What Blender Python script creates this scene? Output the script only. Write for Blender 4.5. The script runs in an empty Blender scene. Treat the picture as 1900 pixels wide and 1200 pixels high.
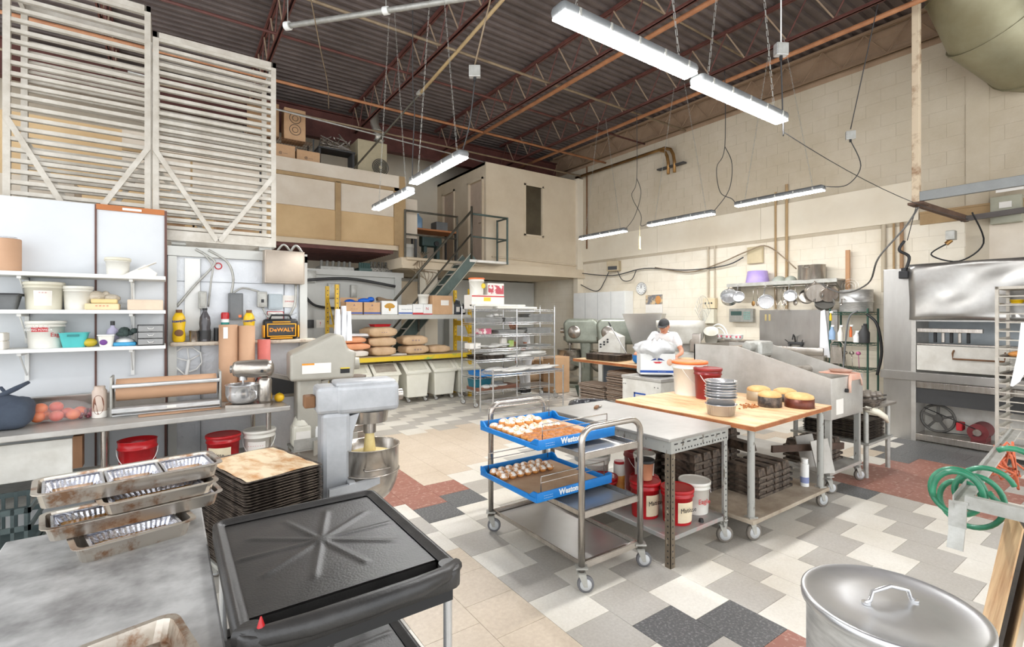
import bpy, bmesh, math, random
from mathutils import Vector, Matrix, Euler
PI = math.pi; R = math.radians
S = bpy.context.scene; C = S.collection
rnd = random.Random(7)

# ---------------------------------------------------------------- camera, world, exposure
cam = bpy.data.cameras.new('camera'); cam.sensor_width = 36.0; cam.lens = 910/1900*36.0
cam.shift_y = -17/1900; cam.clip_start = .05; cam.clip_end = 200
co = bpy.data.objects.new('camera', cam); C.objects.link(co)
co.location = (0, 0, 1.65); co.rotation_euler = (R(90), 0, R(-35)); S.camera = co
w = bpy.data.worlds.new('world'); S.world = w; w.use_nodes = True
bg = w.node_tree.nodes['Background']; bg.inputs[0].default_value = (.93, .96, 1, 1); bg.inputs[1].default_value = 1.75
S.view_settings.view_transform = 'Standard'; S.view_settings.look = 'None'
S.view_settings.gamma = 1; S.view_settings.use_curve_mapping = False
S.view_settings.exposure = 0.74
LAMP = 66.0          # emission strength of the LED diffusers

# ---------------------------------------------------------------- materials
def lin(c): return tuple(((x/255/12.92) if x/255 <= .04045 else ((x/255+.055)/1.055)**2.4) for x in c)
MC = {}
def mat(name, rgb, rough=.5, metal=0, c2=None, sc=8, amt=.5, bump=0, bsc=None, stretch=None, trans=0, alpha=1, coat=0, thr=None, emit=0, world=False, stain=0):
    if name in MC: return MC[name]
    m = bpy.data.materials.new(name); m.use_nodes = True; nt = m.node_tree; b = nt.nodes['Principled BSDF']
    b.inputs['Roughness'].default_value = rough; b.inputs['Metallic'].default_value = metal
    if trans: b.inputs['Transmission Weight'].default_value = trans
    if alpha < 1: b.inputs['Alpha'].default_value = alpha
    if coat: b.inputs['Coat Weight'].default_value = coat
    tc = nt.nodes.new('ShaderNodeTexCoord'); mp = nt.nodes.new('ShaderNodeMapping'); nt.links.new(nt.nodes.new('ShaderNodeNewGeometry').outputs['Position'] if world else tc.outputs['Object'], mp.inputs[0])
    if stretch: mp.inputs['Scale'].default_value = stretch
    n = nt.nodes.new('ShaderNodeTexNoise'); n.inputs['Scale'].default_value = sc; n.inputs['Detail'].default_value = 5
    n.inputs['Roughness'].default_value = .65; nt.links.new(mp.outputs[0], n.inputs[0])
    a = lin(rgb); c = lin(c2) if c2 else tuple(min(1, x*.86) for x in a)
    r = nt.nodes.new('ShaderNodeValToRGB'); e = r.color_ramp.elements
    lo, hi = thr if thr else (.5-.25*amt*1.2, .5+.25)
    e[0].position = lo; e[1].position = hi; e[0].color = (*c, 1); e[1].color = (*a, 1)
    nt.links.new(n.outputs['Fac'], r.inputs[0]); nt.links.new(r.outputs[0], b.inputs['Base Color'])
    if stain:
        n3 = nt.nodes.new('ShaderNodeTexNoise'); n3.inputs['Scale'].default_value = .9; n3.inputs['Detail'].default_value = 6; n3.inputs['Roughness'].default_value = .7; nt.links.new(mp.outputs[0], n3.inputs[0])
        r3 = nt.nodes.new('ShaderNodeValToRGB'); r3.color_ramp.elements[0].position = .34; r3.color_ramp.elements[1].position = .62; k_ = 1-stain; r3.color_ramp.elements[0].color = (k_, k_*.97, k_*.92, 1); r3.color_ramp.elements[1].color = (1, 1, 1, 1)
        mx = nt.nodes.new('ShaderNodeMix'); mx.data_type = 'RGBA'; mx.blend_type = 'MULTIPLY'; mx.inputs[0].default_value = 1
        nt.links.new(n3.outputs['Fac'], r3.inputs[0]); nt.links.new(r.outputs[0], mx.inputs[6]); nt.links.new(r3.outputs[0], mx.inputs[7]); nt.links.new(mx.outputs[2], b.inputs['Base Color'])
    if emit:
        b.inputs['Emission Color'].default_value = (*a, 1); b.inputs['Emission Strength'].default_value = emit
    if bump:
        n2 = nt.nodes.new('ShaderNodeTexNoise'); n2.inputs['Scale'].default_value = bsc or sc*3; n2.inputs['Detail'].default_value = 4
        nt.links.new(mp.outputs[0], n2.inputs[0]); bp = nt.nodes.new('ShaderNodeBump'); bp.inputs['Strength'].default_value = bump
        bp.inputs['Distance'].default_value = .01
        nt.links.new(n2.outputs['Fac'], bp.inputs['Height']); nt.links.new(bp.outputs[0], b.inputs['Normal'])
    MC[name] = m; return m
steel = mat('brushed_steel', (196, 190, 182), .27, .85, (166, 158, 148), 5, stretch=(1, 8, 1), bump=.05, bsc=40)
chrome = mat('chrome', (222, 222, 222), .2, .75, (200, 200, 200), 6)
galv = mat('galvanised', (186, 186, 180), .45, .4, (160, 158, 150), 14, bump=.1)
worn = mat('worn_steel', (200, 198, 192), .4, .4, (160, 154, 146), 3.2, amt=1, bump=.12, bsc=9)
floury = mat('floury_steel', (196, 196, 194), .5, .25, (124, 123, 122), 3.0, thr=(.36, .62), bump=.05, bsc=20)
alu = mat('aluminium', (222, 222, 220), .36, .55, (182, 182, 180), 10, stretch=(1, 1, 6))
rackm = mat('rack_aluminium', (212, 207, 196), .5, .2, (180, 172, 158), 6, bump=.05)
foil = mat('foil', (232, 232, 235), .24, .85, (195, 197, 205), 40, bump=.4, bsc=45)
panm = mat('stained_pan', (196, 188, 176), .28, .8, (150, 116, 90), 14, thr=(.36, .5), bump=.05)
darkpan = mat('dark_bakeware', (112, 96, 82), .55, .25, (50, 43, 38), 12, thr=(.4, .62), bump=.15)
rawpan = mat('baking_tray_edge', (120, 108, 96), .5, .35, (54, 47, 42), 18, thr=(.4, .62))
whitep = mat('white_plastic', (236, 234, 226), .38, 0, (222, 219, 208), 4)
creamp = mat('cream_plastic', (228, 224, 206), .42, 0, (212, 206, 186), 3)
redp = mat('red_plastic', (196, 30, 36), .32, 0, (172, 22, 28), 5)
dredp = mat('dark_red_plastic', (150, 34, 34), .35, 0, (122, 22, 24), 5)
orangep = mat('orange_plastic', (238, 128, 62), .4, 0, (222, 106, 44), 5)
bluep = mat('blue_plastic', (24, 132, 206), .4, 0, (14, 112, 186), 5)
blackp = mat('black_plastic', (40, 40, 41), .42, 0, (28, 28, 29), 5, bump=.08, bsc=90)
cartp = mat('black_cart_plastic', (62, 60, 58), .4, 0, (40, 39, 38), 6, bump=.12, bsc=140)
greyp = mat('grey_plastic', (120, 122, 122), .45, 0, (100, 102, 102), 5)
tealp = mat('teal_plastic', (84, 192, 190), .4); purplep = mat('lilac_plastic', (176, 156, 208), .4, 0, (160, 140, 196))
yellowp = mat('yellow_plastic', (240, 202, 30), .35, 0, (226, 180, 20)); greenp = mat('green_hose', (64, 150, 112), .3, 0, (32, 104, 76), 9)
rubber = mat('rubber', (50, 48, 46), .7, 0, (36, 35, 34)); tyre = mat('grey_rubber', (132, 124, 114), .7, 0, (102, 96, 88), 20)
white = mat('white_paint', (238, 238, 234), .55, 0, (226, 226, 222), 3)
whitepanel = mat('white_wall_panel', (218, 221, 223), .38, 0, (208, 211, 213), 1.5)
emboss = mat('embossed_cooler_panel', (226, 228, 230), .35, .1, (206, 209, 212), 2, bump=.5, bsc=26)
cream = mat('cream_wall', (232, 224, 206), .8, 0, (216, 204, 182), .55, bump=.08, bsc=30)
whiteblk = mat('low_painted_block', (240, 234, 220), .8, 0, (228, 218, 198), .7, bump=.1, bsc=35, world=True, stain=.12)
creamblk = mat('painted_block', (200, 189, 170), .85, 0, (188, 176, 154), .7, bump=.15, bsc=35, world=True, stain=.14)  # upper courses: heat grime, and partly dimmer light put into the tan
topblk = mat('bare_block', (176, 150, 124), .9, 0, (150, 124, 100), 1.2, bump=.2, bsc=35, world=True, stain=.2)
mortar = mat('block_joint', (200, 188, 166), .9); lightjoint = mat('light_joint', (224, 216, 200), .9)
mezzw = mat('mezzanine_board', (222, 208, 184), .7, 0, (204, 187, 160), .8)
tanb = mat('tan_board', (214, 184, 138), .7, 0, (194, 162, 118), 1.1)
whiteb = mat('pale_board', (224, 214, 198), .7, 0, (206, 192, 172), 1.2)
trimm = mat('tan_trim', (178, 150, 108), .7, 0, (158, 130, 92), 3)
greyw = mat('cold_room_panel', (206, 206, 200), .55, 0, (190, 190, 184), 1)
maroon = mat('maroon_steel', (112, 66, 58), .6, .1, (84, 48, 42), 4)
deckm = mat('roof_deck', (116, 104, 100), .6, .15, (86, 76, 72), 1.5)
orangepipe = mat('orange_pipe', (188, 132, 90), .6, 0, (150, 98, 64), 4)
pipem = mat('old_pipe', (166, 148, 122), .5, .3, (128, 110, 88), 4)
copper = mat('brass_pipe', (178, 138, 84), .35, .7, (140, 104, 60), 5)
duct = mat('galvanised_duct', (164, 160, 134), .45, .5, (138, 132, 104), 1.4)
wood = mat('maple_top', (232, 198, 152), .5, 0, (186, 134, 88), 2.6, stretch=(4, 1.2, 1), thr=(.28, .56), bump=.04, stain=.18)
woodedge = mat('wood_edge', (184, 112, 66), .55, 0, (142, 84, 46), 8)
brownw = mat('old_wood', (134, 96, 64), .7, 0, (104, 72, 46), 5, stretch=(1, 1, .3))
card = mat('cardboard', (206, 168, 130), .8, 0, (190, 152, 114), 3); card2 = mat('grey_card', (178, 160, 144), .85, 0, (156, 138, 122), 9)
kraft = mat('kraft_paper', (202, 162, 130), .7, 0, (190, 150, 118), 2); redroll = mat('red_paper', (204, 108, 98), .65)
paper = mat('paper', (240, 236, 228), .8, 0, (228, 223, 214), 4)
bagp = mat('paper_sack', (214, 184, 150), .8, 0, (190, 158, 122), 5, bump=.3, bsc=14); peach = mat('peach_sack', (236, 170, 128), .7, 0, (218, 148, 104), 5, bump=.2)
bagw = mat('white_sack', (228, 222, 212), .7, 0, (208, 200, 190), 5, bump=.3)
green_m = mat('stair_green', (88, 104, 98), .5, .2, (70, 84, 78), 3); railm = mat('railing_steel', (96, 92, 80), .5, .4, (74, 70, 60), 6)
yrack = mat('yellow_rack', (226, 186, 34), .45, 0, (202, 160, 26), 6); ygreen = mat('rack_beam_worn', (222, 190, 44), .5, 0, (126, 176, 96), 3.2, thr=(.38, .46))
mixgrey = mat('mixer_grey', (190, 192, 194), .38, .2, (156, 158, 160), 3); mixbeige = mat('mixer_beige', (178, 174, 162), .42, .15, (162, 158, 146), 3)
mixgreen = mat('mixer_green_grey', (162, 166, 152), .32, .35, (124, 128, 116), 3)
dough = mat('dough', (226, 208, 150), .6, 0, (208, 186, 124), 12, bump=.2)
bread = mat('golden_bun', (230, 170, 98), .6, 0, (204, 134, 66), 9, bump=.15); sugar = mat('icing_sugar', (248, 242, 232), .9, 0, (206, 150, 96), 34, thr=(.42, .54), bump=.3)
caramel = mat('caramel_glaze', (216, 142, 72), .35, 0, (140, 76, 34), 60, bump=.4); sponge = mat('sponge_cake', (226, 192, 136), .8, 0, (204, 160, 102), 10, bump=.2)
crust = mat('baking_paper_stained', (232, 212, 178), .7, 0, (196, 140, 84), 4.5, thr=(.34, .56), bump=.1, stretch=(1, 2.2, 1))
oil = mat('golden_syrup', (206, 150, 52), .25, 0, (178, 120, 34), 10)
black = mat('black', (26, 26, 27), .5); dark = mat('dark_grey', (62, 62, 62), .55); navy = mat('navy', (34, 54, 120), .5); inkb = mat('blue_ink', (38, 84, 168), .5); redi = mat('red_ink', (204, 40, 48), .5)
goldi = mat('gold_ink', (196, 146, 50), .5); orangei = mat('orange_ink', (236, 152, 36), .45); yel = mat('yellow_ink', (240, 208, 60), .5); greeni = mat('green_ink', (120, 190, 60), .5)
glass = mat('clear_glass', (235, 238, 238), .05, 0, trans=.95); film = mat('clear_film', (240, 242, 244), .2, 0, (225, 228, 232), 20, bump=.8, bsc=30, alpha=.35)
frost = mat('frosted_plastic', (226, 228, 226), .4, 0, (210, 212, 210), 5, alpha=.8)
darkglass = mat('dark_glass', (92, 84, 66), .15, 0, (70, 62, 48), 2)
skinm = mat('skin', (212, 158, 130), .55, 0, (196, 138, 112), 12); cloth = mat('white_cloth', (240, 240, 240), .85, 0, (222, 222, 224), 5, bump=.3, bsc=12)
capm = mat('charcoal_cap', (66, 66, 66), .8, 0, (48, 48, 48), 9); hairm = mat('brown_hair', (88, 58, 42), .7, 0, (60, 40, 30), 20, stretch=(1, 1, .2)); jean = mat('grey_trousers', (96, 98, 104), .85)
bluebag = mat('slate_fabric', (74, 84, 98), .85, 0, (58, 66, 80), 5, bump=.3, bsc=20)
dirtyw = mat('scuffed_white', (220, 218, 210), .5, 0, (196, 192, 182), 5, bump=.1, bsc=10)
stain = mat('polished_steel', (206, 205, 202), .33, .75, (184, 182, 178), .9, bump=.3, bsc=2.2)
ovsteel = mat('oven_steel', (192, 190, 186), .3, .8, (160, 156, 150), 1.5, stretch=(1, 1, .3), bump=.06, bsc=3)
ledm = mat('led_diffuser', (255, 255, 255), .5, emit=LAMP)

# ---------------------------------------------------------------- geometry helpers
hubm = mat('wheel_hub', (206, 208, 208), .5)
def rot(ax=0, ay=0, az=0, loc=(0, 0, 0)): return Matrix.Translation(loc) @ Euler((R(ax), R(ay), R(az))).to_matrix().to_4x4()
class G:
    def __init__(s): s.v = []; s.f = []; s.sm = []
    def add(s, v, f, smooth=False, M=None):
        o = len(s.v)
        s.v += [tuple(M @ Vector(p)) if M is not None else tuple(p) for p in v]
        s.f += [tuple(i+o for i in q) for q in f]; s.sm += [smooth]*len(f); return s
    def box(s, x0, x1, y0, y1, z0, z1, M=None):
        v = [(x0,y0,z0),(x1,y0,z0),(x1,y1,z0),(x0,y1,z0),(x0,y0,z1),(x1,y0,z1),(x1,y1,z1),(x0,y1,z1)]
        return s.add(v, [(0,3,2,1),(4,5,6,7),(0,1,5,4),(1,2,6,5),(2,3,7,6),(3,0,4,7)], False, M)
    def cb(s, c, d, M=None):
        return s.box(c[0]-d[0]/2, c[0]+d[0]/2, c[1]-d[1]/2, c[1]+d[1]/2, c[2]-d[2]/2, c[2]+d[2]/2, M)
    def rb(s, x0, x1, y0, y1, z0, z1, r=.01, M=None, seg=2):
        bm = bmesh.new(); bmesh.ops.create_cube(bm, size=1)
        for v in bm.verts: v.co = Vector(((x0+x1)/2+v.co.x*(x1-x0), (y0+y1)/2+v.co.y*(y1-y0), (z0+z1)/2+v.co.z*(z1-z0)))
        bmesh.ops.bevel(bm, geom=bm.edges[:]+bm.verts[:], offset=min(r, .49*min(abs(x1-x0), abs(y1-y0), abs(z1-z0))), segments=seg, profile=.5, affect='EDGES'); smo = r >= .24*min(abs(x1-x0), abs(y1-y0), abs(z1-z0))
        bm.verts.index_update(); s.add([v.co[:] for v in bm.verts], [[v.index for v in f.verts] for f in bm.faces], smo, M); bm.free(); return s
    def cyl(s, p0, p1, r, r1=None, n=14, caps=True, M=None):
        p0 = Vector(p0); p1 = Vector(p1); r1 = r if r1 is None else r1; d = p1-p0
        if d.length < 1e-7: return s
        q = d.to_track_quat('Z', 'Y'); v = []
        for c, rr in ((p0, r), (p1, r1)):
            for i in range(n): a = 2*PI*i/n; v.append(tuple(c+q@Vector((rr*math.cos(a), rr*math.sin(a), 0))))
        s.add(v, [(i, (i+1)%n, n+(i+1)%n, n+i) for i in range(n)], n > 6, M)
        if caps: s.add(v, [tuple(range(n-1, -1, -1)), tuple(range(n, 2*n))], False, M)
        return s
    def bar(s, p0, p1, a, b=None, M=None, up=(0, 0, 1)):
        b = b or a; p0 = Vector(p0); p1 = Vector(p1); d = (p1-p0).normalized(); u = Vector(up)
        if abs(d.dot(u)) > .99: u = Vector((0, 1, 0))
        x = d.cross(u).normalized(); y = x.cross(d)
        v = [tuple(p+x*i*a/2+y*j*b/2) for p in (p0, p1) for i, j in ((-1,-1),(1,-1),(1,1),(-1,1))]
        return s.add(v, [(3,2,1,0),(4,5,6,7),(0,1,5,4),(1,2,6,5),(2,3,7,6),(3,0,4,7)], False, M)
    def tube(s, pts, r, n=8, closed=False, M=None):
        P = [Vector(p) for p in pts]; m = len(P)
        if m < 2: return s
        T = []
        for i in range(m):
            a = P[(i-1) % m] if (closed or i > 0) else P[0]; b = P[(i+1) % m] if (closed or i < m-1) else P[-1]
            t = (b-a); T.append(t.normalized() if t.length > 1e-9 else Vector((0, 0, 1)))
        u = T[0].orthogonal().normalized(); v = []
        for i in range(m):
            u = (u-T[i]*u.dot(T[i])); u = u.normalized() if u.length > 1e-6 else T[i].orthogonal().normalized(); w_ = T[i].cross(u)
            rr = r[i] if isinstance(r, (list, tuple)) else r
            for k in range(n): a = 2*PI*k/n; v.append(tuple(P[i]+(u*math.cos(a)+w_*math.sin(a))*rr))
        f = []
        for i in range(m if closed else m-1):
            j = (i+1) % m
            for k in range(n): f.append((i*n+k, i*n+(k+1) % n, j*n+(k+1) % n, j*n+k))
        if not closed: f += [tuple(range(n-1, -1, -1)), tuple(range((m-1)*n, m*n))]
        return s.add(v, f, n > 5, M)
    def lathe(s, prof, c=(0, 0, 0), n=28, sx=1, sy=1, M=None, cap0=True, cap1=True):
        v = []
        for r, z in prof:
            for i in range(n): a = 2*PI*i/n; v.append((c[0]+r*sx*math.cos(a), c[1]+r*sy*math.sin(a), c[2]+z))
        f = [(j*n+i, j*n+(i+1) % n, (j+1)*n+(i+1) % n, (j+1)*n+i) for j in range(len(prof)-1) for i in range(n)]
        s.add(v, f, True, M)
        e = []
        if cap0: e.append(tuple(range(n-1, -1, -1)))
        if cap1: e.append(tuple(range((len(prof)-1)*n, len(prof)*n)))
        if e: s.add(v, e, False, M)
        return s
    def ell(s, c, r, n=14, m=8, M=None):
        if not isinstance(r, (tuple, list)): r = (r, r, r)
        v = [(c[0], c[1], c[2]-r[2])]
        for j in range(1, m):
            t = -PI/2+PI*j/m
            for i in range(n): a = 2*PI*i/n; v.append((c[0]+r[0]*math.cos(t)*math.cos(a), c[1]+r[1]*math.cos(t)*math.sin(a), c[2]+r[2]*math.sin(t)))
        v.append((c[0], c[1], c[2]+r[2])); L = len(v)-1; f = [(0, 1+(i+1) % n, 1+i) for i in range(n)]
        for j in range(m-2):
            for i in range(n): f.append((1+j*n+i, 1+j*n+(i+1) % n, 1+(j+1)*n+(i+1) % n, 1+(j+1)*n+i))
        f += [(L, 1+(m-2)*n+i, 1+(m-2)*n+(i+1) % n) for i in range(n)]
        return s.add(v, f, True, M)
    def prism(s, poly, h0, h1, M=None, smooth=False):
        n = len(poly); v = [(x, y, h0) for x, y in poly]+[(x, y, h1) for x, y in poly]
        return s.add(v, [tuple(range(n-1, -1, -1)), tuple(range(n, 2*n))]+[(i, (i+1) % n, n+(i+1) % n, n+i) for i in range(n)], smooth, M)
    def ring(s, c, Rr, r, n=28, m=8, M=None, ax='Z'):
        pts = []
        for i in range(n):
            a = 2*PI*i/n; x, y = Rr*math.cos(a), Rr*math.sin(a)
            pts.append((c[0]+x, c[1]+y, c[2]) if ax == 'Z' else ((c[0], c[1]+x, c[2]+y) if ax == 'X' else (c[0]+x, c[1], c[2]+y)))
        return s.tube(pts, r, m, True, M)
    def mesh(s, name, m=None):
        me = bpy.data.meshes.new(name); me.from_pydata(s.v, [], s.f); me.polygons.foreach_set('use_smooth', s.sm); me.update()
        if m: me.materials.append(m)
        return me
    def obj(s, name, m, parent=None, loc=None, rz=0, label=None):
        o = bpy.data.objects.new(name, s.mesh(name, m)); C.objects.link(o)
        if parent: o.parent = parent
        if loc: o.location = loc
        if rz: o.rotation_euler = (0, 0, R(rz))
        if label: o['label'] = label
        return o
def inst(name, me, parent=None, loc=(0, 0, 0), r=(0, 0, 0), sc=None):
    o = bpy.data.objects.new(name, me); C.objects.link(o); o.parent = parent; o.location = loc
    o.rotation_euler = tuple(R(a) for a in r)
    if sc: o.scale = sc
    return o
def tag(o, label, cat, group=None, kind=None):
    o['label'] = label; o['category'] = cat
    if group: o['group'] = group
    if kind: o['kind'] = kind
    return o
def thing(name, label, cat, loc=(0, 0, 0), rz=0, group=None):
    o = bpy.data.objects.new(name, None); C.objects.link(o); o.empty_display_size = .05
    o.location = loc; o.rotation_euler = (0, 0, R(rz)); return tag(o, label, cat, group)
def st(o): o['kind'] = 'structure'; return o
def dup(root, loc, rz=0, label=None, group=None):
    def cp(o, par):
        c = o.copy(); C.objects.link(c); c.parent = par
        for ch in list(o.children): cp(ch, c)
        return c
    r = cp(root, None); r.location = loc; r.rotation_euler = (0, 0, R(rz))
    if label: r['label'] = label
    if group: r['group'] = group
    return r
def text(s, size, m, parent, M, ext=.0008, name='lettering', bold=0, sx=1):
    cu = bpy.data.curves.new('t', 'FONT'); cu.body = s; cu.size = size; cu.extrude = ext; cu.align_x = 'CENTER'; cu.align_y = 'CENTER'
    cu.resolution_u = 2; cu.offset = bold
    t = bpy.data.objects.new('t', cu); C.objects.link(t); bpy.context.view_layer.update()
    me = bpy.data.meshes.new_from_object(t.evaluated_get(bpy.context.evaluated_depsgraph_get()))
    bpy.data.objects.remove(t); me.transform(M @ Matrix.Diagonal((sx, 1, 1, 1))); me.materials.clear(); me.materials.append(m)
    o = bpy.data.objects.new(name, me); C.objects.link(o); o.parent = parent; return o
FR = lambda x, y, z: Matrix.Translation((x, y, z)) @ Euler((R(90), 0, 0)).to_matrix().to_4x4()              # text facing -Y
FX = lambda x, y, z: Matrix.Translation((x, y, z)) @ Euler((R(90), 0, R(-90))).to_matrix().to_4x4()        # text facing -X
def tray_shape(g, L, W, h, t=.004, rim=.012, taper=.02, M=None, r=.02):
    """open pan: rounded rectangle loft, L along x, W along y, base at z=0"""
    def rr(a, b, rad, z):
        p = []
        for cx, cy, a0 in ((a/2-rad, b/2-rad, 0), (-a/2+rad, b/2-rad, 90), (-a/2+rad, -b/2+rad, 180), (a/2-rad, -b/2+rad, 270)):
            for k in range(4): an = R(a0+k*30); p.append((cx+rad*math.cos(an), cy+rad*math.sin(an), z))
        return p
    loops = [rr(L-2*taper, W-2*taper, r, 0), rr(L, W, r, h), rr(L+2*rim, W+2*rim, r+rim*.6, h), rr(L+2*rim, W+2*rim, r+rim*.6, h+t), rr(L-2*t, W-2*t, r, h+t), rr(L-2*taper-2*t, W-2*taper-2*t, r, t)]
    v = sum(loops, []); n = 16; f = [(j*n+i, j*n+(i+1) % n, (j+1)*n+(i+1) % n, (j+1)*n+i) for j in range(5) for i in range(n)]
    f += [tuple(range(n-1, -1, -1)), tuple(range(5*n, 6*n))]
    return g.add(v, f, False, M)
def caster(parent, x, y, z=0, r=.05, tm=None, a=-32):
    """swivel caster: bottom at z, top plate at z+2r+.05; part 'caster' with sub-part 'wheel'"""
    g = G(); h = 2*r; M = rot(az=a, loc=(x, y, z))
    g.box(-.035, .035, -.03, .03, h+.045, h+.055, M); g.cyl((0, 0, h+.02), (0, 0, h+.045), .018, n=10, M=M)
    for sy in (-1, 1): g.prism([(-.025, h+.02), (.025, h+.02), (.035, r-.012), (.012, r-.012)], sy*.02-.002, sy*.02+.002, M @ Euler((R(90), 0, 0)).to_matrix().to_4x4())
    g.box(-.025, .025, -.022, .022, h+.015, h+.022, M)
    o = g.obj('caster', galv, parent)
    wg = G(); wg.lathe([(r*.3, -.014), (r*.86, -.014), (r, -.009), (r, .009), (r*.86, .014), (r*.3, .014)], n=20, M=M @ rot(ax=90, loc=(.024, 0, r)))
    wo = wg.obj('wheel', tm or tyre, o)
    hg = G(); hg.lathe([(r*.05, -.0155), (r*.7, -.0155), (r*.7, .0155), (r*.05, .0155)], n=18, M=M @ rot(ax=90, loc=(.024, 0, r))); hg.add([], []); me_ = hg.mesh('hub', hubm); wo.data.materials.append(hubm)
    nb = len(wo.data.polygons); bm = bmesh.new(); bm.from_mesh(wo.data); bm.from_mesh(me_); bm.to_mesh(wo.data); bm.free()
    for p in wo.data.polygons[nb:]: p.material_index = 1
    return o
def skin(name, V, E, m, parent, sub=2, root=0):
    me = bpy.data.meshes.new(name); me.from_pydata([v[0] for v in V], E, []); o = bpy.data.objects.new(name, me); C.objects.link(o)
    md = o.modifiers.new('s', 'SKIN'); md.use_smooth_shade = True
    for i, v in enumerate(V):
        rr = v[1] if isinstance(v[1], tuple) else (v[1], v[1]); me.skin_vertices[0].data[i].radius = rr
        me.skin_vertices[0].data[i].use_root = (i == root)
    sb = o.modifiers.new('b', 'SUBSURF'); sb.levels = sb.render_levels = sub
    bpy.context.view_layer.update()
    m2 = bpy.data.meshes.new_from_object(o.evaluated_get(bpy.context.evaluated_depsgraph_get())); bpy.data.objects.remove(o)
    m2.name = name; m2.materials.clear(); m2.materials.append(m)
    for p in m2.polygons: p.use_smooth = True
    q = bpy.data.objects.new(name, m2); C.objects.link(q); q.parent = parent; return q
def chain(pts): return pts, [(i, i+1) for i in range(len(pts)-1)]
# ================================================================ SETTING
XW = 9.2
# ---- floor of vinyl tiles
base = G(); base.box(-4, 9.4, -4, 12.6, -.2, -.003); floor = st(base.obj('floor', mortar))
TC = {'white': mat('tile_white', (236, 232, 222), .36, 0, (222, 217, 206), 60, bump=.02, world=True, stain=.16), 'grey': mat('tile_grey', (196, 192, 184), .38, 0, (178, 173, 165), 60, world=True, stain=.16),
      'beige': mat('tile_beige', (222, 208, 188), .4, 0, (206, 190, 170), 40, world=True, stain=.16), 'red': mat('tile_red', (160, 108, 94), .42, 0, (206, 180, 164), 26, thr=(.3, .46), world=True, stain=.2),
      'dark': mat('tile_dark', (92, 92, 92), .4, 0, (140, 140, 138), 70, thr=(.34, .5), world=True)}
W_ = .3235
def cols():
    out = []; x = 4.438
    for k in range(0, 15): out.append((k, x+k*W_, W_))
    for k in range(-1, -5, -1): out.append((k, x+k*W_, W_))
    xh = x-4*W_-W_/2; out.append((-5, xh, W_/2))
    for k in range(-6, -22, -1): out.append((k, xh+(k+5)*W_, W_))
    return out
def tcol(x, y, n, k):
    if 5.4 < x < 6.95 and 1.05 < y < 2.1-max(0, (x-6.5)*.5): return 'red'
    if 5.05 < x < 5.45 and 1.65 < y < 2.1: return 'dark'
    if 6.6 < x < 8.1 and 1.1 < y < 2.4 and y > 2.05-(x-6.6)*.8: return 'dark'
    if 5.4 < x < 5.8 and .85 < y < 1.15: return 'dark'
    if 5.6 < x < 8.2 and 2.1 <= y < 3.6: return 'beige' if (n+k) % 3 == 0 else 'white'
    if (2.0 < x < 2.36 and 3.65 < y < 4.03) or (1.69 < x < 2.0 and 3.5 < y < 3.9): return 'dark'
    if 3.9 < y < 5.0 and .8 < x < 2.0 or (2.0 < x < 2.35 and 4.0 < y < 4.4): return 'red'
    if 1.9 < x < 4.1 and y < 6.4 and y > .7*x+2.72 and y < 6.6: return 'beige'
    if 2.05 < x < 2.5 and 1.36 < y < 1.7: return 'dark'
    if 2.3 < x < 2.65 and 1.0 < y < 1.36: return 'red'
    if 1.0 < x < 1.7 and 1.9 < y < 2.9: return 'beige'
    return 'white' if n % 2 == 0 else 'grey'
tl = []
for k, x, ww in cols():
    for n in range(-16, 44):
        y = 1.43+n*W_+.5*W_*k+.01
        if y < -3.5 or y > 12.2 or x > 9.2: continue
        cx, cy = x+ww/2, y+W_/2; d = cx*.5736+cy*.8192; r_ = cx*.8192-cy*.5736
        vis = d > .8 and abs(r_) < d*1.06 and 910*1.65/d < 660
        tl.append((0 if vis else 1, d, x, y, ww, tcol(cx, cy, n, k)))
tl.sort()
tm_ = {}; g_ = .0012
def tmesh(c, ww):
    if (c, ww) not in tm_:
        q = G(); q.box(g_, ww-g_, g_, W_-g_, -.003, 0); tm_[(c, ww)] = q.mesh('tile', TC[c])
    return tm_[(c, ww)]
near = [t for t in tl if t[0] == 0][:300]; rest = tl[len(near):] if len(near) < 300 else [t for t in tl if t not in near]
for v_, d, x, y, ww, c in near: inst('tile', tmesh(c, ww), floor, (x, y, 0))
q = G(); fm = []
for v_, d, x, y, ww, c in rest: q.box(x+g_, x+ww-g_, y+g_, y+W_-g_, -.003, 0); fm += [c]*6
fo = q.obj('tile_field', None, floor); fo['kind'] = 'stuff'; ks = list(TC)
for k in ks: fo.data.materials.append(TC[k])
for p, c in zip(fo.data.polygons, fm): p.material_index = ks.index(c)

# ---- right wall of painted blocks
g = G(); g.box(XW+.004, XW+.25, -4, 12.6, 0, 6.3); wr = st(g.obj('wall_right', mortar))
bl = []
for j in range(31):
    z = j*.2; off = .2*(j % 2)
    for i in range(-8, 32):
        y = i*.4+off
        d = XW*.5736+(y+.2)*.8192
        if y+.4 > 12.5: continue
        behind = (z < 2.0 and y < 5.4) or y < .4 or (y > 9.4)
        bl.append((1 if behind else 0, d, y, z))
bl.sort(); qm = {}
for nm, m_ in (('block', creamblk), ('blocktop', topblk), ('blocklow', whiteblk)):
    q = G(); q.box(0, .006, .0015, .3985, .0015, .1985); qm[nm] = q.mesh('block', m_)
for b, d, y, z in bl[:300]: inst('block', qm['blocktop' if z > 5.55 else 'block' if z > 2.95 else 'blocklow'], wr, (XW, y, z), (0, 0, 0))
q = G(); fm = []
for b, d, y, z in bl[300:]: q.box(XW, XW+.006, y+.0015, y+.3985, z+.0015, z+.1985); fm += [1 if z > 5.55 else 0 if z > 2.95 else 2]*6
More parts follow.
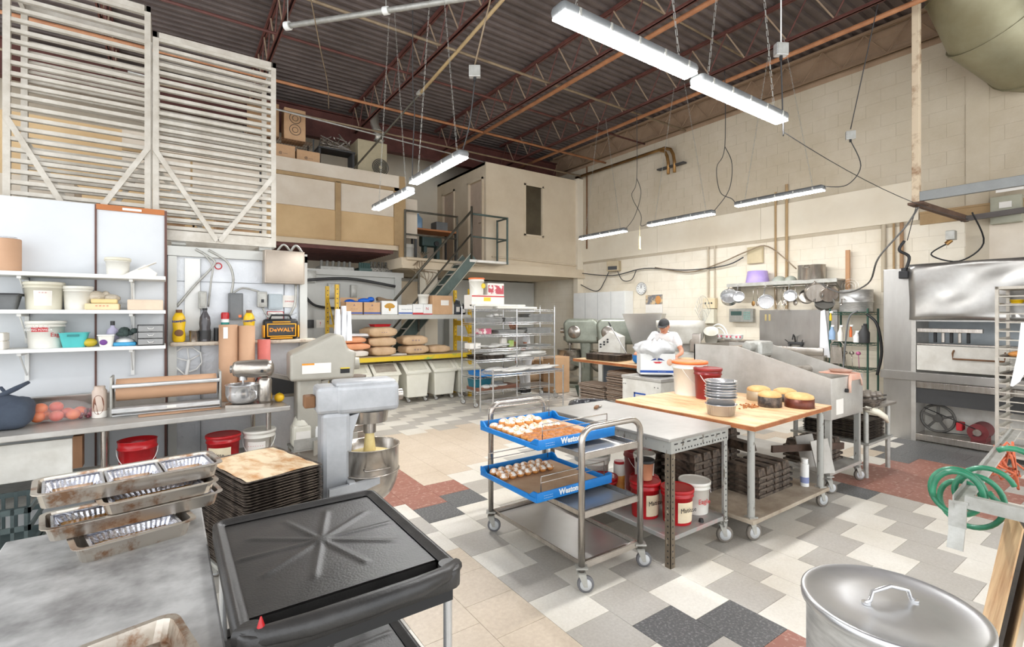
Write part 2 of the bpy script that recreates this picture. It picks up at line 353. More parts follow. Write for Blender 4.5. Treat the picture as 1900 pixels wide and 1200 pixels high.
fo = q.obj('block_field', creamblk, wr); fo.data.materials.append(topblk); fo.data.materials.append(whiteblk); fo['kind'] = 'stuff'
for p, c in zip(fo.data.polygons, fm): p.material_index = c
# sheet panels on the right wall
for i, (y0, y1) in enumerate(((2.52, 4.9), (4.905, 7.3), (7.305, 9.84))):
    q = G(); q.box(XW-.022, XW-.001, y0, y1, 3.06, 3.66); q.obj('wall_sheet', cream, wr)
q = G(); q.box(XW-.03, XW-.001, 0.4, 2.5, 2.98, 3.14); q.box(XW-.045, XW-.001, .4, 2.5, 3.14, 3.17); q.obj('ledge_rail', trimm, wr)
q = G(); q.box(XW-.012, XW-.001, .9, 1.75, 2.3, 2.9); q.obj('patch_panel', whiteb, wr)
q = G(); q.box(XW-.014, XW-.001, 1.75, 1.99, 2.3, 5.2); q.obj('patch_strip', creamblk, wr)
# ---- far back wall and right continuation
g = G(); g.box(-4, 9.4, 12.42, 12.6, 0, 6.3); st(g.obj('wall_back', cream))
# ---- ceiling: corrugated steel deck
g = G(); prof = []; y = -4.0; P_ = .16
while y < 12.6: prof += [(y, 6.15), (y+.055, 6.15), (y+.075, 6.19), (y+.14, 6.19)]; y += P_
v = []; f = []
for i, (a, b) in enumerate(prof): v += [(-4, a, b), (9.4, a, b)]
f = [(2*i, 2*i+1, 2*i+3, 2*i+2) for i in range(len(prof)-1)]
g.add(v, f); g.box(-4, 9.4, -4, 12.6, 6.2, 6.3); ceil = st(g.obj('ceiling', deckm))
# ---- cooler box behind the bench (left), with its panels
g = G(); g.box(-3.4, 1.13, 5.36, 9.0, 0, 2.24); cw = st(g.obj('wall_cooler', emboss))
for x0, x1, m_ in ((-3.4, -.50, whitepanel), (-.487, -.03, whitepanel)):
    q = G(); q.box(x0, x1, 5.3, 5.36, 0, 2.56); q.obj('wall_panel', m_, cw)
q = G(); q.box(-.5, -.487, 5.29, 5.358, 0, 2.56); q.box(-.03, -.012, 5.285, 5.358, 0, 2.56); q.obj('panel_joint', mat('brown_joint', (104, 70, 60), .6), cw)
q = G(); q.box(-.49, -.03, 5.285, 5.299, 2.52, 2.565); q.obj('panel_capping', mat('orange_wood', (190, 116, 62), .6), cw)
q = G(); q.box(-.32, -.19, 5.28, 5.286, 2.53, 2.55); q.obj('panel_label', paper, cw)
q = G(); q.box(-.005, .06, 5.3, 5.359, 0, 2.17); q.box(1.09, 1.16, 5.3, 5.42, 0, 2.24); q.box(-.01, 1.16, 5.3, 5.42, 2.175, 2.26); q.obj('cooler_frame', greyw, cw)
q = G(); q.box(.12, .24, 5.34, 5.359, 1.45, 2.16); q.obj('cooler_strip', white, cw)
q = G(); q.box(.24, .243, 5.335, 5.362, .3, 2.16); q.box(.95, .953, 5.345, 5.362, 1.4, 2.0); q.box(.06, 1.09, 5.35, 5.362, 1.95, 1.953); q.obj('cooler_seam', greyp, cw)
# ---- mezzanine
g = G(); g.box(-3.4, 4.0, 9.9, 12.4, 3.0, 3.1); g.box(4.0, XW, 9.75, 12.4, 2.63, 2.85); mz = st(g.obj('mezzanine_floor', mezzw))
g = G()
y = 9.95
while y < 12.3: g.box(-3.3, 3.9, y, y+.07, 2.93, 3.0); y += .15
g.obj('underside_rib', maroon, mz)
g = G(); g.box(-3.4, 3.98, 9.86, 9.9, 3.1, 4.56); g.box(-3.4, 3.98, 9.9, 12.4, 4.5, 4.54); g.box(3.94, 3.98, 9.9, 12.4, 3.1, 4.56); ms = st(g.obj('wall_storage', tanb))
for x0, x1 in ((-.6, .3), (.33, 1.35), (1.38, 2.66), (2.78, 3.86)):
    q = G(); q.box(x0, x1, 9.84, 9.86, 3.69, 4.23); q.obj('pale_panel', whiteb, ms)
    q = G(); q.box(x0, x1+.06, 9.845, 9.86, 3.12, 3.67); q.obj('tan_panel', tanb, ms)
q = G(); q.box(-.6, 3.98, 9.835, 9.86, 4.31, 4.56); q.obj('top_panel', whiteb, ms)
q = G(); q.box(-.6, 3.98, 9.82, 9.86, 4.235, 4.3); q.box(2.67, 2.77, 9.82, 9.86, 3.1, 4.25); q.box(3.87, 3.98, 9.82, 9.86, 3.1, 4.3); q.box(3.98, 4.12, 9.82, 9.86, 2.85, 4.56); q.obj('wall_batten', trimm, ms)
q = G(); q.box(1.34, 1.37, 9.835, 9.86, 3.1, 4.56); q.obj('dark_joint', dark, ms)
g = G(); g.box(6.15, 7.31, 9.86, 9.93, 2.85, 5.26); g.box(7.89, XW, 9.86, 9.93, 2.85, 5.26); g.box(7.31, 7.89, 9.86, 9.93, 2.85, 3.66); g.box(7.31, 7.89, 9.86, 9.93, 4.88, 5.26)
g.box(6.15, 6.22, 9.93, 9.97, 2.85, 5.26); g.box(6.15, 6.22, 10.7, 11.4, 2.85, 5.26); g.box(6.15, 6.22, 12.1, 12.42, 2.85, 5.26); g.box(6.15, 6.22, 9.97, 10.7, 4.9, 5.26); g.box(6.15, 6.22, 11.4, 12.1, 4.9, 5.26)
g.box(6.15, XW, 9.9, 12.42, 5.2, 5.26); mo = st(g.obj('wall_office', mezzw))
g = G(); g.box(7.31, 7.89, 9.9, 9.915, 3.66, 4.88); wn = st(g.obj('window_1', darkglass)); 
q = G()
for a in ((7.27, 7.32, 3.62, 4.92), (7.84, 7.89, 3.62, 4.92), (7.27, 7.9, 3.6, 3.66), (7.27, 7.9, 4.88, 4.93)): q.box(a[0], a[1], 9.84, 9.93, a[2], a[3])
q.obj('window_frame', mezzw, wn)
for i, (a, b) in enumerate(((9.97, 10.7), (11.4, 12.1))):
    g = G(); g.box(6.19, 6.22, a+.03, b-.03, 2.86, 4.88); dr = st(g.obj('door_%d' % (i+1), mat('office_door', (196, 176, 156), .6)))
    q = G(); q.box(6.12, 6.2, a, a+.05, 2.86, 4.93); q.box(6.12, 6.2, b-.05, b, 2.86, 4.93); q.box(6.12, 6.2, a, b, 4.88, 4.94); q.obj('door_frame', mezzw, dr)
    q = G(); q.cyl((6.19, a+.1, 3.85), (6.15, a+.1, 3.85), .012); q.bar((6.15, a+.1, 3.85), (6.15, a+.22, 3.85), .015); q.obj('door_handle', steel, dr)
g = G(); g.box(6.25, 9.15, 11.9, 12.4, 0, 2.6); g.box(4.5, 6.3, 12.2, 12.4, 0, 2.6); st(g.obj('wall_store', greyw))
# conduits along the fascia
g = G(); g.box(4.0, XW, 9.70, 9.75, 2.62, 2.68); g.cyl((6.3, 9.83, 3.02), (9.1, 9.83, 2.96), .02); g.cyl((4.1, 9.72, 2.83), (6.0, 9.7, 2.8), .035); st(g.obj('trim_1', mezzw))
# cold room wall under the mezzanine
g = G(); g.box(1.2, 4.2, 10.3, 11.8, 0, 2.5); g.box(1.2, 4.25, 10.24, 10.32, 2.45, 2.56); cr = st(g.obj('wall_coldroom', greyw))
g = G(); g.box(4.05, 4.2, 10.24, 10.3, 0, 2.45); g.obj('corner_trim', greyw, cr)
g = G(); g.box(4.25, 4.8, 10.5, 10.6, 0, 2.4); g.obj('side_panel', mezzw, cr)
g = G(); g.box(4.55, 4.85, 9.78, 10.05, 0, 2.64); st(g.obj('trim_2', cream))
g = G(); g.box(9.0, XW-.001, 9.78, 9.94, 0, 5.3); st(g.obj('trim_3', cream))

# ================================================================ ROOF STRUCTURE
def joist(x, label, m=maroon, y0=-3.9, y1=10.9, zt=6.1, zb=5.58, hw=.035):
    t = thing('roof_joist', label, 'roof joist', (x, y1, zb), 0, 'steel bar joists under the roof deck')
    L = y1-y0; h = zt-zb
    g = G(); g.box(-hw, -.008, -L, 0, h-.005, h+.04); g.box(.008, hw, -L, 0, h-.005, h+.04); g.obj('top_chord', m, t)
    g = G()
    for s_ in (-1, 1): g.box(min(s_*.008, s_*hw), max(s_*.008, s_*hw), -L+.3, -.3, -.04, -.032); g.box(min(s_*.008, s_*.014), max(s_*.008, s_*.014), -L+.3, -.3, -.04, .005)
    g.obj('bottom_chord', m, t)
    n = int(L/.6); p = L/n; q = G(); q.cyl((0, 0, 0), (0, .5*p, h), .011, n=6); m1 = q.mesh('web_rod', mat('pale_rod', (176, 152, 128), .6) if m is maroon else m); q = G(); q.cyl((0, 0, h), (0, .5*p, 0), .011, n=6); m2 = q.mesh('web_rod', m)
    for i in range(n):
        inst('web_rod', m1, t, (0, -L+i*p, 0)); inst('web_rod', m2, t, (0, -L+(i+.5)*p, 0))
    return t
joist(-.72, 'maroon bar joist at far left, above the hanging tray racks')
joist(1.26, 'maroon bar joist passing just right of the upper tray rack')
joist(3.28, 'maroon bar joist running to the girder left of the pair of far lamps')
joist(5.35, 'maroon bar joist beside the orange pipe in the middle of the ceiling')
joist(7.25, 'maroon bar joist above the row of lamps near the right wall')
joist(9.1, 'dusty tan bar joist flat against the top of the right wall', mat('dusty_steel', (150, 124, 98), .7), zt=6.1, zb=5.7)
g = G(); g.box(-4, XW, 10.92, 10.95, 5.42, 5.98); g.box(-4, XW, 10.85, 11.03, 5.98, 6.0); g.box(-4, XW, 10.85, 11.03, 5.4, 5.42)
tag(g.obj('roof_girder', maroon), 'deep maroon steel girder crossing the back of the roof', 'girder')
def rod(name, pts, r, m, label, cat='pipe', group=None, n=8):
    g = G(); g.tube(pts, r, n); return tag(g.obj(name, m), label, cat, group)
rod('orange_pipe', [(5.47, -3, 5.5), (5.47, 10.8, 5.5)], .035, orangepipe, 'long orange pipe beside the middle roof joist')
rod('orange_pipe', [(7.55, -3, 5.5), (7.55, 10.8, 5.5)], .035, orangepipe, 'long orange pipe nearest the right wall, ending over the office')
rod('orange_pipe', [(-3, 8.85, 5.5), (9.1, 8.85, 5.5)], .026, orangepipe, 'thin orange pipe crossing under all joists near the girder')
rod('bridging_bar', [(-3, 6.5, 5.6), (9.1, 6.5, 5.6)], .022, pipem, 'pale bridging bar crossing the joists, nearest the camera', 'pipe')
rod('bridging_bar', [(-3, 7.6, 5.62), (9.1, 7.6, 5.62)], .02, maroon, 'maroon bridging bar crossing the joists mid ceiling', 'pipe')
rod('ceiling_pipe', [(-3, 9.7, 5.35), (9.1, 9.7, 5.35)], .02, pipem, 'thin pale pipe in front of the girder', 'pipe')
rod('ceiling_pipe', [(-.5, 9.3, 5.28), (9.0, 10.3, 5.3)], .016, galv, 'thinnest grey pipe slanting in front of the girder', 'pipe')
rod('bridging_bar', [(2.4, 4.6, 6.05), (9.1, 4.6, 6.05)], .016, pipem, 'thin dusty bar right under the deck at upper right', 'pipe')
t = thing('sloping_pipe', 'long pale pipe sloping down to the storage wall top', 'pipe', (3.01, 9.78, 4.57))
g = G(); A, B = Vector((3.02, 9.78, 4.55)), Vector((3.75, 5.2, 6.0)); mid = A.lerp(B, .5)
g.tube([A-Vector(t.location), mid-Vector(t.location)], .018); g.obj('lower_length', railm, t); g = G(); g.tube([mid-Vector(t.location), B-Vector(t.location)], .026); g.obj('upper_length', mat('tan_pipe', (190, 164, 120), .5), t)
g = G(); g.cyl(mid-Vector(t.location)-Vector((0, .05, -.02)), mid-Vector(t.location)+Vector((0, .05, .02)), .04); g.obj('coupling', galv, t)
t = thing('grey_duct_pipe', 'white capped conduit slanting across the top left ceiling', 'pipe', (1.35, 6.0, 5.0))
A, B = Vector((1.17, 6.5, 5.17)), Vector((2.585, 4.76, 5.1)); O = Vector(t.location)
g = G(); g.tube([A-O, B-O, B+(B-A)*.8-O], .032, 12); g.obj('conduit', galv, t)
g = G(); g.cyl(A-O, A-O+(B-A)*.03, .05); g.cyl(A-O+(B-A)*.6, A-O+(B-A)*.63, .045); g.obj('collar', white, t)
g = G(); g.cyl(A-O+(B-A)*.615, A-O+(B-A)*.615+Vector((0, 0, .95)), .006, n=6); g.cyl(A-O+(B-A)*.015, A-O+(B-A)*.015+Vector((0, 0, .95)), .006, n=6); g.obj('hanger', galv, t)
# gas pipes with bends at far right wall corner
t = thing('bent_pipe_pair', 'pair of brass pipes bending down near the top of right wall', 'pipe', (9.05, 6.9, 5.1))
for i, dy in enumerate((0, -.16)):
    g = G(); g.tube([(0, 3.0, .25), (0, .5+dy, .25), (0, .25+dy, .25), (0, .1+dy, .18), (0, .03+dy, .05), (0, dy, -.12), (0, dy, -.35)], .035, 10); g.obj('pipe_run', copper, t)
g = G(); g.box(-.02, .1, -.4, .3, -.2, -.17); g.obj('pipe_bracket', dark, t)
# duct elbow
g = G(); g.tube([(8.0, 1.78, 6.7), (8.25, 1.72, 5.75), (8.5, 1.6, 5.28), (9.0, 1.35, 5.0), (9.5, 1.15, 4.98)], [.46, .46, .46, .46, .46], 24)
t = thing('air_duct', 'large round galvanised duct elbow at top right of wall', 'duct', (8.25, 1.72, 5.3)); g.obj('duct_elbow', duct, t).location = (-8.25, -1.72, -5.3)
g = G()
for c, d in (((8.25, 1.72, 5.75), (.25, -.06, -.8)), ((8.5, 1.6, 5.28), (.3, -.12, -.3)), ((9.0, 1.35, 5.0), (.5, -.2, -.1))):
    q = Vector(d).normalized()*.008; g.cyl(Vector(c)-q, Vector(c)+q, .475, n=24)
g.obj('duct_seam', duct, t).location = (-8.25, -1.72, -5.3)

# ================================================================ LED LAMPS
def lamp(a, b, label, ca=None):
    a = Vector(a); b = Vector(b); c = (a+b)/2; d = b-a; L = d.length; rz = math.degrees(math.atan2(d.y, d.x))
    t = thing('led_batten_light', label, 'ceiling light', c, rz, 'LED batten lights hung on chains')
    g = G(); g.rb(-L/2, L/2, -.065, .065, -.002, .07, .03); g.obj('housing', greyp, t)
    g = G(); g.rb(-L/2+.014, L/2-.014, -.055, .055, -.01, .004, .006); g.obj('diffuser', ledm, t)
    q = G(); q.box(-.008, .008, -.07, .07, 0, .05); me = q.mesh('clip', galv)
    for i in range(5): inst('clip', me, t, (-L/2+(i+.5)*L/5, 0, 0))
    for s_ in (-1, 1):
        g = G(); n = 40; top = 5.6-c.z
        for i in range(n):
            z0 = .075+(top-.075)*i/n; z1 = .075+(top-.075)*(i+.85)/n; x = s_*(L/2-.15)*(1-.8*i/n); x2 = s_*(L/2-.15)*(1-.8*(i+.85)/n)
            w2 = .006; 
            if i % 2: g.bar((x, -w2, z0), (x2, -w2, z1), .003); g.bar((x, w2, z0), (x2, w2, z1), .003)
            else: g.bar((x-w2, 0, z0), (x2-w2, 0, z1), .003); g.bar((x+w2, 0, z0), (x2+w2, 0, z1), .003)
        g.obj('hanging_chain', galv, t)
    return t
lamp((1.83, 2.17, 3.39), (3.12, 2.17, 3.37), 'largest and nearest LED light, top centre of the picture')
lamp((3.16, 2.17, 3.34), (4.43, 2.17, 3.34), 'second nearest LED light, end to end with the largest one')
lamp((2.4, 4.25, 3.2), (2.4, 5.5, 3.23), 'upper of the two far-left LED lights before the storage wall')
lamp((2.4, 5.56, 3.11), (2.4, 6.8, 3.15), 'lower and farther of the two far-left LED lights')
lamp((7.2, 2.98, 3.32), (7.2, 4.24, 3.32), 'right wall LED light nearest the oven')
lamp((7.2, 4.6, 3.28), (7.2, 5.93, 3.26), 'middle of the three LED lights along the right wall')
lamp((7.2, 6.46, 3.25), (7.2, 7.74, 3.25), 'right wall LED light beside the office corner')
def cable(pts, label, m=dark, r=.006, cat='cable', sag=0):
    P = [Vector(p) for p in pts]; out = []
    if len(P) == 2 and sag:
        for i in range(13): u = i/12; p = P[0].lerp(P[1], u); p.z -= sag*4*u*(1-u); out.append(p)
    else:
        for i in range(len(P)-1):   # Catmull-Rom through the points
            p0 = P[max(i-1, 0)]; p1 = P[i]; p2 = P[i+1]; p3 = P[min(i+2, len(P)-1)]
            for k in range(6):
                u = k/6; out.append(.5*((2*p1)+(-p0+p2)*u+(2*p0-5*p1+4*p2-p3)*u*u+(-p0+3*p1-3*p2+p3)*u**3))
        out.append(P[-1])
    g = G(); g.tube(out, r, 6); return tag(g.obj('cable', m), label, cat)
cable([(7.2, 6.2, 5.5), (7.2, 6.2, 4.2), (7.2, 6.32, 3.9), (7.2, 6.1, 3.5), (7.2, 6.1, 3.3), (7.2, 5.93, 3.32)], 'black lamp lead looped between the far right-wall lamps')
cable([(7.2, 6.2, 4.2), (7.2, 6.1, 3.9), (7.2, 6.25, 3.5), (7.2, 6.46, 3.3)], 'short black lead feeding the lamp at the office corner')
cable([(7.2, 4.42, 5.5), (7.2, 4.42, 4.3), (7.2, 4.56, 4.0), (7.2, 4.5, 3.6), (7.2, 4.3, 3.45), (7.2, 4.24, 3.36)], 'black lamp lead looped before the middle right-wall lamp')
cable([(7.2, 4.42, 4.3), (7.2, 4.3, 4.0), (7.2, 4.35, 3.6), (7.2, 4.6, 3.32)], 'short lead dropping into the middle right-wall lamp')
def jbox(loc, label, rz=0):
    t = thing('junction_box', label, 'junction box', loc, rz); g = G(); g.rb(-.055, .055, -.03, .03, -.055, .055, .006); g.obj('box_body', alu, t)
    g = G(); g.box(-.05, .05, -.034, -.03, -.05, .05); g.obj('cover_plate', galv, t); g = G(); g.cyl((0, 0, -.055), (0, 0, -.09), .014); g.obj('cable_gland', black, t)
jbox((4.46, 2.2, 4.0), 'grey junction box hanging beside the second nearest lamp', -30); cable([(4.46, 2.2, 5.5), (4.46, 2.2, 4.06)], 'chain and white lead above the nearest junction box', white, .006)
cable([(4.46, 2.2, 3.91), (4.48, 2.2, 3.6), (4.5, 2.2, 3.25), (4.44, 2.17, 3.36)], 'black lead from junction box to second nearest lamp')
jbox((7.4, 2.75, 4.02), 'small junction box hanging before the right wall', -60); cable([(7.3, 2.4, 5.6), (7.4, 2.75, 4.1)], 'long dark lead from roof to small junction box')
cable([(7.4, 2.75, 3.95), (7.45, 2.65, 3.6), (7.3, 2.75, 3.35), (7.2, 2.98, 3.36)], 'black lead from small junction box to right-wall lamp')
jbox((2.43, 4.1, 4.0), 'junction box on a chain above the far-left lamps', -35); cable([(2.6, 3.6, 5.6), (2.43, 4.1, 4.06)], 'pale chain lead slanting down to far junction box', pipem, .008)
cable([(2.43, 4.1, 3.91), (2.4, 4.15, 3.5), (2.4, 4.3, 3.26)], 'dark lead below the far junction box', dark, .006)
cable([(2.4, 5.5, 5.6), (2.4, 5.5, 4.4), (2.4, 5.45, 4.1), (2.4, 5.5, 3.6), (2.4, 5.52, 3.28)], 'looped lead above the joint of the far-left lamps')
cable([(4.5, 2.2, 3.28), (9.1, 1.9, 2.95)], 'thin cable running from nearest lamps down to the oven hanger', dark, .004, sag=.12)
cable([(1.1, 5.2, 5.2), (1.5, 6.2, 4.9), (1.9, 7.4, 5.0), (2.2, 8.5, 5.1)], 'loose pale cable drooping under the left ceiling', pipem, .007)
# ================================================================ LEFT SIDE
def tray_rack(loc, W, D, Hh, n, label):
    t = thing('tray_rack', label, 'tray rack', loc, 0, 'aluminium tray racks up on the cooler')
    q = G(); q.box(-.022, .022, -.02, .02, 0, Hh); pm = q.mesh('post', rackm)
    for x in (.022, W-.022):
        for y in (.02, D-.02): inst('post', pm, t, (x, y, 0))
    q = G(); q.box(.044, W-.044, 0, .034, 0, .003); q.box(.044, W-.044, 0, .003, .0, .032); sm_ = q.mesh('slat', rackm)
    q = G(); q.box(.044, W-.044, -.034, 0, 0, .003); q.box(.044, W-.044, -.003, 0, .0, .032); s2 = q.mesh('slat', rackm)
    for i in range(n):
        z = .08+i*(Hh-.16)/(n-1); inst('slat', sm_, t, (0, .003, z)); inst('slat', s2, t, (0, D-.003, z))
    g = G(); g.box(0, W, 0, .03, Hh-.05, Hh); g.box(0, W, D-.03, D, Hh-.05, Hh); g.box(0, .03, 0, D, Hh-.05, Hh); g.box(W-.03, W, 0, D, Hh-.05, Hh); g.obj('top_frame', rackm, t)
    g = G(); g.box(0, W, -.004, .03, -.02, .07); g.box(0, W, D-.03, D, -.02, .07); g.box(0, .03, 0, D, -.02, .07); g.box(W-.03, W, 0, D, -.02, .07); g.obj('bottom_frame', rackm, t)
    for x0, x1 in ((.02, W*.49), (W-.02, W*.51)):
        g = G(); g.bar((x0, -.012, Hh*.42 if x0 < .1 else Hh*.38), (x1, -.012, -.0), .014, .04); g.obj('brace', rackm, t)
    for x0, x1 in ((.02, W*.5), (W-.02, W*.5)):
        g = G(); g.bar((x0, D+.01, Hh*.42), (x1, D+.01, .03), .014, .04); g.obj('brace', rackm, t)
    return t
tray_rack((-.115, 5.4, 2.34), 1.0, .62, 1.83, 24, 'right-hand tray rack of two, its whole bottom frame showing')
tray_rack((-1.06, 5.4, 2.34), .93, .62, 2.035, 23, 'left-hand, taller tray rack, its foot hidden by the white wall panel')
t = thing('rack_support', 'pair of steel bearers carrying the tray racks on the cooler', 'bracket', (0, 5.5, 2.262))
for x in (.04, .75): g = G(); g.box(x, x+.06, -.1, .4, 0, .055); g.cyl((x-.02, -.1, .03), (x+.09, -.1, .03), .028); g.obj('bearer', galv, t)
# clutter on the cooler roof behind the racks
for i, (x, y, sx, sy, sz, m, l) in enumerate(((-1.2, 6.6, .9, .5, .7, whiteb, 'large pale crate on the cooler behind the left tray rack'), (-.2, 6.9, .7, .5, .5, card, 'cardboard carton on the cooler behind the two tray racks'), (.6, 6.4, .35, .4, .5, card, 'small carton on the cooler behind the right tray rack'))):
    t = thing('storage_box', l, 'box', (x, y, 2.242)); g = G(); g.box(-sx/2, sx/2, -sy/2, sy/2, 0, sz); g.obj('carton', m, t)
    g = G(); g.box(-sx/2-.003, sx/2+.003, -.03, .03, sz, sz+.002); g.obj('tape', trimm, t)

# ---- wall shelves
def wshelf(z, label, x1=-.02):
    t = thing('storage_shelf', label, 'shelf', (-.7, 5.3, z), 0, 'white wall shelves')
    g = G(); g.rb(-1.4, x1+.7, -.32, -.002, -.03, 0, .004); g.obj('board', white, t)
    for x in (-.2, .45):
        g = G(); g.box(x-.012, x+.012, -.28, -.004, -.05, -.031); g.box(x-.012, x+.012, -.03, -.004, -.26, -.031); g.bar((x, -.26, -.045), (x, -.02, -.22), .008, .012); g.obj('bracket', white, t)
wshelf(1.965, 'top white wall shelf, carrying a pail and folded papers'); wshelf(1.685, 'middle white wall shelf, carrying two cream pails and boxes'); wshelf(1.395, 'lowest white wall shelf, carrying the teal bin and drawers')

def pail(loc, r, h, body, lid, label, rz=0, lab=None, handle=True, open_=False, group=None, name='pail', taper=.88, lidh=.02):
    t = thing(name, label, 'bucket', loc, rz, group); g = G()
    pr_ = [(r*taper, 0), (r*(taper+.085), h*.8), (r*1.03, h*.8), (r*1.03, h*.83), (r*.985, h*.84), (r, h-.004)]
    if open_: pr_ += [(r*1.03, h), (r*.95, h), (r*.93, h*.8), (r*taper*.96, .01)]
    g.lathe(pr_, n=30); g.obj('body', body, t)
    if not open_:
        g = G(); g.lathe([(r*1.0, h-lidh), (r*1.06, h-lidh), (r*1.07, h), (r*1.03, h+.006), (r*.97, h+.004), (r*.93, h+.001)], n=30); g.obj('lid', lid, t)
    if handle:
        g = G(); g.tube([(r*1.04*math.cos(R(a)), -r*1.04*abs(math.sin(R(a)))*.75-.004, h*.8-r*1.2*math.sin(R(a))*.95 if h > r else h*.8-h*.5*math.sin(R(a))) for a in range(0, 181, 15)], .003, 5); g.obj('handle', white, t)
    if lab:
        m, a0, a1, z0, z1 = lab[:5]; g = G(); v = []; n = 8
        for z in (z0, z1):
            for k in range(n+1):
                a = R(a0+(a1-a0)*k/n); rr = r*(taper+.085*z/.8+.012)
                v.append((rr*math.sin(a), -rr*math.cos(a), z*h))
        g.add(v, [(k, k+1, n+2+k, n+1+k) for k in range(n)], True); lo = g.obj('label', m, t)
        for s_, size, mm, a, z in (lab[5] if len(lab) > 5 else []):
            an = R(a); rr = r*(taper+.085*z/.8+.012)+.002+size*len(s_)*len(s_)*.012*size/r
            text(s_, size, mm, lo, Matrix.Translation((rr*math.sin(an), -rr*math.cos(an), z*h)) @ Euler((R(90), 0, an)).to_matrix().to_4x4())
    return t
A = 10   # facing of items on the shelves
pail((-.78, 5.13, 1.685), .115, .205, creamp, creamp, 'large cream pail with red-framed label on the middle shelf', -8, (paper, -15, 40, .15, .7, [('= = =', .02, redi, 12, .62)]), False)
g = G(); 
pail((-.585, 5.13, 1.685), .09, .18, whitep, whitep, 'smaller plain white pail beside the red-labelled one, middle shelf', 0, None, False)
pail((-.34, 5.14, 1.965), .082, .14, whitep, creamp, 'white pail with a pale green round mark, top shelf', 0, None, False, name='pail')
g = G(); g.ring((0, 0, 0), .02, .002, 16, 4, M=FR(-.37, 5.06, 2.03)); 
pail((-.77, 5.13, 1.395), .112, .2, whitep, whitep, 'white baking powder pail with red band on lowest shelf', 0, (redi, -40, 15, .62, .85, [('DOUBLE ACTING', .017, white, -12, .79), ('BAKING POWDER', .02, white, -12, .69), ('Eagle', .045, redi, 42, .5)]), False)
t = thing('kraft_bin', 'brown paper-wrapped drum at left end of top shelf', 'drum', (-.98, 5.14, 1.965)); g = G(); g.lathe([(.075, 0), (.075, .24), (.072, .245), (.066, .24), (.066, .02)], n=24); g.obj('drum_body', kraft, t); g = G(); g.lathe([(.06, .2), (.05, .26), (.02, .25)], n=9); g.obj('liner_bag', film, t)
t = thing('folded_papers', 'white folded papers lying right on the top shelf', 'papers', (-.19, 5.12, 1.965)); g = G()
g.prism([(-.12, 0), (.1, 0), (.11, .03), (.03, .095), (-.02, .06)], -.06, .06, M=Euler((R(90), 0, 0)).to_matrix().to_4x4()); g.obj('paper_stack', paper, t); g = G(); g.box(-.02, .12, -.09, .02, .0, .004, rot(ay=-28, loc=(0, -.0, .06))); g.obj('loose_sheet', paper, t)
def carton(loc, sx, sy, sz, m, label, rz=0, band=None, txt=None, flaps=False, group=None, tm=None, name='cardboard_box'):
    t = thing(name, label, 'box', loc, rz, group); g = G()
    if flaps:
        for a in ((-sx/2, sx/2, -sy/2, -sy/2+.004), (-sx/2, sx/2, sy/2-.004, sy/2), (-sx/2, -sx/2+.004, -sy/2, sy/2), (sx/2-.004, sx/2, -sy/2, sy/2)): g.box(*a, 0, sz)
        g.box(-sx/2, sx/2, -sy/2, sy/2, 0, .004); g.obj('carton', m, t)
        g = G(); g.box(-sx/2, sx/2, -.003, 0, 0, sy*.3, rot(ax=-10, loc=(0, sy/2, sz-.01))); g.obj('flap', m, t)
    else:
        g.rb(-sx/2, sx/2, -sy/2, sy/2, 0, sz, .006, seg=1); g.obj('carton', m, t); g = G(); g.box(-sx/2, sx/2, -.002, .002, sz-.0005, sz+.001); g.obj('lid_seam', trimm, t)
    if band: g = G(); g.box(-sx/2-.002, sx/2+.002, -sy/2-.002, -sy/2, band[1], band[2]); g.obj('printed_band', band[0], t)
    for s_, size, mm, x, z in (txt or []): text(s_, size, mm, t, FR(x, -sy/2-.002, z))
    return t
carton((-.43, 5.1, 1.685), .21, .16, .05, mat('buff_box', (238, 216, 172), .7), 'buff box with red lettering on the middle shelf', 0, None, [('= = = =', .026, redi, .0, .03)])
carton((-.42, 5.11, 1.737), .16, .13, .035, mat('buff_box2', (232, 208, 150), .7), 'small yellow box with white label lying on the buff box')
t = thing('plastic_bag', 'crumpled clear bag lying on the small yellow box', 'bag', (-.43, 5.14, 1.79)); g = G(); g.ell((-.05, 0, 0), (.07, .07, .05), 10, 6); g.ell((.05, 0, -.01), (.06, .06, .035), 9, 5); g.ell((.01, .02, .02), (.03, .04, .03), 7, 5); g.obj('film', mat('clouded_film', (206, 196, 178), .3, 0, (188, 176, 156), 20, bump=.6), t)
carton((-.155, 5.1, 1.685), .235, .17, .085, mat('beige_box', (228, 206, 182), .7), 'long beige carton at right end of the middle shelf')
t = thing('plastic_tub', 'dark grey lidded tub at left end of middle shelf', 'tub', (-.985, 5.1, 1.685)); g = G(); tray_shape(g, .16, .14, .1, M=Matrix.Identity(4)); g.obj('tub_body', greyp, t); g = G(); g.rb(-.09, .09, -.08, .08, .1, .12, .008); g.obj('lid', dark, t)
t = thing('teal_bin', 'small turquoise plastic bin with slot handle', 'bin', (-.6, 5.08, 1.395)); g = G(); tray_shape(g, .17, .14, .11, .004, .006, .02); g.obj('bin_body', tealp, t); g = G(); g.box(-.035, .035, -.073, -.069, .085, .1); g.obj('slot_handle', mat('teal_shadow', (40, 130, 130), .5), t)
t = thing('mango', 'yellow-green mango lying on lowest shelf', 'fruit', (-.505, 5.05, 1.43)); g = G(); g.ell((0, 0, 0), (.046, .036, .034), 14, 8); g.obj('fruit_flesh', mat('mango_skin', (212, 176, 40), .4, 0, (160, 160, 50), 8), t); g = G(); g.cyl((.03, -.012, .03), (.034, -.014, .036), .004); g.obj('stalk', brownw, t)
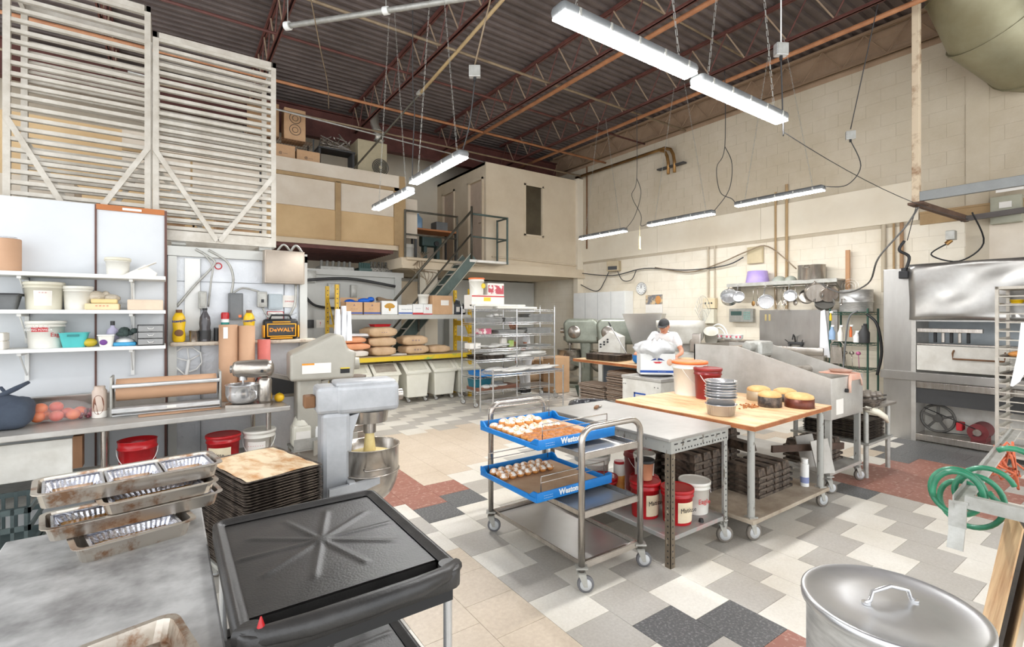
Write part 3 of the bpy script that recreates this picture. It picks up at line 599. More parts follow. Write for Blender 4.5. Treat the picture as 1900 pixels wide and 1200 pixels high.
t = thing('printed_tub', 'white tub with purple print on the lowest shelf', 'tub', (-.405, 5.04, 1.395)); g = G(); tray_shape(g, .1, .09, .085, .003, .004, .01); g.obj('tub_body', whitep, t); g = G(); g.ell((-.015, -.042, .035), (.025, .004, .022)); g.obj('print', mat('purple_ink', (112, 60, 140), .5), t); g = G(); g.rb(-.055, .055, -.05, .05, .085, .095, .004); g.obj('lid', white, t)
t = thing('lotion_bottle', 'lilac tinted bottle with dark cap behind printed tub', 'bottle', (-.375, 5.16, 1.395)); g = G(); g.lathe([(.03, 0), (.035, .02), (.035, .1), (.03, .13), (.012, .15), (.012, .165)], n=18, sx=1.2, sy=.8); g.obj('bottle_body', mat('lilac_clear', (196, 190, 214), .2), t); g = G(); g.cyl((0, 0, .165), (0, 0, .2), .015); g.obj('cap', dark, t)
t = thing('cloth_bundle', 'dark green cloth heaped on a blue and white packet', 'cloth', (-.275, 5.08, 1.455)); g = G()
for i in range(7): g.ell((rnd.uniform(-.04, .05), rnd.uniform(-.03, .03), rnd.uniform(.01, .07)), (rnd.uniform(.025, .045), .04, rnd.uniform(.02, .035)), 8, 5)
g.obj('cloth', mat('dark_green_cloth', (62, 76, 72), .9), t)
t = thing('tissue_packet', 'blue and white packet on the lowest shelf under green cloth', 'packet', (-.29, 5.08, 1.395)); g = G(); g.rb(-.075, .075, -.06, .06, 0, .03, .01); g.obj('packet_base', mat('sky_blue', (70, 168, 214), .5), t); g = G(); g.ell((0, 0, .035), (.065, .05, .03), 12, 6); g.obj('packet_top', white, t)
t = thing('drawer_unit', 'little grey three-drawer unit at end of the lowest shelf', 'drawers', (-.12, 5.06, 1.395)); g = G(); g.box(-.088, -.084, -.08, .08, 0, .17); g.box(.084, .088, -.08, .08, 0, .17); g.box(-.088, .088, -.08, .08, .166, .17); g.box(-.088, .088, -.08, .08, 0, .004); g.obj('cabinet_shell', dark, t)
for k in range(3):
    g = G(); g.rb(-.082, .082, -.084, .07, .007+k*.054, .054+k*.054, .004); o = g.obj('drawer', mat('smoky_plastic', (152, 152, 150), .3), t); g = G(); g.tube([(-.02, -.085, .038+k*.054), (-.012, -.096, .028+k*.054), (.012, -.096, .028+k*.054), (.02, -.085, .038+k*.054)], .003, 6); g.obj('handle', white, o)
carton((-1.03, 5.06, 1.395), .12, .16, .06, paper, 'lower flat white box at left end of lowest shelf', group='stacked white boxes on the shelf'); carton((-1.03, 5.06, 1.456), .12, .16, .06, paper, 'upper flat white box at left end of lowest shelf', group='stacked white boxes on the shelf')

# ---- cooler ledge and things on it
t = thing('ledge_shelf', 'scuffed narrow ledge along cooler wall carrying bottles and radio', 'ledge', (.57, 5.27, 1.405)); g = G(); g.rb(-.56, .66, -.09, .088, -.035, .0, .01); g.obj('ledge_board', mat('scuffed_ledge', (208, 196, 178), .7, 0, (150, 120, 96), 7, thr=(.34, .5)), t)
def choc(x, label):
    t = thing('syrup_bottle', label, 'bottle', (x, 5.24, 1.406)); g = G(); g.lathe([(.036, 0), (.048, .015), (.05, .06), (.043, .11), (.05, .17), (.046, .22), (.028, .255), (.02, .26)], n=22, sy=.75); g.obj('bottle_body', yellowp, t)
    g = G(); g.cyl((0, 0, .258), (0, 0, .285), .024); g.obj('cap', brownw, t); g = G(); g.ell((.0, -.036, .08), (.034, .006, .03)); g.obj('cocoa_print', brownw, t); text('Nesquik', .03, navy, t, FR(0, -.042, .185) @ rot(az=8), bold=.001)
choc(.075, 'yellow chocolate syrup bottle at the left end of the ledge'); choc(.625, 'yellow chocolate powder bottle beside the black radio')
t = thing('soda_bottle', 'dark glassy bottle upside label on the ledge', 'bottle', (.27, 5.24, 1.406)); t['label'] = 'tall dark grey bottle beneath the switch box'; g = G(); g.lathe([(.044, 0), (.046, .1), (.042, .12), (.046, .16), (.04, .22), (.018, .265), (.016, .28)], n=22); g.obj('bottle_body', mat('smoked_bottle', (84, 82, 84), .15), t); g = G(); g.cyl((0, 0, .28), (0, 0, .3), .019); g.obj('cap', black, t); g = G(); g.lathe([(.0475, .02), (.0475, .1)], n=22, cap0=False, cap1=False); g.obj('label', dark, t)
t = thing('tin_cup', 'small steel cup left of the dark bottle on the ledge', 'cup', (.185, 5.22, 1.406)); g = G(); g.lathe([(.032, 0), (.038, .1), (.04, .1), (.036, .095), (.03, .01)], n=22); g.obj('cup_body', steel, t)
t = thing('spray_can', 'red topped spray can behind the cardboard rolls', 'can', (.43, 5.26, 1.406)); g = G(); g.cyl((0, 0, 0), (0, 0, .2), .033, n=20); g.obj('can_body', white, t); g = G(); g.lathe([(.034, .2), (.034, .25), (.028, .262)], n=20); g.obj('cap', redp, t); g = G(); g.lathe([(.0335, .05), (.0335, .17)], n=20, cap0=False, cap1=False); g.obj('label', mat('teal_ink', (30, 140, 130), .5), t)
t = thing('dark_canister', 'small black canister between dark bottle and cardboard rolls', 'can', (.365, 5.24, 1.406)); g = G(); g.cyl((0, 0, 0), (0, 0, .11), .027); g.obj('can_body', black, t); g = G(); g.cyl((0, 0, .11), (0, 0, .12), .028); g.obj('lid', dark, t)
t = thing('radio_speaker', 'black and yellow rugged jobsite speaker on the ledge', 'radio', (.9, 5.25, 1.406)); g = G(); g.rb(-.155, .155, -.06, .06, .004, .2, .03); g.obj('radio_body', black, t)
g = G(); g.rb(-.12, .12, -.07, -.055, .035, .15, .01); g.obj('grille', dark, t)
g = G()
for a in ((-.125, .125, .145, .155), (-.125, .125, .028, .038), (-.13, -.12, .028, .155), (.12, .13, .028, .155)): g.rb(a[0], a[1], -.078, -.058, a[2], a[3], .003)
g.rb(-.16, -.145, -.068, .05, .02, .14, .006); g.rb(.145, .16, -.068, .05, .02, .14, .006); g.rb(-.08, .08, -.066, -.03, .165, .175, .003); g.rb(-.1, .1, -.066, -.03, .006, .022, .004); g.obj('yellow_trim', mat('tool_yellow', (240, 170, 30), .4), t)
text('DeWALT', .05, orangei, t, FR(0, -.073, .093), bold=.0015, sx=1.1); g = G(); g.tube([(-.1, 0, .19), (-.08, 0, .235), (.08, 0, .235), (.1, 0, .19)], .01, 8); g.obj('carry_handle', black, t)
t = thing('grey_sheet', 'rumpled clear plastic sheet lying over the radio', 'bag', (.9, 5.28, 1.65)); g = G(); g.add([(x, y, .02*math.sin(x*40+y*31)) for x in (-.15, -.1, -.05, 0, .05, .1, .16) for y in (-.03, .02, .06)], [(i*3+j, i*3+j+3, i*3+j+4, i*3+j+1) for i in range(6) for j in range(2)], True); g.obj('film', film, t)
def ebox(name, loc, sx, sy, sz, m, label, cat='electrical box', rz=0, extra=None, dm=None):
    t = thing(name, label, cat, loc, rz); g = G(); g.rb(-sx/2, sx/2, -sy, 0, 0, sz, .006); g.obj('enclosure', m, t); g = G(); g.rb(-sx/2+.01, sx/2-.01, -sy-.006, -sy+.002, .012, sz-.012, .003); g.obj('cover', dm or m, t)
    if extra: extra(t)
    return t
def sw(t): g = G(); g.rb(-.012, .012, -.075, -.05, .045, .075, .003); g.obj('switch_lever', black, t)
ebox('switch_box', (.255, 5.33, 1.7), .062, .05, .16, galv, 'tall grey switch box above the dark bottle')
ebox('motor_starter', (.52, 5.34, 1.6), .12, .07, .25, greyp, 'large dark grey starter box on cooler wall', extra=lambda t: (lambda g: (g.rb(.02, .045, -.082, -.07, .02, .045, .002), g.obj('red_button', orangep, t)))(G()))
ebox('disconnect_switch', (.745, 5.34, 1.72), .085, .06, .15, galv, 'small grey disconnect switch left of the blue-grey box', extra=sw)
ebox('terminal_box', (.865, 5.34, 1.7), .13, .045, .15, mat('blue_grey', (176, 186, 190), .5), 'square pale blue-grey box left of the red notice')
ebox('control_cabinet', (.93, 5.34, 1.95), .36, .16, .32, mat('steel_cabinet', (178, 164, 148), .35, .5, (160, 148, 134), 3), 'wide brushed metal control cabinet high on the cooler wall', 'cabinet')
g = G(); g.box(-.013, .013, -.169, -.166, .12, .2); 
def sign(name, loc, sx, sz, lines, label, m=paper, frame=None, cat='sign', rz=0):
    t = thing(name, label, cat, loc, rz); g = G(); g.box(-sx/2, sx/2, -.004, 0, 0, sz); g.obj('sheet', m, t)
    for s_, size, mm, x, z in lines: text(s_, size, mm, t, FR(x, -.005, z))
    if frame:
        g = G()
        for a in ((-sx/2, sx/2, sz-.006, sz), (-sx/2, sx/2, 0, .006), (-sx/2, -sx/2+.006, 0, sz), (sx/2-.006, sx/2, 0, sz)): g.box(a[0], a[1], -.006, -.004, a[2], a[3])
        g.obj('border', frame, t)
    return t
sign('safety_notice', (1.0, 5.345, 1.72), .13, .12, [('DANGER', .022, redi, 0, .06), ('- --- -', .014, redi, 0, .095), ('- - - -', .014, redi, 0, .03)], 'pale safety notice right of the blue-grey box'); sign('safety_notice', (.87, 5.345, 1.58), .15, .1, [('-- - --', .02, redi, 0, .06)], 'red framed notice just above the radio', frame=redi)
cable([(.06, 5.32, 1.72), (.2, 5.32, 1.92), (.34, 5.3, 2.1), (.33, 5.3, 2.16), (.2, 5.29, 2.24)], 'grey hose curving down beside the cooler frame', galv, .011); cable([(.3, 5.32, 1.72), (.32, 5.3, 1.95), (.33, 5.3, 2.1), (.25, 5.29, 2.22)], 'thin grey lead above the switch box', galv, .008)
cable([(.5, 5.32, 1.6), (.47, 5.31, 1.75), (.5, 5.3, 1.98), (.45, 5.3, 2.14), (.3, 5.29, 2.24)], 'thick grey flex rising from the starter box', galv, .011); cable([(.5, 5.3, 1.85), (.58, 5.3, 1.9), (.72, 5.3, 1.87)], 'short grey flex joining starter and disconnect switch', galv, .009)
cable([(1.05, 5.3, 1.95), (1.04, 5.3, 1.75), (.98, 5.3, 1.6), (.97, 5.3, 1.45)], 'twin grey flex dropping below the control cabinet', galv, .012); cable([(.75, 5.32, 1.72), (.79, 5.3, 1.63), (.84, 5.3, 1.6)], 'flex leaving the disconnect switch downward', galv, .008)
g = G(); g.ring((0, 0, 0), .028, .005, 20, 6, ax='Y'); tag(g.obj('cable_ring', redi, loc=(.38, 5.32, 2.1)), 'small red ring hooked on the cooler wall', 'ring')
cable([(.8, 5.3, 1.36), (.76, 5.3, 1.2), (.7, 5.25, 1.05), (.66, 5.2, .98)], 'black lead hanging below the ledge to the bench', black, .005)
t = thing('dough_beater', 'white flat mixer beater hanging on wall under the ledge', 'mixer beater', (.13, 5.33, 1.18)); g = G(); g.tube([(0, -.02, -.09), (-.06, -.02, -.02), (-.12, -.02, .05), (-.1, -.02, .12), (-.03, -.02, .17), (.05, -.02, .17), (.11, -.02, .12), (.12, -.02, .03), (.08, -.02, -.03), (.02, -.02, -.05)], .007, 8, M=rot(ay=0)); g.obj('beater_frame', white, t)
g = G(); g.cyl((0, -.02, -.1), (.02, -.02, .06), .014); g.tube([(.02, -.02, .05), (.01, -.02, .17)], .006); g.tube([(.02, -.02, .05), (.1, -.02, .1)], .006); g.tube([(.01, -.02, .05), (-.1, -.02, .09)], .006); g.obj('beater_shaft', white, t)
# roof conduits over control cabinet
cable([(.98, 5.25, 2.25), (1.03, 5.2, 2.33), (1.1, 5.25, 2.27)], 'looped flex on top of the control cabinet', galv, .012); cable([(.86, 5.25, 2.25), (.92, 5.2, 2.33), (1.0, 5.25, 2.26)], 'second looped flex on top of control cabinet', galv, .01)

# ---- steel bench along the cooler
t = thing('steel_bench', 'long stainless bench along the cooler wall, with backsplash', 'bench', (-.3, 4.9, 0), 3.5)
g = G(); g.rb(-1.9, 1.12, -.48, .38, .835, .875, .006); g.obj('bench_top', worn, t)
g = G(); g.box(-1.9, .3, .36, .385, .875, 1.0); g.box(-1.9, .3, .3, .385, 1.0, 1.01); g.obj('backsplash', steel, t)
q = G(); q.cyl((0, 0, .02), (0, 0, .84), .02, n=12); q.cyl((0, 0, 0), (0, 0, .03), .025, n=12); lm = q.mesh('leg', steel)
for x in (-1.2, -.1, .98):
    for y in (-.34, .3): inst('leg', lm, t, (x, y, 0))
g = G(); g.rb(-1.85, 1.08, -.4, .32, .36, .39, .005); g.obj('undershelf', galv, t)
t = thing('steel_hood_box', 'small slanted stainless cover at the right end of bench', 'cover', (.85, 5.1, .875)); g = G(); g.prism([(-.14, 0), (.15, 0), (.15, .16), (.1, .18), (-.14, .26)], -.12, .12, M=Euler((R(90), 0, 0)).to_matrix().to_4x4()); g.obj('cover_shell', steel, t); g = G(); g.prism([(-.09, .03), (.12, .03), (.12, .14), (-.09, .2)], .1205, .122, M=Euler((R(90), 0, 0)).to_matrix().to_4x4()); g.obj('cover_opening', dark, t)
for i, (x, z0, r, h, m, l) in enumerate(((.44, .876, .075, .68, kraft, 'taller left brown paper roll standing on the bench'), (.585, .876, .07, .67, kraft, 'right brown paper roll standing on the bench'), (.73, .876, .055, .54, redroll, 'red paper roll standing on bench behind mixer'))):
    t = thing('paper_roll', l, 'paper roll', (x, 5.08, z0)); g = G(); g.lathe([(r, 0), (r, h), (r*.4, h), (r*.4, h-.05)], n=30, cap1=False); g.obj('roll', m, t); g = G(); g.lathe([(r*.4, h-.06), (r*.4, h+.002), (r*.34, h+.002), (r*.34, h-.06)], n=20); g.obj('core', card2, t)
    if i == 0: g = G(); g.box(-.045, -.01, -.08, -.076, h-.12, h-.02, rot(az=0)); g.obj('paper_label', paper, t)
# stand mixer
def bowl(g, r, h, c=(0, 0, 0), base=.35, n=32):
    pts = [(r*base, 0)]
    for k in range(1, 9): a = PI/2*k/8; pts.append((r*(base+(1-base)*math.sin(a)), h*.62*(1-math.cos(a))))
    pts += [(r, h), (r*1.04, h+.003), (r*1.03, h+.009), (r*.97, h+.004), (r*.96, h*.62)]
    for k in range(7, -1, -1): a = PI/2*k/8; pts.append((r*.96*(base+(1-base)*math.sin(a)), .008+h*.62*(1-math.cos(a))))
    return g.lathe(pts, c, n)
t = thing('stand_mixer', 'silver tilt-head stand mixer on the bench', 'mixer', (.57, 4.66, .876), -20)
g = G(); g.prism([(-.17+.0, -.09), (-.06, -.11), (.12, -.085), (.16, -.05), (.16, .05), (.12, .085), (-.06, .11), (-.17, .09), (-.19, .0)], 0, .028); g.rb(.06, .16, -.055, .055, .02, .24, .03); g.obj('base_and_neck', steel, t)
g = G(); g.lathe([(.028, -.0), (.05, .01), (.06, .04), (.066, .15), (.066, .26), (.055, .3), (.03, .315), (.0, .318)], n=24, M=rot(ay=90, loc=(-.14, 0, .315)), sx=1.15); g.obj('motor_head', steel, t)
g = G(); g.lathe([(.03, 0), (.03, .03), (.036, .032)], n=16, M=rot(ay=-90, loc=(-.12, 0, .315))); g.obj('hub_cap', chrome, t)
g = G(); g.cyl((-.06, 0, .27), (-.06, 0, .22), .032); g.cyl((-.06, 0, .22), (-.06, 0, .13), .008); g.obj('attachment_shaft', chrome, t)
g = G(); bowl(g, .13, .15, (-.06, 0, .03), .5); bw = g.obj('bowl', chrome, t); g = G(); g.tube([(.03, -.1, .15), (.07, -.13, .14), (.075, -.135, .09), (.03, -.09, .06)], .006); g.obj('bowl_handle', chrome, bw)
g = G(); g.cyl((.1, -.065, .3), (.1, -.078, .3), .012); g.obj('speed_knob', black, t)
t = thing('lemon', 'yellow lemon lying at right end of bench', 'fruit', (.8, 4.72, .918)); g = G(); g.ell((0, 0, 0), (.042, .042, .04)); g.obj('fruit_flesh', mat('lemon_skin', (244, 196, 40), .45, 0, (236, 184, 30), 20, bump=.1), t); g = G(); g.cyl((0, 0, .038), (0, 0, .044), .006); g.obj('stalk', greeni, t)
# roll paper cutter
t = thing('paper_cutter', 'grey cutter stand holding a horizontal roll of brown paper', 'paper cutter', (.0, 4.85, .876))
for x in (-.355, .355): g = G(); g.rb(x-.008, x+.008, -.1, .1, 0, .3, .004); g.obj('end_bracket', galv, t)
g = G(); g.rb(-.35, .35, -.14, -.06, .03, .065, .004); g.rb(-.35, .35, -.1, .1, 0, .012, .003); g.obj('base_rail', alu, t); g = G(); g.rb(-.35, .35, -.125, -.1, .215, .245, .006); g.obj('cutter_blade', alu, t)
g = G(); g.cyl((-.33, 0, .19), (.33, 0, .19), .085, n=32); g.obj('brown_paper_roll', kraft, t); g = G(); g.box(-.2, .34, -.22, -.1, .002, .004, rot(az=4)); g.obj('loose_paper_end', kraft, t); g = G(); g.box(-.01, .05, -.142, -.14, .04, .058); g.obj('sticker', paper, t)
t = thing('shoulder_bag', 'slate blue fabric bag with handles at bench left', 'bag', (-.97, 4.72, .876)); g = G(); g.rb(-.22, .2, -.16, .14, 0, .2, .07, seg=3); g.ell((.02, -.05, .14), (.17, .11, .1), 14, 8); g.obj('bag_body', bluebag, t)
g = G(); g.tube([(-.02, -.1, .19), (.05, -.08, .23), (.12, -.04, .27), (.17, .02, .3)], [.02, .018, .018, .012], 6); g.tube([(-.1, .05, .19), (-.04, .05, .27), (.03, .04, .27), (.08, .03, .19)], .012, 6); g.obj('bag_handle', bluebag, t)
def fruit(x, y, z, r, m, label, grp='fruit in the clear bag'):
    t = thing('fruit', label, 'fruit', (x, y, z), 0, grp); g = G(); g.ell((0, 0, 0), (r, r, r*.92)); g.obj('fruit_flesh', m, t)
for i, (dx, dy, dz, c) in enumerate(((-.12, 0, .045, 'o'), (-.09, .07, .045, 'o'), (-.11, .02, .1, 'o'), (-.02, -.02, .045, 'r'), (.03, .05, .05, 'r'), (-.03, .05, .1, 'r'), (.07, -.01, .045, 'p'), (.1, .06, .05, 'p'))):
    fruit(-.64+dx, 4.78+dy, .876+dz, .042, {'o': orangep, 'r': mat('apple_skin', (206, 60, 56), .35, 0, (226, 130, 100), 8), 'p': mat('peach_skin', (232, 140, 92), .5, 0, (216, 90, 70), 6)}[c], ('front orange of the clear bag, next to the slate bag', 'rear orange of the clear bag, against the wall side', 'top orange of the clear bag, on two others', 'front red apple in the middle of the clear bag', 'rear red apple in the middle of the clear bag', 'red apple lying on top in the clear bag', 'front pink peach at right of the clear bag', 'rear pink peach at right of the clear bag')[i])
t = thing('fruit_bag', 'clear plastic bag of oranges and apples on the bench', 'bag', (-.65, 4.8, .877)); g = G(); g.ell((0, 0, .07), (.19, .12, .08), 16, 8); g.obj('bag_film', mat('bag_film', (250, 250, 250), .15, alpha=.14, bump=.8, bsc=25), t)
t = thing('grape_bag', 'small bag of dark red grapes beside the candle jar', 'bag', (-.5, 4.83, .876)); g = G()
for i in range(26): g.ell((rnd.uniform(-.05, .05), rnd.uniform(-.04, .04), rnd.uniform(.014, .06)), .014, 8, 5)
o = g.obj('grapes', mat('grape_skin', (120, 52, 66), .3, 0, (150, 90, 96), 10), t); o['kind'] = 'stuff'
t = thing('candle_jar', 'glass jar candle with an oval portrait picture', 'candle', (-.425, 4.8, .876)); g = G(); g.lathe([(.042, 0), (.045, .01), (.045, .2), (.034, .215), (.034, .235), (.03, .235), (.03, .21), (.038, .19), (.038, .09)], n=26); g.obj('jar', mat('candle_glass', (206, 188, 172), .15, 0, (196, 176, 160)), t); g = G(); g.lathe([(.0455, .002), (.0455, .05)], n=26, cap0=False, cap1=False); g.obj('wax', paper, t)
g = G(); v = []
for k in range(20):
    a = 2*PI*k/20; u = .8*math.cos(a); v.append((.0465*math.sin(u-.1), -.0465*math.cos(u-.1), .1+.072*math.sin(a)))
g.add(v, [tuple(range(20))]); g.obj('picture', mat('portrait_print', (170, 118, 92), .5, 0, (96, 60, 46), 14), t)

# ---- below the bench
def matisse(loc, r, h, label, rz, words=True): return pail(loc, r, h, redp, redp, label, rz, (mat('cream_label', (236, 222, 194), .7, 0, (220, 204, 172), 9), -45, 45, .08, .68, [('Matisse', .045, black, -8, .48)] if words else []), False)
t = pail((-.19, 4.62, .405), .12, .31, redp, redp, 'plain red bucket with white rim hanging under the bench', 0, None, True, True); 
matisse((.37, 4.68, .391), .122, .27, 'red pail with cream lettered label under the bench', -22)
pail((.64, 4.7, .391), .122, .27, whitep, whitep, 'white pail with thin red label line under the bench', -20, (paper, -35, 35, .2, .7, [('- - - - - - -', .03, redi, 0, .6), ('-----', .022, black, 0, .32)]), True)
for i, (x, l) in enumerate(((.12, 'clear lidded food tub under the bench, left of labelled red pail'), (-.52, 'clear lidded food tub under the bench, left of plain red bucket'))):
    t = thing('food_tub', l, 'tub', (x, 4.66, .391)); g = G(); tray_shape(g, .3, .22, .11, .004, .008, .02); g.obj('tub_body', frost, t); g = G(); g.rb(-.16, .16, -.12, .12, .115, .13, .008); g.obj('lid', whitep, t)
t = thing('food_tub', 'shallow clear tray directly under the plain red bucket', 'tub', (-.19, 4.6, .391)); g = G(); g.rb(-.17, .17, -.12, .12, 0, .006, .003); g.obj('tub_base', frost, t)
t = thing('drip_board', 'broad scuffed white board fixed below the bench front', 'panel', (-.9, 4.5, .55)); g = G(); g.rb(-.9, .36, -.012, .012, 0, .25, .004); g.obj('board', dirtyw, t); g = G(); g.box(.36, .41, -.01, .1, .04, .26); g.obj('end_post', brownw, t)
def crate(loc, label, sx=.6, sy=.4, sz=.26):
    t = thing('plastic_crate', label, 'crate', loc, 0, 'dark crates stacked below the bench'); g = G()
    for z in (0, sz*.5, sz-.03): 
        g.box(-sx/2, sx/2, -sy/2, -sy/2+.012, z, z+.03); g.box(-sx/2, sx/2, sy/2-.012, sy/2, z, z+.03); g.box(-sx/2, -sx/2+.012, -sy/2, sy/2, z, z+.03); g.box(sx/2-.012, sx/2, -sy/2, sy/2, z, z+.03)
    g.box(-sx/2, sx/2, -sy/2, sy/2, 0, .008); g.obj('crate_rails', mat('crate_green', (70, 84, 84), .5, 0, (54, 66, 66)), t)
    q = G(); q.box(-.008, .008, -.006, .006, 0, sz); me = q.mesh('upright', mat('crate_green', (70, 84, 84)))
    for i in range(11):
        for y in (-sy/2+.006, sy/2-.006): inst('upright', me, t, (-sx/2+.02+i*(sx-.04)/10, y, 0))
crate((-.95, 4.1, .01), 'lowest dark crate under the drip board, end on the floor'); crate((-.95, 4.1, .28), 'upper dark crate directly below the drip board')
# white shelf edge / bottle shelf right of bench
t = thing('low_steel_table', 'low steel side table with jug and squeeze bottles', 'table', (1.02, 4.66, 0)); g = G(); g.rb(-.14, .2, -.14, .16, .46, .48, .004); g.box(-.14, .2, -.145, -.14, .48, .57); g.obj('table_top', galv, t)
for x in (-.12, .18):
    for y in (-.12, .14): g = G(); g.cyl((x, y, 0), (x, y, .46), .014); g.obj('leg', steel, t)
t = thing('milk_jug', 'large translucent jug with cream label on low table', 'jug', (.97, 4.66, .481)); g = G(); g.rb(-.085, .085, -.075, .075, 0, .2, .03); g.lathe([(.08, .19), (.06, .25), (.022, .29), (.02, .31)], n=18); g.obj('jug_body', mat('milky_plastic', (224, 220, 204), .35), t); g = G(); g.tube([(.02, 0, .28), (.065, 0, .28), (.075, 0, .2)], .012); g.obj('jug_handle', whitep, t); g = G(); g.cyl((0, 0, .31), (0, 0, .335), .022); g.obj('cap', white, t); g = G(); g.box(-.06, .06, -.079, -.076, .04, .14); g.obj('label', paper, t)
for i, (x, y, m, l) in enumerate(((1.095, 4.6, white, 'nearest squeeze bottle, with white tip, on low table'), (1.16, 4.62, mat('clear_bottle', (200, 196, 184), .3), 'clear squeeze bottle in middle of the low table'), (1.19, 4.72, mat('caramel_sauce', (168, 104, 50), .3), 'caramel coloured squeeze bottle at the back'))):
    t = thing('squeeze_bottle', l, 'bottle', (x, y, .481)); g = G(); g.cyl((0, 0, 0), (0, 0, .15), .028, .027, 16); g.obj('bottle_body', m, t); g = G(); g.cyl((0, 0, .15), (0, 0, .17), .024); g.cyl((0, 0, .17), (0, 0, .21), .014, .003); g.obj('nozzle', white if i < 2 else orangep, t)

# ---- floor mixers
def bigmixer(loc, rz, s, m, label, bowlr=.21, kind=0):
    t = thing('floor_mixer', label, 'mixer', loc, rz)      # faces local +X
    g = G(); g.rb(-.28*s, .42*s, -.24*s, -.15*s, 0, .06*s, .02); g.rb(-.28*s, .42*s, .15*s, .24*s, 0, .06*s, .02); g.rb(-.28*s, -.05*s, -.24*s, .24*s, 0, .07*s, .02); g.obj('base_feet', m, t)
    g = G(); cx = -.09 if kind == 0 else -.17; g.rb(cx*s, (cx+.18)*s, -.12*s, .12*s, .05*s, .94*s, .03); g.prism([((cx+.16)*s, .5*s), ((cx+.16)*s, .9*s), ((cx+.24)*s, .92*s), ((cx+.2)*s, .8*s), ((cx+.18)*s, .6*s)], -.1*s, .1*s, M=Euler((R(90), 0, 0)).to_matrix().to_4x4()); g.obj('column', m, t)
    if kind == 0:
        g = G(); g.rb(-.12*s, .04*s, -.115*s, .115*s, .93*s, 1.11*s, .025*s); g.rb(.0*s, .42*s, -.13*s, .13*s, .92*s, 1.12*s, .035*s, seg=3); g.rb(.0, .4*s, -.11*s, .11*s, 1.1*s, 1.135*s, .015*s); g.obj('gear_head', m, t)
        g = G(); g.cyl((.4*s, 0, 1.01*s), (.47*s, 0, 1.01*s), .04*s, n=20); g.obj('attachment_hub', steel, t)
        g = G(); g.rb(-.19*s, -.12*s, -.05*s, .05*s, .97*s, 1.05*s, .01); g.obj('rear_switch', brownw, t)
    else:
        g = G(); g.prism([(-.22*s, .92*s), (.24*s, .92*s), (.26*s, 1.13*s), (.2*s, 1.15*s), (.16*s, 1.26*s), (.1*s, 1.27*s), (-.22*s, 1.12*s)] if kind == 1 else [(-.34*s, .8*s), (.3*s, .8*s), (.34*s, 1.16*s), (.26*s, 1.24*s), (-.24*s, 1.24*s), (-.34*s, 1.14*s)], -.17*s, .17*s, M=Euler((R(90), 0, 0)).to_matrix().to_4x4()); o = g.obj('gear_head', m, t)
        b = o.modifiers.new('b', 'BEVEL'); b.width = (.022 if kind == 1 else .1)*s; b.segments = 4
        g = G(); hx = .24 if kind == 1 else .34; g.cyl((hx*s, 0, 1.02*s), ((hx+.07)*s, 0, 1.02*s), .05*s, n=20)
        if kind == 2: g.obj('attachment_hub', steel, t); g = G(); g.lathe([(.03*s, .2*s), (.1*s, .18*s), (.12*s, .17*s), (.12*s, .15*s)][::-1], n=24, c=(0, 0, 0), M=Matrix.Translation((.12*s, 0, 1.0*s)) @ Euler((R(-90), 0, 0)).to_matrix().to_4x4())
        g.obj('attachment_hub' if kind == 1 else 'gear_disc', m if kind == 1 else steel, t)
    g = G(); g.cyl((.24*s, 0, .92*s), (.24*s, 0, .84*s), .13*s, .12*s, 24); g.cyl((.24*s, 0, .84*s), (.24*s, 0, .76*s), .045*s); g.cyl((.24*s, 0, .76*s), (.24*s, 0, .5*s), .02*s, n=10); g.obj('planetary_shaft', steel, t)
    g = G()
    for y in (-1, 1): g.prism([(-.06*s, .47*s), (.26*s, .5*s), (.26*s, .46*s), (-.06*s, .36*s)], y*.2*s-.015, y*.2*s+.015, M=Euler((R(90), 0, 0)).to_matrix().to_4x4())
    g.rb((cx+.15)*s, (cx+.2)*s, -.21*s, .21*s, .36*s, .49*s, .01); g.obj('bowl_yoke', m, t)
    g = G(); bowl(g, bowlr*s, .38*s, (.24*s, 0, .29*s), .3); bo = g.obj('bowl', steel, t)
    g = G(); g.ring((.24*s, 0, .5*s), bowlr*s*1.01, .006, 28, 6)
    for y in (-1, 1): g.tube([(.16*s, y*bowlr*s*.98, .56*s), (.16*s, y*bowlr*s*1.2, .56*s), (.32*s, y*bowlr*s*1.2, .56*s), (.32*s, y*bowlr*s*.98, .56*s)], .008)
    g.obj('bowl_handles', steel, bo)
    return t
t = bigmixer((.955, 3.56, 0), -6, 1.04, mixgrey, 'silver-grey floor mixer in front, with steel bowl', .2)
g = G(); g.ell((.25, 0, .62), (.18, .18, .04), 20, 8); g.obj('dough_in_bowl', dough, t); g = G(); g.lathe([(.03, 0), (.045, .06), (.03, .2), (.022, .26)], n=12, c=(.25, 0, .6)); g.obj('dough_on_hook', dough, t)
t = bigmixer((1.13, 4.72, 0), -6, 1.16, mixbeige, 'beige-grey floor mixer behind the silver one, sloping top', .2, 1)
g = G(); g.box(-.16, .08, -.203, -.2, 1.13, 1.22); lb = g.obj('instruction_label', paper, t); g = G(); g.box(-.16, -.06, -.205, -.2, 1.205, 1.22); g.obj('orange_strip', orangei, lb)
g = G(); g.box(.16, .24, -.203, -.2, 1.12, 1.16); g.obj('warning_label', black, t); g = G(); g.box(.16, .24, -.205, -.2, 1.16, 1.17); g.obj('yellow_strip', yel, t)
g = G(); g.ring((.28, 0, .98), .14, .012, 24, 6); 
for k in range(12): a = R(30*k); g.tube([(.28+.14*math.cos(a), .14*math.sin(a), .98), (.28+.16*math.cos(a), .16*math.sin(a), .8)], .004, 5)
g.obj('bowl_guard', black, t); g = G(); g.lathe([(.2, .74), (.13, .95)], n=20, c=(.28, 0, 0), cap0=False, cap1=False); g.obj('splash_cover', mat('hazy_guard', (206, 190, 176), .4), t)
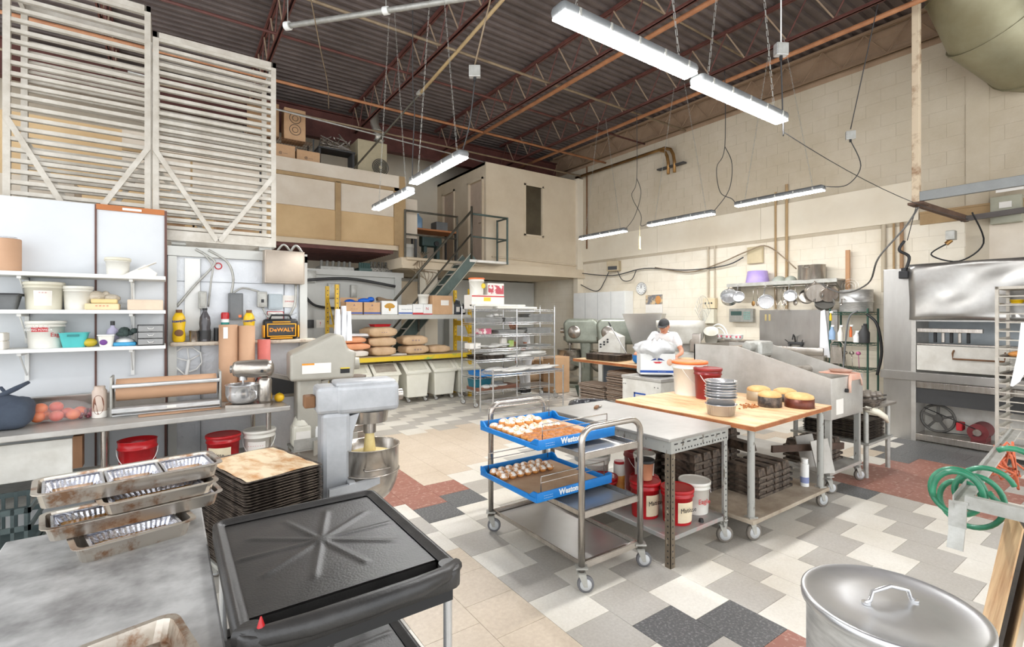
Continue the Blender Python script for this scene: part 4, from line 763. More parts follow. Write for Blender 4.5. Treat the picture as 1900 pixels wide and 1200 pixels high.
t = thing('hanging_aprons', 'white aprons draped over the top of the beige mixer', 'cloth', (1.33, 4.72, 1.4)); g = G()
for i, (dx, dz) in enumerate(((-.03, .3), (.02, .33), (.06, .28))): g.prism([(dx-.02, .0), (dx+.03, 0), (dx+.02, dz), (dx-.005, dz)], -.05+.02*i, .02+.02*i, M=Euler((R(90), 0, 0)).to_matrix().to_4x4())
g.obj('apron_fabric', cloth, t)

# ---- baking sheets stack on a dolly
t = thing('tray_dolly', 'low wheeled dolly under the tall baking sheet stack', 'dolly', (.47, 3.4, 0), 16); g = G(); g.rb(-.23, .23, -.33, .33, .13, .155, .004); g.obj('deck', galv, t)
for x in (-.18, .18):
    for y in (-.27, .27): caster(t, x, y, 0, .04)
_o = 'top second third fourth fifth sixth seventh eighth ninth tenth eleventh twelfth thirteenth fourteenth fifteenth sixteenth seventeenth eighteenth nineteenth twentieth'.split()
def nth(k):     # k = 0 is the top of a stack
    if k < 20: return _o[k]
    a, b = divmod(k+1, 10); return ('twenty', 'thirty', 'forty')[a-2]+('-'+('first' if b == 1 else _o[b-1]) if b else '').replace('-top', '-first') if b else ('twentieth', 'thirtieth', 'fortieth')[a-2]
q = G(); tray_shape(q, .64, .44, .014, .003, .012, .012); me = q.mesh('sheet', rawpan)
for i in range(36):
    z = .156+i*.0158; t = thing('baking_sheet', nth(35-i)+' dark baking sheet down the tall stack beside the mixer', 'baking sheet', (.47+rnd.uniform(-.006, .006), 3.4+rnd.uniform(-.006, .006), z), 106+rnd.uniform(-1.2, 1.2), 'baking sheets stacked beside the mixer')
    inst('sheet', me, t)
t['label'] = 'topmost baking sheet of the stack, lined with stained paper'
g = G(); g.add([(x*.62/8-.31, y*.42/6-.21, .0165+.003*math.sin(x*2.3+y)*(1 if 0 < x < 8 else 1.5)) for x in range(9) for y in range(7)], [(x*7+y, (x+1)*7+y, (x+1)*7+y+1, x*7+y+1) for x in range(8) for y in range(6)], True); g.obj('stained_paper', crust, t)

# ---- near left steel table with foil pans
t = thing('steel_table', 'floury steel table in the near left corner', 'table', (-.18, 1.75, 0)); g = G(); g.rb(-.32, .3, -1.1, .84, .765, .8, .006); g.obj('table_top', floury, t)
q = G(); q.cyl((0, 0, 0), (0, 0, .77), .02, n=12); me = q.mesh('leg', steel)
for x in (-.28, .26):
    for y in (-1.0, .78): inst('leg', me, t, (x, y, 0))
g = G(); g.rb(-.3, .28, -1.05, .8, .2, .22, .004); g.obj('undershelf', galv, t)
def foilpan(L, W, h, parent=None):
    g = G(); n = 44; lp = []
    def loop(a, b, z, wob):
        p = []; per = 2*(a+b)
        for k in range(n*2):
            s_ = per*k/(n*2); 
            if s_ < a: x, y, nx, ny = s_-a/2, -b/2, 0, -1
            elif s_ < a+b: x, y, nx, ny = a/2, s_-a-b/2, 1, 0
            elif s_ < 2*a+b: x, y, nx, ny = a/2-(s_-a-b), b/2, 0, 1
            else: x, y, nx, ny = -a/2, b/2-(s_-2*a-b), -1, 0
            w_ = wob*(1 if k % 2 else -1); p.append((x+nx*w_, y+ny*w_, z))
        return p
    ls = [loop(L-.04, W-.04, .002, .001), loop(L-.03, W-.03, .006, .0022), loop(L-.008, W-.008, h-.004, .0022), loop(L+.012, W+.012, h, 0), loop(L+.014, W+.014, h+.003, 0), loop(L-.002, W-.002, h+.003, 0)]
    v = sum(ls, []); N = n*2; g.add(v, [(j*N+i, j*N+(i+1) % N, (j+1)*N+(i+1) % N, (j+1)*N+i) for j in range(5) for i in range(N)]+[tuple(range(N-1, -1, -1))]); return g
def hotpan(loc, L, W, h, label, rz, n, offs=0, fl_=.85):
    t = thing('steam_pan', label, 'pan', loc, rz, 'steel pans of foil trays on near table'); g = G(); tray_shape(g, L, W, h, .003, .014, .012, r=.03); g.obj('pan_body', panm, t)
    k = L*fl_/n
    for i in range(n):
        cx = offs+(i-(n-1)/2)*k
        f = thing('foil_tray', '%s ribbed foil tray inside the %s' % (('only',) if n == 1 else ('left', 'right') if n == 2 else ('left', 'middle', 'right'))[i] if 0 else (('only', ), ('left', 'right'), ('left', 'middle', 'right'))[n-1][i]+' ribbed foil tray inside the '+label.split(',')[0], 'foil tray', (0, 0, 0)); f.location = rot(az=rz, loc=loc) @ Vector((cx, 0, .006)); f.rotation_euler = (0, 0, R(rz))
        foilpan(k-.02, W-.05, h-.012).obj('foil_shell', foil, f); g = G(); g.rb(-(k-.06)/2, (k-.06)/2, -(W-.09)/2, (W-.09)/2, .003, .016, .004); g.obj('syrup_film', oil, f)
    return t
hotpan((-.105, 2.31, .8), .34, .17, .055, 'bottom and shortest steel pan, on the table', 13, 1, 0, .82)
hotpan((-.1, 2.42, .862), .53, .19, .05, 'second lowest steel pan, showing foil at both ends', 9, 2, 0, .95)
hotpan((-.03, 2.40, .918), .36, .16, .045, 'short middle steel pan, resting on the second lowest', 11, 1, -.01, .86)
hotpan((-.115, 2.48, .968), .56, .23, .055, 'topmost and largest steel pan, holding three', 8, 3, 0, .96)
t = thing('steam_pan', 'tan steel pan at the bottom edge of the photo, on the near table', 'pan', (-.06, 1.42, .8), 12, 'steel pans of foil trays on near table'); g = G(); tray_shape(g, .2, .3, .05, .003, .014, .012, r=.03); g.obj('pan_body', panm, t)

# ---- black utility cart
t = thing('utility_cart', 'black plastic two-shelf utility cart in the foreground', 'cart', (.45, 1.775, 0))
def cart_shelf(z, name):
    g = G(); X, Y = .315, .43
    def loop(i, zz, bow=.012, r=.05):
        p = []
        for cx, cy, a0 in ((X-r, Y-r, 0), (-X+r, Y-r, 90), (-X+r, -Y+r, 180), (X-r, -Y+r, 270)):
            for k in range(5): a = R(a0+k*22.5); p.append((cx+(r-i)*math.cos(a), cy+(r-i)*math.sin(a), zz))
        return p
    ls = [loop(.02, z-.06), loop(.0, z-.05), loop(0, z), loop(.006, z+.006), loop(.018, z+.006), loop(.024, z-.002), loop(.034, z-.002), loop(.04, z-.008)]
    v = sum(ls, []); n = 20; g.add(v, [(j*n+i, j*n+(i+1) % n, (j+1)*n+(i+1) % n, (j+1)*n+i) for j in range(7) for i in range(n)], True); g.add(loop(.02, z-.06), [tuple(range(n-1, -1, -1))])
    # deck with a handle recess at the front (-Y)
    N = 72; y0 = -Y+.13
    gv = []; gf = []
    for i in range(N+1):
        for j in range(N+1):
            x = -X+.04+(2*X-.08)*i/N; y = y0+(Y-.04-y0)*j/N; cy = (y0+Y)/2-.0
            a = math.atan2(y-cy, x); d = math.hypot(x, y-cy); ph = (a*10/(2*PI)) % 1; off = min(ph, 1-ph)*2*PI/10*d; rib = .005*math.exp(-(off/.011)**2)*(1 if .03 < d < .25 else max(0, 1-abs(d-.25)/.03) if d > .25 else 1)
            gv.append((x, y, z-.012+rib+.003*max(0, 1-d/.05)))
    gf = [(i*(N+1)+j, (i+1)*(N+1)+j, (i+1)*(N+1)+j+1, i*(N+1)+j+1) for i in range(N) for j in range(N)]
    g.add(gv, gf, True); g.box(-X+.04, X-.04, y0, Y-.04, z-.05, z-.02)
    o = g.obj(name, cartp, t)
    g = G(); pts = [(-X+.06, -Y+.10), (-X+.1, -Y+.04), (0, -Y+.03), (X-.1, -Y+.04), (X-.06, -Y+.10), (X-.03, -Y+.13), (-X+.03, -Y+.13)]
    g.box(-X+.03, X-.03, -Y+.03, -Y+.13, z-.1, z-.05); g.obj('handle_recess', black, o)
    g = G(); g.tube([(-X+.0, -Y+.06, z-.01), (-X+.06, -Y+.02, z-.006), (-.15, -Y-.008, z), (0, -Y-.016, z+.002), (.15, -Y-.008, z), (X-.06, -Y+.02, z-.006), (X, -Y+.06, z-.01)], [.02, .025, .03, .032, .03, .025, .02], 10); g.obj('push_handle', cartp, o)
    for sx in (-1, 1):
        g = G(); g.cyl((sx*(X-.035), -Y+.055, z-.06), (sx*(X-.035), -Y+.055, z+.008), .035, .03, 16); g.obj('corner_boss', cartp, o)
    return o
cart_shelf(.85, 'top_shelf'); cart_shelf(.42, 'middle_shelf'); cart_shelf(.14, 'lower_shelf')
q = G(); q.cyl((0, 0, .1), (0, 0, .82), .014, n=14); me = q.mesh('upright', chrome)
for x in (-.28, .28):
    for y in (-.375, .385): inst('upright', me, t, (x, y, 0)); caster(t, x*.9, y*.9, 0, .035)
t = thing('red_marker', 'small red pointed clip at the cart near-left corner', 'clip', (.19, 1.37, .862), 0); g = G(); g.cyl((0, 0, 0), (0, 0, .03), .011, .002, 8); g.obj('clip_body', redp, t)
# ================================================================ CENTRE
t = thing('steel_trolley', 'stainless three-tier trolley carrying two blue bread trays', 'trolley', (2.27, 2.65, 0))
for y, l in ((-.5, 'front'), (.5, 'rear')):
    g = G(); n = [(-.26, y, .12), (-.26, y, .84)]
    for k in range(0, 7): a = PI-PI/2*k/6; n.append((-.17+.09*math.cos(a), y, .88+.09*math.sin(a)))
    for k in range(0, 7): a = PI/2-PI/2*k/6; n.append((.17+.09*math.cos(a), y, .88+.09*math.sin(a)))
    n += [(.26, y, .84), (.26, y, .12)]
    g.tube(n, .02, 8); g.obj('end_frame', steel, t)
for z in (.815, .465, .165):
    g = G(); tray_shape(g, .98, .49, .03, .003, .004, .006, M=rot(az=90, loc=(0, 0, z-.03)), r=.012); g.box(-.25, .25, -.5, -.47, z-.035, z); g.box(-.25, .25, .47, .5, z-.035, z); o = g.obj('shelf', steel, t)
    g = G(); g.box(-.23, .23, -.46, .46, z-.026, z-.022); g.obj('shelf_sheet', stain, o)
for x in (-.26, .26):
    for y in (-.5, .5): caster(t, x, y, 0, .05, mat('light_wheel', (110, 110, 112), .5), -35)
def bread_tray(loc, label, rz=0):
    t = thing('bread_tray', label, 'tray', loc, rz, 'blue bread trays on the steel trolley'); L = .33
    g = G(); g.box(-L, L, -L, L, 0, .006)
    for s_ in (-1, 1):
        g.rb(s_*L-.006, s_*L+.006, -L, L, 0, .035, .003); g.rb(-L, L, s_*L-.006, s_*L+.006, 0, .06, .003)
        g.prism([(-L, .03), (-L+.08, .03), (-L+.03, .065), (-L, .065)], s_*L-.006, s_*L+.006, M=Matrix(((0, 0, 1, 0), (1, 0, 0, 0), (0, 1, 0, 0), (0, 0, 0, 1)))); g.prism([(L, .03), (L-.08, .03), (L-.03, .065), (L, .065)], s_*L-.006, s_*L+.006, M=Matrix(((0, 0, 1, 0), (1, 0, 0, 0), (0, 1, 0, 0), (0, 0, 0, 1))))
    g.obj('tray_body', bluep, t)
    for s_ in (-1, 1):
        g = G(); y = s_*(L-.02)
        g.tube([(-L+.05, y, .03), (-L+.05, y, .15), (L-.05, y, .15), (L-.05, y, .03)], .004, 6); g.tube([(-L+.05, y, .11), (L-.05, y, .11)], .0025, 5); g.obj('wire_rail', steel, t)
    g = G(); g.box(-L+.02, L-.02, -L+.02, L-.02, .0065, .009); g.obj('kraft_liner', mat('liner', (196, 164, 132), .8, 0, (176, 142, 110), 5), t)
    text('Weston', .05, white, t, FR(-.07, -L-.0075, .033), bold=.002); text('--- ---- -- ---- --', .012, white, t, FR(-.24, -L-.0075, .036)); text('-- ---- ---- --- --', .012, white, t, FR(-.24, -L-.0075, .022))
    return t
bread_tray((2.16, 2.67, .825), 'upper blue bread tray, filled with sugared and caramel puffs'); bread_tray((2.2, 2.735, .478), 'lower blue bread tray, half filled with small sugared puffs')
def puffmesh(r, h, m2, name, t0=22):
    g = G(); n = 14; v = []; 
    g.ell((0, 0, h*.45), (r, r*.92, h*.48), 12, 8); b = g.mesh('bun', bread)
    g = G(); vv = []; ff = []; nn = 12
    for j in range(5):
        t_ = R(t0+(84-t0)/4*j)
        for i in range(nn):
            a = 2*PI*i/nn; k = 1.03+(.05*math.sin(a*3) if j == 0 else 0); vv.append((r*k*math.cos(t_)*math.cos(a), r*.92*k*math.cos(t_)*math.sin(a), h*.45+h*.5*math.sin(t_)+.001))
    ff = [(j*nn+i, j*nn+(i+1) % nn, (j+1)*nn+(i+1) % nn, (j+1)*nn+i) for j in range(4) for i in range(nn)]+[(4*nn+i, 4*nn+(i+1) % nn, 5*nn) for i in range(nn)]
    vv.append((0, 0, h*.95+.001))
    g.add(vv, ff, True); return b, g.mesh('topping', m2)
PF = {'s': puffmesh(.04, .052, sugar, 's'), 'c': puffmesh(.039, .046, caramel, 'c', 38), 'm': puffmesh(.034, .052, sugar, 'm', 4)}
def puff(k, x, y, z, label, grp, tz=0, tx=0):
    t = thing('cream_puff', label, 'pastry', (x, y, z), rnd.uniform(0, 90), grp); t.rotation_euler[0] = R(tx)
    a, b = PF[k]; inst('bun', a, t); o = inst('topping', b, t); o.name = 'topping'
OR = ('first', 'second', 'third', 'fourth', 'fifth', 'sixth', 'seventh', 'eighth', 'ninth', 'tenth', 'eleventh', 'twelfth', 'thirteenth')
for j in range(8):
    for i in range(6):
        k = 's' if (j >= 4 or (j == 3 and i < 2)) else 'c'
        if i == 5 and j > 5: continue
        puff(k, 1.885+i*.075+rnd.uniform(-.006, .006), 2.395+j*.073+rnd.uniform(-.006, .006), .836, ('sugar-dusted' if k == 's' else 'caramel glazed')+' puff, %s row from near edge, %s from left, upper blue tray' % (OR[j], OR[i]), 'puffs on the upper tray')
for j in range(2):
    for i in range(4): puff('s', 1.93+i*.078, 2.78+j*.075, .868, 'sugared puff lying on others, %s from left, %s upper row, upper tray' % (OR[i], ('near', 'far')[j]), 'second layer of sugared puffs')
for j in range(3):
    for i in range(7): puff('m', 1.925+i*.068+rnd.uniform(-.004, .004)+(.012 if j == 1 else 0), 2.84+j*.068, .489, 'small sugared round puff, %s from left, %s row, lower blue tray' % (OR[i], ('near', 'middle', 'far')[j]), 'round puffs on the lower tray')

# ---- slotted steel table
def slotted(t, x, y, z0, z1, m, sx, sy, parent=None):
    g = G(); w_ = .045; g.box(min(x, x+sx*w_), max(x, x+sx*w_), min(y, y+sy*.004), max(y, y+sy*.004), z0, z1); g.box(min(x, x+sx*.004), max(x, x+sx*.004), min(y, y+sy*w_), max(y, y+sy*w_), z0, z1); o = g.obj('leg', m, t)
    g = G(); z = z0+.03
    while z < z1-.02:
        g.cyl((x+sx*.022, y-sy*.0006, z), (x+sx*.022, y+sy*.001, z), .006, n=8); g.cyl((x-sx*.0006, y+sy*.022, z), (x+sx*.001, y+sy*.022, z), .006, n=8); z += .04
    s_ = g.obj('bolt_holes', black, o); s_['kind'] = 'stuff'
speck = mat('chipped_paint', (112, 100, 84), .5, .3, (196, 184, 160), 26, thr=(.34, .42), stretch=(1, 1, .4)); speck2 = mat('chipped_grey', (166, 166, 160), .5, .3, (96, 88, 76), 26, thr=(.36, .42), stretch=(1, 1, .4))
t = thing('slotted_table', 'steel table on perforated angle legs beside the trolley', 'table', (2.98, 2.62, 0))
g = G(); g.rb(-.36, .34, -.63, .63, .83, .85, .004); g.obj('table_top', mat('grey_top', (178, 176, 170), .38, .4, (140, 136, 130), 1.6, amt=1, bump=.05), t)
for x, sx in ((-.32, 1), (.33, -1)):
    for y, sy in ((-.61, 1), (.61, -1)): slotted(t, x, y, 0 if (x < 0 and y < 0) else .12, .83, speck if x < 0 else speck2, sx, sy)
for x, y in ((.3, -.58), (.3, .58), (-.29, .58)): caster(t, x, y, 0, .06, tyre)
for a in ((-.32, .33, -.614, -.609), (-.32, .33, .609, .614)): g = G(); g.box(*a, .745, .83); o = g.obj('apron_rail', speck2, t)
g = G()
for i in range(9):
    x = -.27+i*.068; g.box(x-.018, x+.018, -.6152, -.613, .8, .808); g.cyl((x, -.6155, .765), (x, -.613, .765), .006, n=8); g.cyl((x+.03, -.6155, .765), (x+.03, -.613, .765), .006, n=8)
q_ = g.obj('rail_slots', black, t); q_['kind'] = 'stuff'
for x in (-.322, .33): g = G(); g.box(x-.003, x+.003, -.61, .61, .745, .83); g.obj('side_rail', speck2, t)
g = G(); g.rb(-.314, .324, -.604, .604, .17, .2, .003); g.obj('undershelf', mat('stained_shelf', (160, 160, 156), .5, .3, (186, 150, 146), 7, thr=(.3, .5)), t)
t = thing('dough_scraper', 'wooden handled scraper lying on the slotted table', 'scraper', (3.0, 3.02, .851), 35); g = G(); g.rb(-.07, .03, -.014, .014, 0, .02, .005); g.obj('handle', brownw, t); g = G(); g.box(.03, .09, -.03, .03, .006, .009); g.obj('blade', steel, t)
matisse((2.83, 2.36, .201), .105, .25, 'red pail at left on slotted table undershelf, under a tall cup', 0)
t = thing('deli_cup', 'tall peach coloured tub with black lid on the red pail', 'tub', (2.83, 2.36, .459)); g = G(); g.lathe([(.05, 0), (.062, .125), (.064, .125)], n=24); g.obj('cup_body', mat('peach_cup', (206, 150, 118), .3, 0, (190, 132, 100), 8), t); g = G(); g.lathe([(.066, .122), (.068, .142), (.06, .146)], n=24); g.obj('lid', black, t)
matisse((2.93, 2.16, .201), .108, .235, 'red pail right behind the perforated front leg', -5)
pail((3.19, 2.2, .201), .108, .225, whitep, whitep, 'white pail with eagle lettering, red mark, near caster', 20, (redi, 10, 48, .62, .82, [('Eagle', .05, redi, -38, .45), ('ACTION', .018, white, 28, .75), ('POWDER', .018, white, 28, .67)]), False)
matisse((3.05, 2.55, .201), .105, .18, 'low red pail in middle of the undershelf, half hidden', 0, False)
pail((3.05, 2.55, .392), .08, .17, whitep, whitep, 'white pail standing on the low red pail', 0, None, False)
pail((3.2, 2.75, .201), .11, .34, dredp, dredp, 'brownish red lidded pail at back of the undershelf', 0, None, True)
pail((2.86, 2.9, .201), .11, .3, whitep, whitep, 'large white pail at the back left of undershelf', 0, None, True); matisse((2.76, 2.7, .201), .1, .2, 'red pail behind the blue trays on undershelf', 10, False)
t = thing('label_jar', 'orange labelled jar between pails on undershelf', 'jar', (2.95, 2.72, .201)); g = G(); g.cyl((0, 0, 0), (0, 0, .26), .045, n=18); g.obj('jar_body', whitep, t); g = G(); g.cyl((0, 0, .03), (0, 0, .17), .046, n=18); g.obj('label', mat('orange_label', (214, 110, 52), .5, 0, (236, 180, 90), 16), t); g = G(); g.cyl((0, 0, .26), (0, 0, .28), .04); g.obj('cap', redp, t)
t = thing('black_knob', 'small black knob on undershelf front edge', 'knob', (3.05, 2.05, .201)); g = G(); g.cyl((0, 0, 0), (0, 0, .022), .018, .014); g.obj('knob_body', black, t)

# ---- maple work table
t = thing('baking_table', 'wheeled work table with a flour-worn maple top', 'table', (3.98, 2.5, 0))
q_ = [( -.63, -.67), (.69, -.62), (.69, .64), (-.62, .64)]
g = G(); g.prism(q_, .83, .868); g.obj('table_top', wood, t); g = G(); g.prism([(x*1.002, y*1.002) for x, y in q_], .832, .862); g.obj('top_edge', woodedge, t)
q = G(); q.cyl((0, 0, .17), (0, 0, .83), .026, n=14); me = q.mesh('leg', speck2)
for x in (-.5, .6):
    for y in (-.57, .57): inst('leg', me, t, (x, y, 0)); caster(t, x, y, 0, .062, tyre, -20)
g = G(); g.rb(-.56, .66, -.62, .62, .14, .17, .004); g.obj('undershelf', mat('shelf_board', (190, 178, 160), .6, .1, (150, 136, 118), 6), t)
def bucket2(): pass
t = pail((4.2, 2.95, .868), .16, .32, whitep, orangep, 'large white bucket with orange lid on the maple table', 10)
t = pail((4.12, 2.7, .868), .12, .28, dredp, dredp, 'dark red bucket with paper label beside the bowl stack', 0, (paper, -25, 20, .35, .72), True)
# stack of cake tins
g = G(); g.lathe([(.085, 0), (.098, .005), (.11, .08), (.119, .083), (.119, .087), (.107, .086), (.095, .01)], n=30, cap1=True); me = g.mesh('tin', chrome)
for i in range(8):
    z = .868+(0 if i == 0 else .035+.021*i); t = thing('round_tin', nth(7-i)+' shiny round cake tin down the nested stack on maple table', 'cake tin', (3.53+rnd.uniform(-.003, .003), 2.2+rnd.uniform(-.003, .003), z), rnd.uniform(0, 90), 'nested round cake tins'); inst('tin_body', me, t)
def cake(x, y, r, h, m, label):
    t = thing('sponge_cake', label, 'cake', (x, y, .868)); g = G(); g.lathe([(r*.98, 0), (r, .004), (r, h), (r*.97, h), (r*.96, .01)], n=32, cap1=False); g.obj('cake_ring', m, t); g = G(); g.lathe([(r*.95, .005), (r*.96, h), (r*1.0, h+.008), (r*.93, h+.026), (r*.6, h+.042), (.001, h+.047)], n=32); g.obj('cake_sponge', sponge, t)
cake(4.19, 2.16, .092, .085, darkpan, 'golden sponge cake in a dark ring, second from front'); cake(4.36, 2.0, .112, .075, mat('rusty_ring', (124, 62, 40), .4, .3, (84, 40, 28), 12), 'golden sponge in a rust-red ring, nearest the machine end')
cake(4.42, 2.38, .1, .085, mat('tan_ring', (180, 160, 132), .5, .2), 'golden sponge in a pale ring, behind the second cake'); cake(4.57, 2.22, .098, .07, darkpan, 'golden sponge farthest right, against the machine side')
t = thing('cake_crumbs', 'heap of broken golden crumbs on the maple table', 'crumbs', (4.02, 2.24, .868)); g = G()
for i in range(60): a = rnd.uniform(0, 6.28); d = abs(rnd.gauss(0, .06)); g.ell((d*math.cos(a)*1.4, d*math.sin(a), rnd.uniform(.003, .012)), (rnd.uniform(.005, .016), rnd.uniform(.004, .012), .006), 6, 4)
o = g.obj('crumb_heap', caramel, t); o['kind'] = 'stuff'
# loaf pan straps
g = G(); 
def loafsolid(g, L, W, h, M):
    v = []
    for a, b, z in ((L/2, W/2, 0), (L/2-.012, W/2-.012, h)): v += [(-a, -b, z), (a, -b, z), (a, b, z), (-a, b, z)]
    g.add(v, [(0, 3, 2, 1), (4, 5, 6, 7), (0, 1, 5, 4), (1, 2, 6, 5), (2, 3, 7, 6), (3, 0, 4, 7)], False, M)
lm_ = G(); loafsolid(lm_, .3, .115, .075, Matrix.Identity(4)); lmesh = lm_.mesh('loaf_pan', darkpan)
st_ = G(); st_.box(-.16, .16, -.27, -.262, 0, .022); st_.box(-.16, .16, .262, .27, 0, .022); st_.box(-.162, -.154, -.27, .27, 0, .022); st_.box(.154, .162, -.27, .27, 0, .022); smesh = st_.mesh('strap_frame', rawpan)
def loafstrap(x, y, z, rz, label, grp, bottom=False):
    t = thing('loaf_pan_strap', label, 'loaf pans', (x, y, z), rz, grp); inst('strap_frame', smesh, t)
    for k in range(4): inst('loaf_pan', lmesh, t, (0, -.195+k*.13, .004))
for i in range(4): loafstrap(4.14, 2.24, .171+i*.048, 90, nth(3-i)+' strap of upside-down loaf pans, counted down the front stack' if i < 3 else 'top strap of the front loaf pan stack, bottoms up', 'front loaf pan stack')
for i in range(5): loafstrap(3.75, 2.56, .171+i*.062, 90, nth(4-i)+' strap of loaf pans, counted down the taller left stack' if i < 4 else 'top strap of the taller left loaf pan stack', 'left loaf pan stack')
for i in range(6): loafstrap(4.32, 2.82, .171+i*.06, 90, nth(5-i)+' strap of loaf pans, counted down the rear stack' if i < 5 else 'top strap of the rear loaf pan stack', 'rear loaf pan stack')
for i in range(5): loafstrap(3.72, 2.95, .171+i*.062, 90, nth(4-i)+' strap of loaf pans, counted down the back left stack' if i < 4 else 'top strap of the back left loaf pan stack', 'back left loaf pan stack')
t = thing('single_loaf_pan', 'single upturned loaf pan lying on the front stack rear', 'loaf pan', (4.4, 2.56, .395), 80); inst('pan_body', lmesh, t)
t = thing('spray_can', 'white aerosol can at the right corner of table undershelf', 'can', (4.5, 2.02, .171)); g = G(); g.cyl((0, 0, 0), (0, 0, .19), .033, n=20); g.cyl((0, 0, .19), (0, 0, .2), .028, .02); g.obj('can_body', white, t); g = G(); g.cyl((0, 0, .2), (0, 0, .235), .026, n=18); g.obj('cap', white, t); g = G(); g.lathe([(.0338, .03), (.0338, .08)], n=20, cap0=False, cap1=False); g.obj('blue_print', mat('pale_ink', (140, 150, 190), .5), t)
t = thing('wood_plank', 'long dark brown stick under the tables', 'stick', (4.9, 2.15, .42), 0); g = G(); g.bar((-.5, .1, .03), (.45, -.1, -.04), .02, .06); g.obj('plank', mat('dark_plank', (84, 62, 48), .7, 0, (58, 42, 32), 9), t)

# ---- dough moulder machine
t = thing('dough_sheeter', 'long stainless dough moulder with sloping open trough', 'machine', (4.95, 2.0, 0))
sidep = [(0, .68), (0, 1.06), (.9, 1.31), (1.42, 1.31), (1.42, .9), (.25, .68)]
MY = Matrix(((0, 0, 1, 0), (1, 0, 0, 0), (0, 1, 0, 0), (0, 0, 0, 1)))
for x, nm in ((0, 'side_panel'), (.69, 'side_panel')): g = G(); g.prism(sidep, x, x+.018, M=MY); g.obj(nm, worn, t)
g = G(); g.rb(0, .708, -.006, .0, .68, 1.06, .003); g.obj('end_panel', worn, t); g = G(); g.box(0, .708, 1.405, 1.42, .9, 1.31); g.obj('end_panel', steel, t)
g = G(); g.prism([(0, .72), (0, .9), (.9, 1.12), (1.42, 1.12), (1.42, 1.0), (.3, .72)], .02, .69, M=MY); g.obj('conveyor_bed', mat('canvas_belt', (188, 180, 166), .7, 0, (160, 150, 134), 6), t)
for y, z, r in ((.5, 1.06, .05), (.95, 1.2, .06), (1.2, 1.24, .05)): g = G(); g.cyl((.02, y, z), (.69, y, z), r, n=20); g.obj('roller', steel, t)
g = G(); g.rb(.2, .48, .75, .95, 1.2, 1.36, .03); g.cyl((.2, .85, 1.3), (.1, .85, 1.3), .05); g.obj('gear_housing', galv, t)
g = G(); g.cyl((.3, -.006, .93), (.3, -.03, .93), .018); g.obj('knob', black, t); g = G(); g.box(.1, .25, -.009, -.006, .72, .86); g.obj('rating_plate', paper, t)
g = G(); g.prism([(.0, .89), (0, .93), (.22, .99), (.22, .95)], .02, .69, M=MY); g.obj('outfeed_tray', worn, t)
q = G(); q.bar((0, 0, .13), (0, 0, .72), .045); me = q.mesh('leg', speck2)
for x in (.03, .67):
    for y in (.03, 1.36): inst('leg', me, t, (x, y, 0)); caster(t, x, y, 0, .055, tyre)
g = G(); g.rb(0, .7, 0, 1.38, .17, .2, .003); g.obj('undershelf', worn, t)
t = thing('pink_cloth', 'pink cloth draped over the near end of the moulder', 'cloth', (5.45, 2.1, 1.065)); g = G(); g.rb(-.13, .12, -.105, .16, .0, .014, .006); g.rb(-.12, .1, -.125, -.108, -.05, .012, .006); g.tube([(-.12, -.118, .0), (-.14, -.12, -.08), (-.15, -.125, -.16)], .014); g.tube([(.08, -.118, 0), (.12, -.122, -.06), (.14, -.122, -.11)], .01); g.obj('cloth_fabric', mat('salmon_cloth', (222, 152, 126), .85, 0, (200, 176, 160), 5, bump=.3), t)
t = thing('ladle_tray', 'round hooped pan lying on pink cloth', 'pan', (5.42, 2.1, 1.081)); g = G(); g.lathe([(.08, 0), (.1, .025), (.104, .025), (.08, .004)], n=22); g.obj('pan_body', mat('rusty_pan', (180, 140, 120), .5), t)
t = thing('metal_scoop_bin', 'dented steel chute leaning under the moulder', 'chute', (4.95, 2.12, .2), -25); g = G(); g.rb(-.08, .1, -.1, .2, 0, .012, .003, rot(ax=0)); g.prism([(-.08, 0), (.1, 0), (.02, .32), (-.16, .3)], -.08, -.07, M=Euler((R(90), 0, 0)).to_matrix().to_4x4()); g.prism([(-.08, 0), (.1, 0), (.02, .32), (-.16, .3)], .1, .11, M=Euler((R(90), 0, 0)).to_matrix().to_4x4()); g.obj('chute_body', worn, t)
for i in range(4): loafstrap(5.3, 2.3, .201+i*.045, 90, nth(3-i)+' loaf pan strap down the pile on the moulder undershelf' if i < 3 else 'top loaf pan strap on moulder undershelf', 'loaf pans under the moulder')
carton((4.83, 3.3, .0), .26, .26, .34, white, 'white open carton with dark rags under the moulder', 10, flaps=True)
t = thing('rag_heap', 'beige rag heap on the floor side of white carton', 'cloth', (4.45, 2.95, .171)); g = G()
for i in range(8): g.ell((rnd.uniform(-.08, .08), rnd.uniform(-.06, .06), rnd.uniform(.02, .1)), (.06, .05, .03), 9, 5)
g.obj('rag', mat('beige_rag', (196, 184, 162), .9), t)

# ---- small side table with muffin trays
t = thing('side_table', 'small steel table right of the moulder, with undershelf', 'table', (6.0, 2.35, 0)); g = G(); g.rb(-.28, .42, -.4, .4, .69, .715, .004); g.obj('table_top', steel, t)
q = G(); q.cyl((0, 0, 0), (0, 0, .7), .023, n=12); me = q.mesh('leg', galv)
for x in (-.22, .36):
    for y in (-.34, .34): inst('leg', me, t, (x, y, 0))
g = G(); g.rb(-.26, .4, -.38, .38, .33, .355, .004); g.obj('undershelf', galv, t)
q = G(); tray_shape(q, .62, .42, .012, .003, .01, .01); me = q.mesh('sheet', rawpan)
for i in range(13): t = thing('baking_sheet', nth(12-i)+' baking sheet down the pile under the side table' if i < 12 else 'topmost baking sheet on side table undershelf', 'baking sheet', (6.04+rnd.uniform(-.01, .01), 2.32, .356+i*.0155), 90+rnd.uniform(-2, 2), 'baking sheets under the side table'); inst('sheet', me, t)
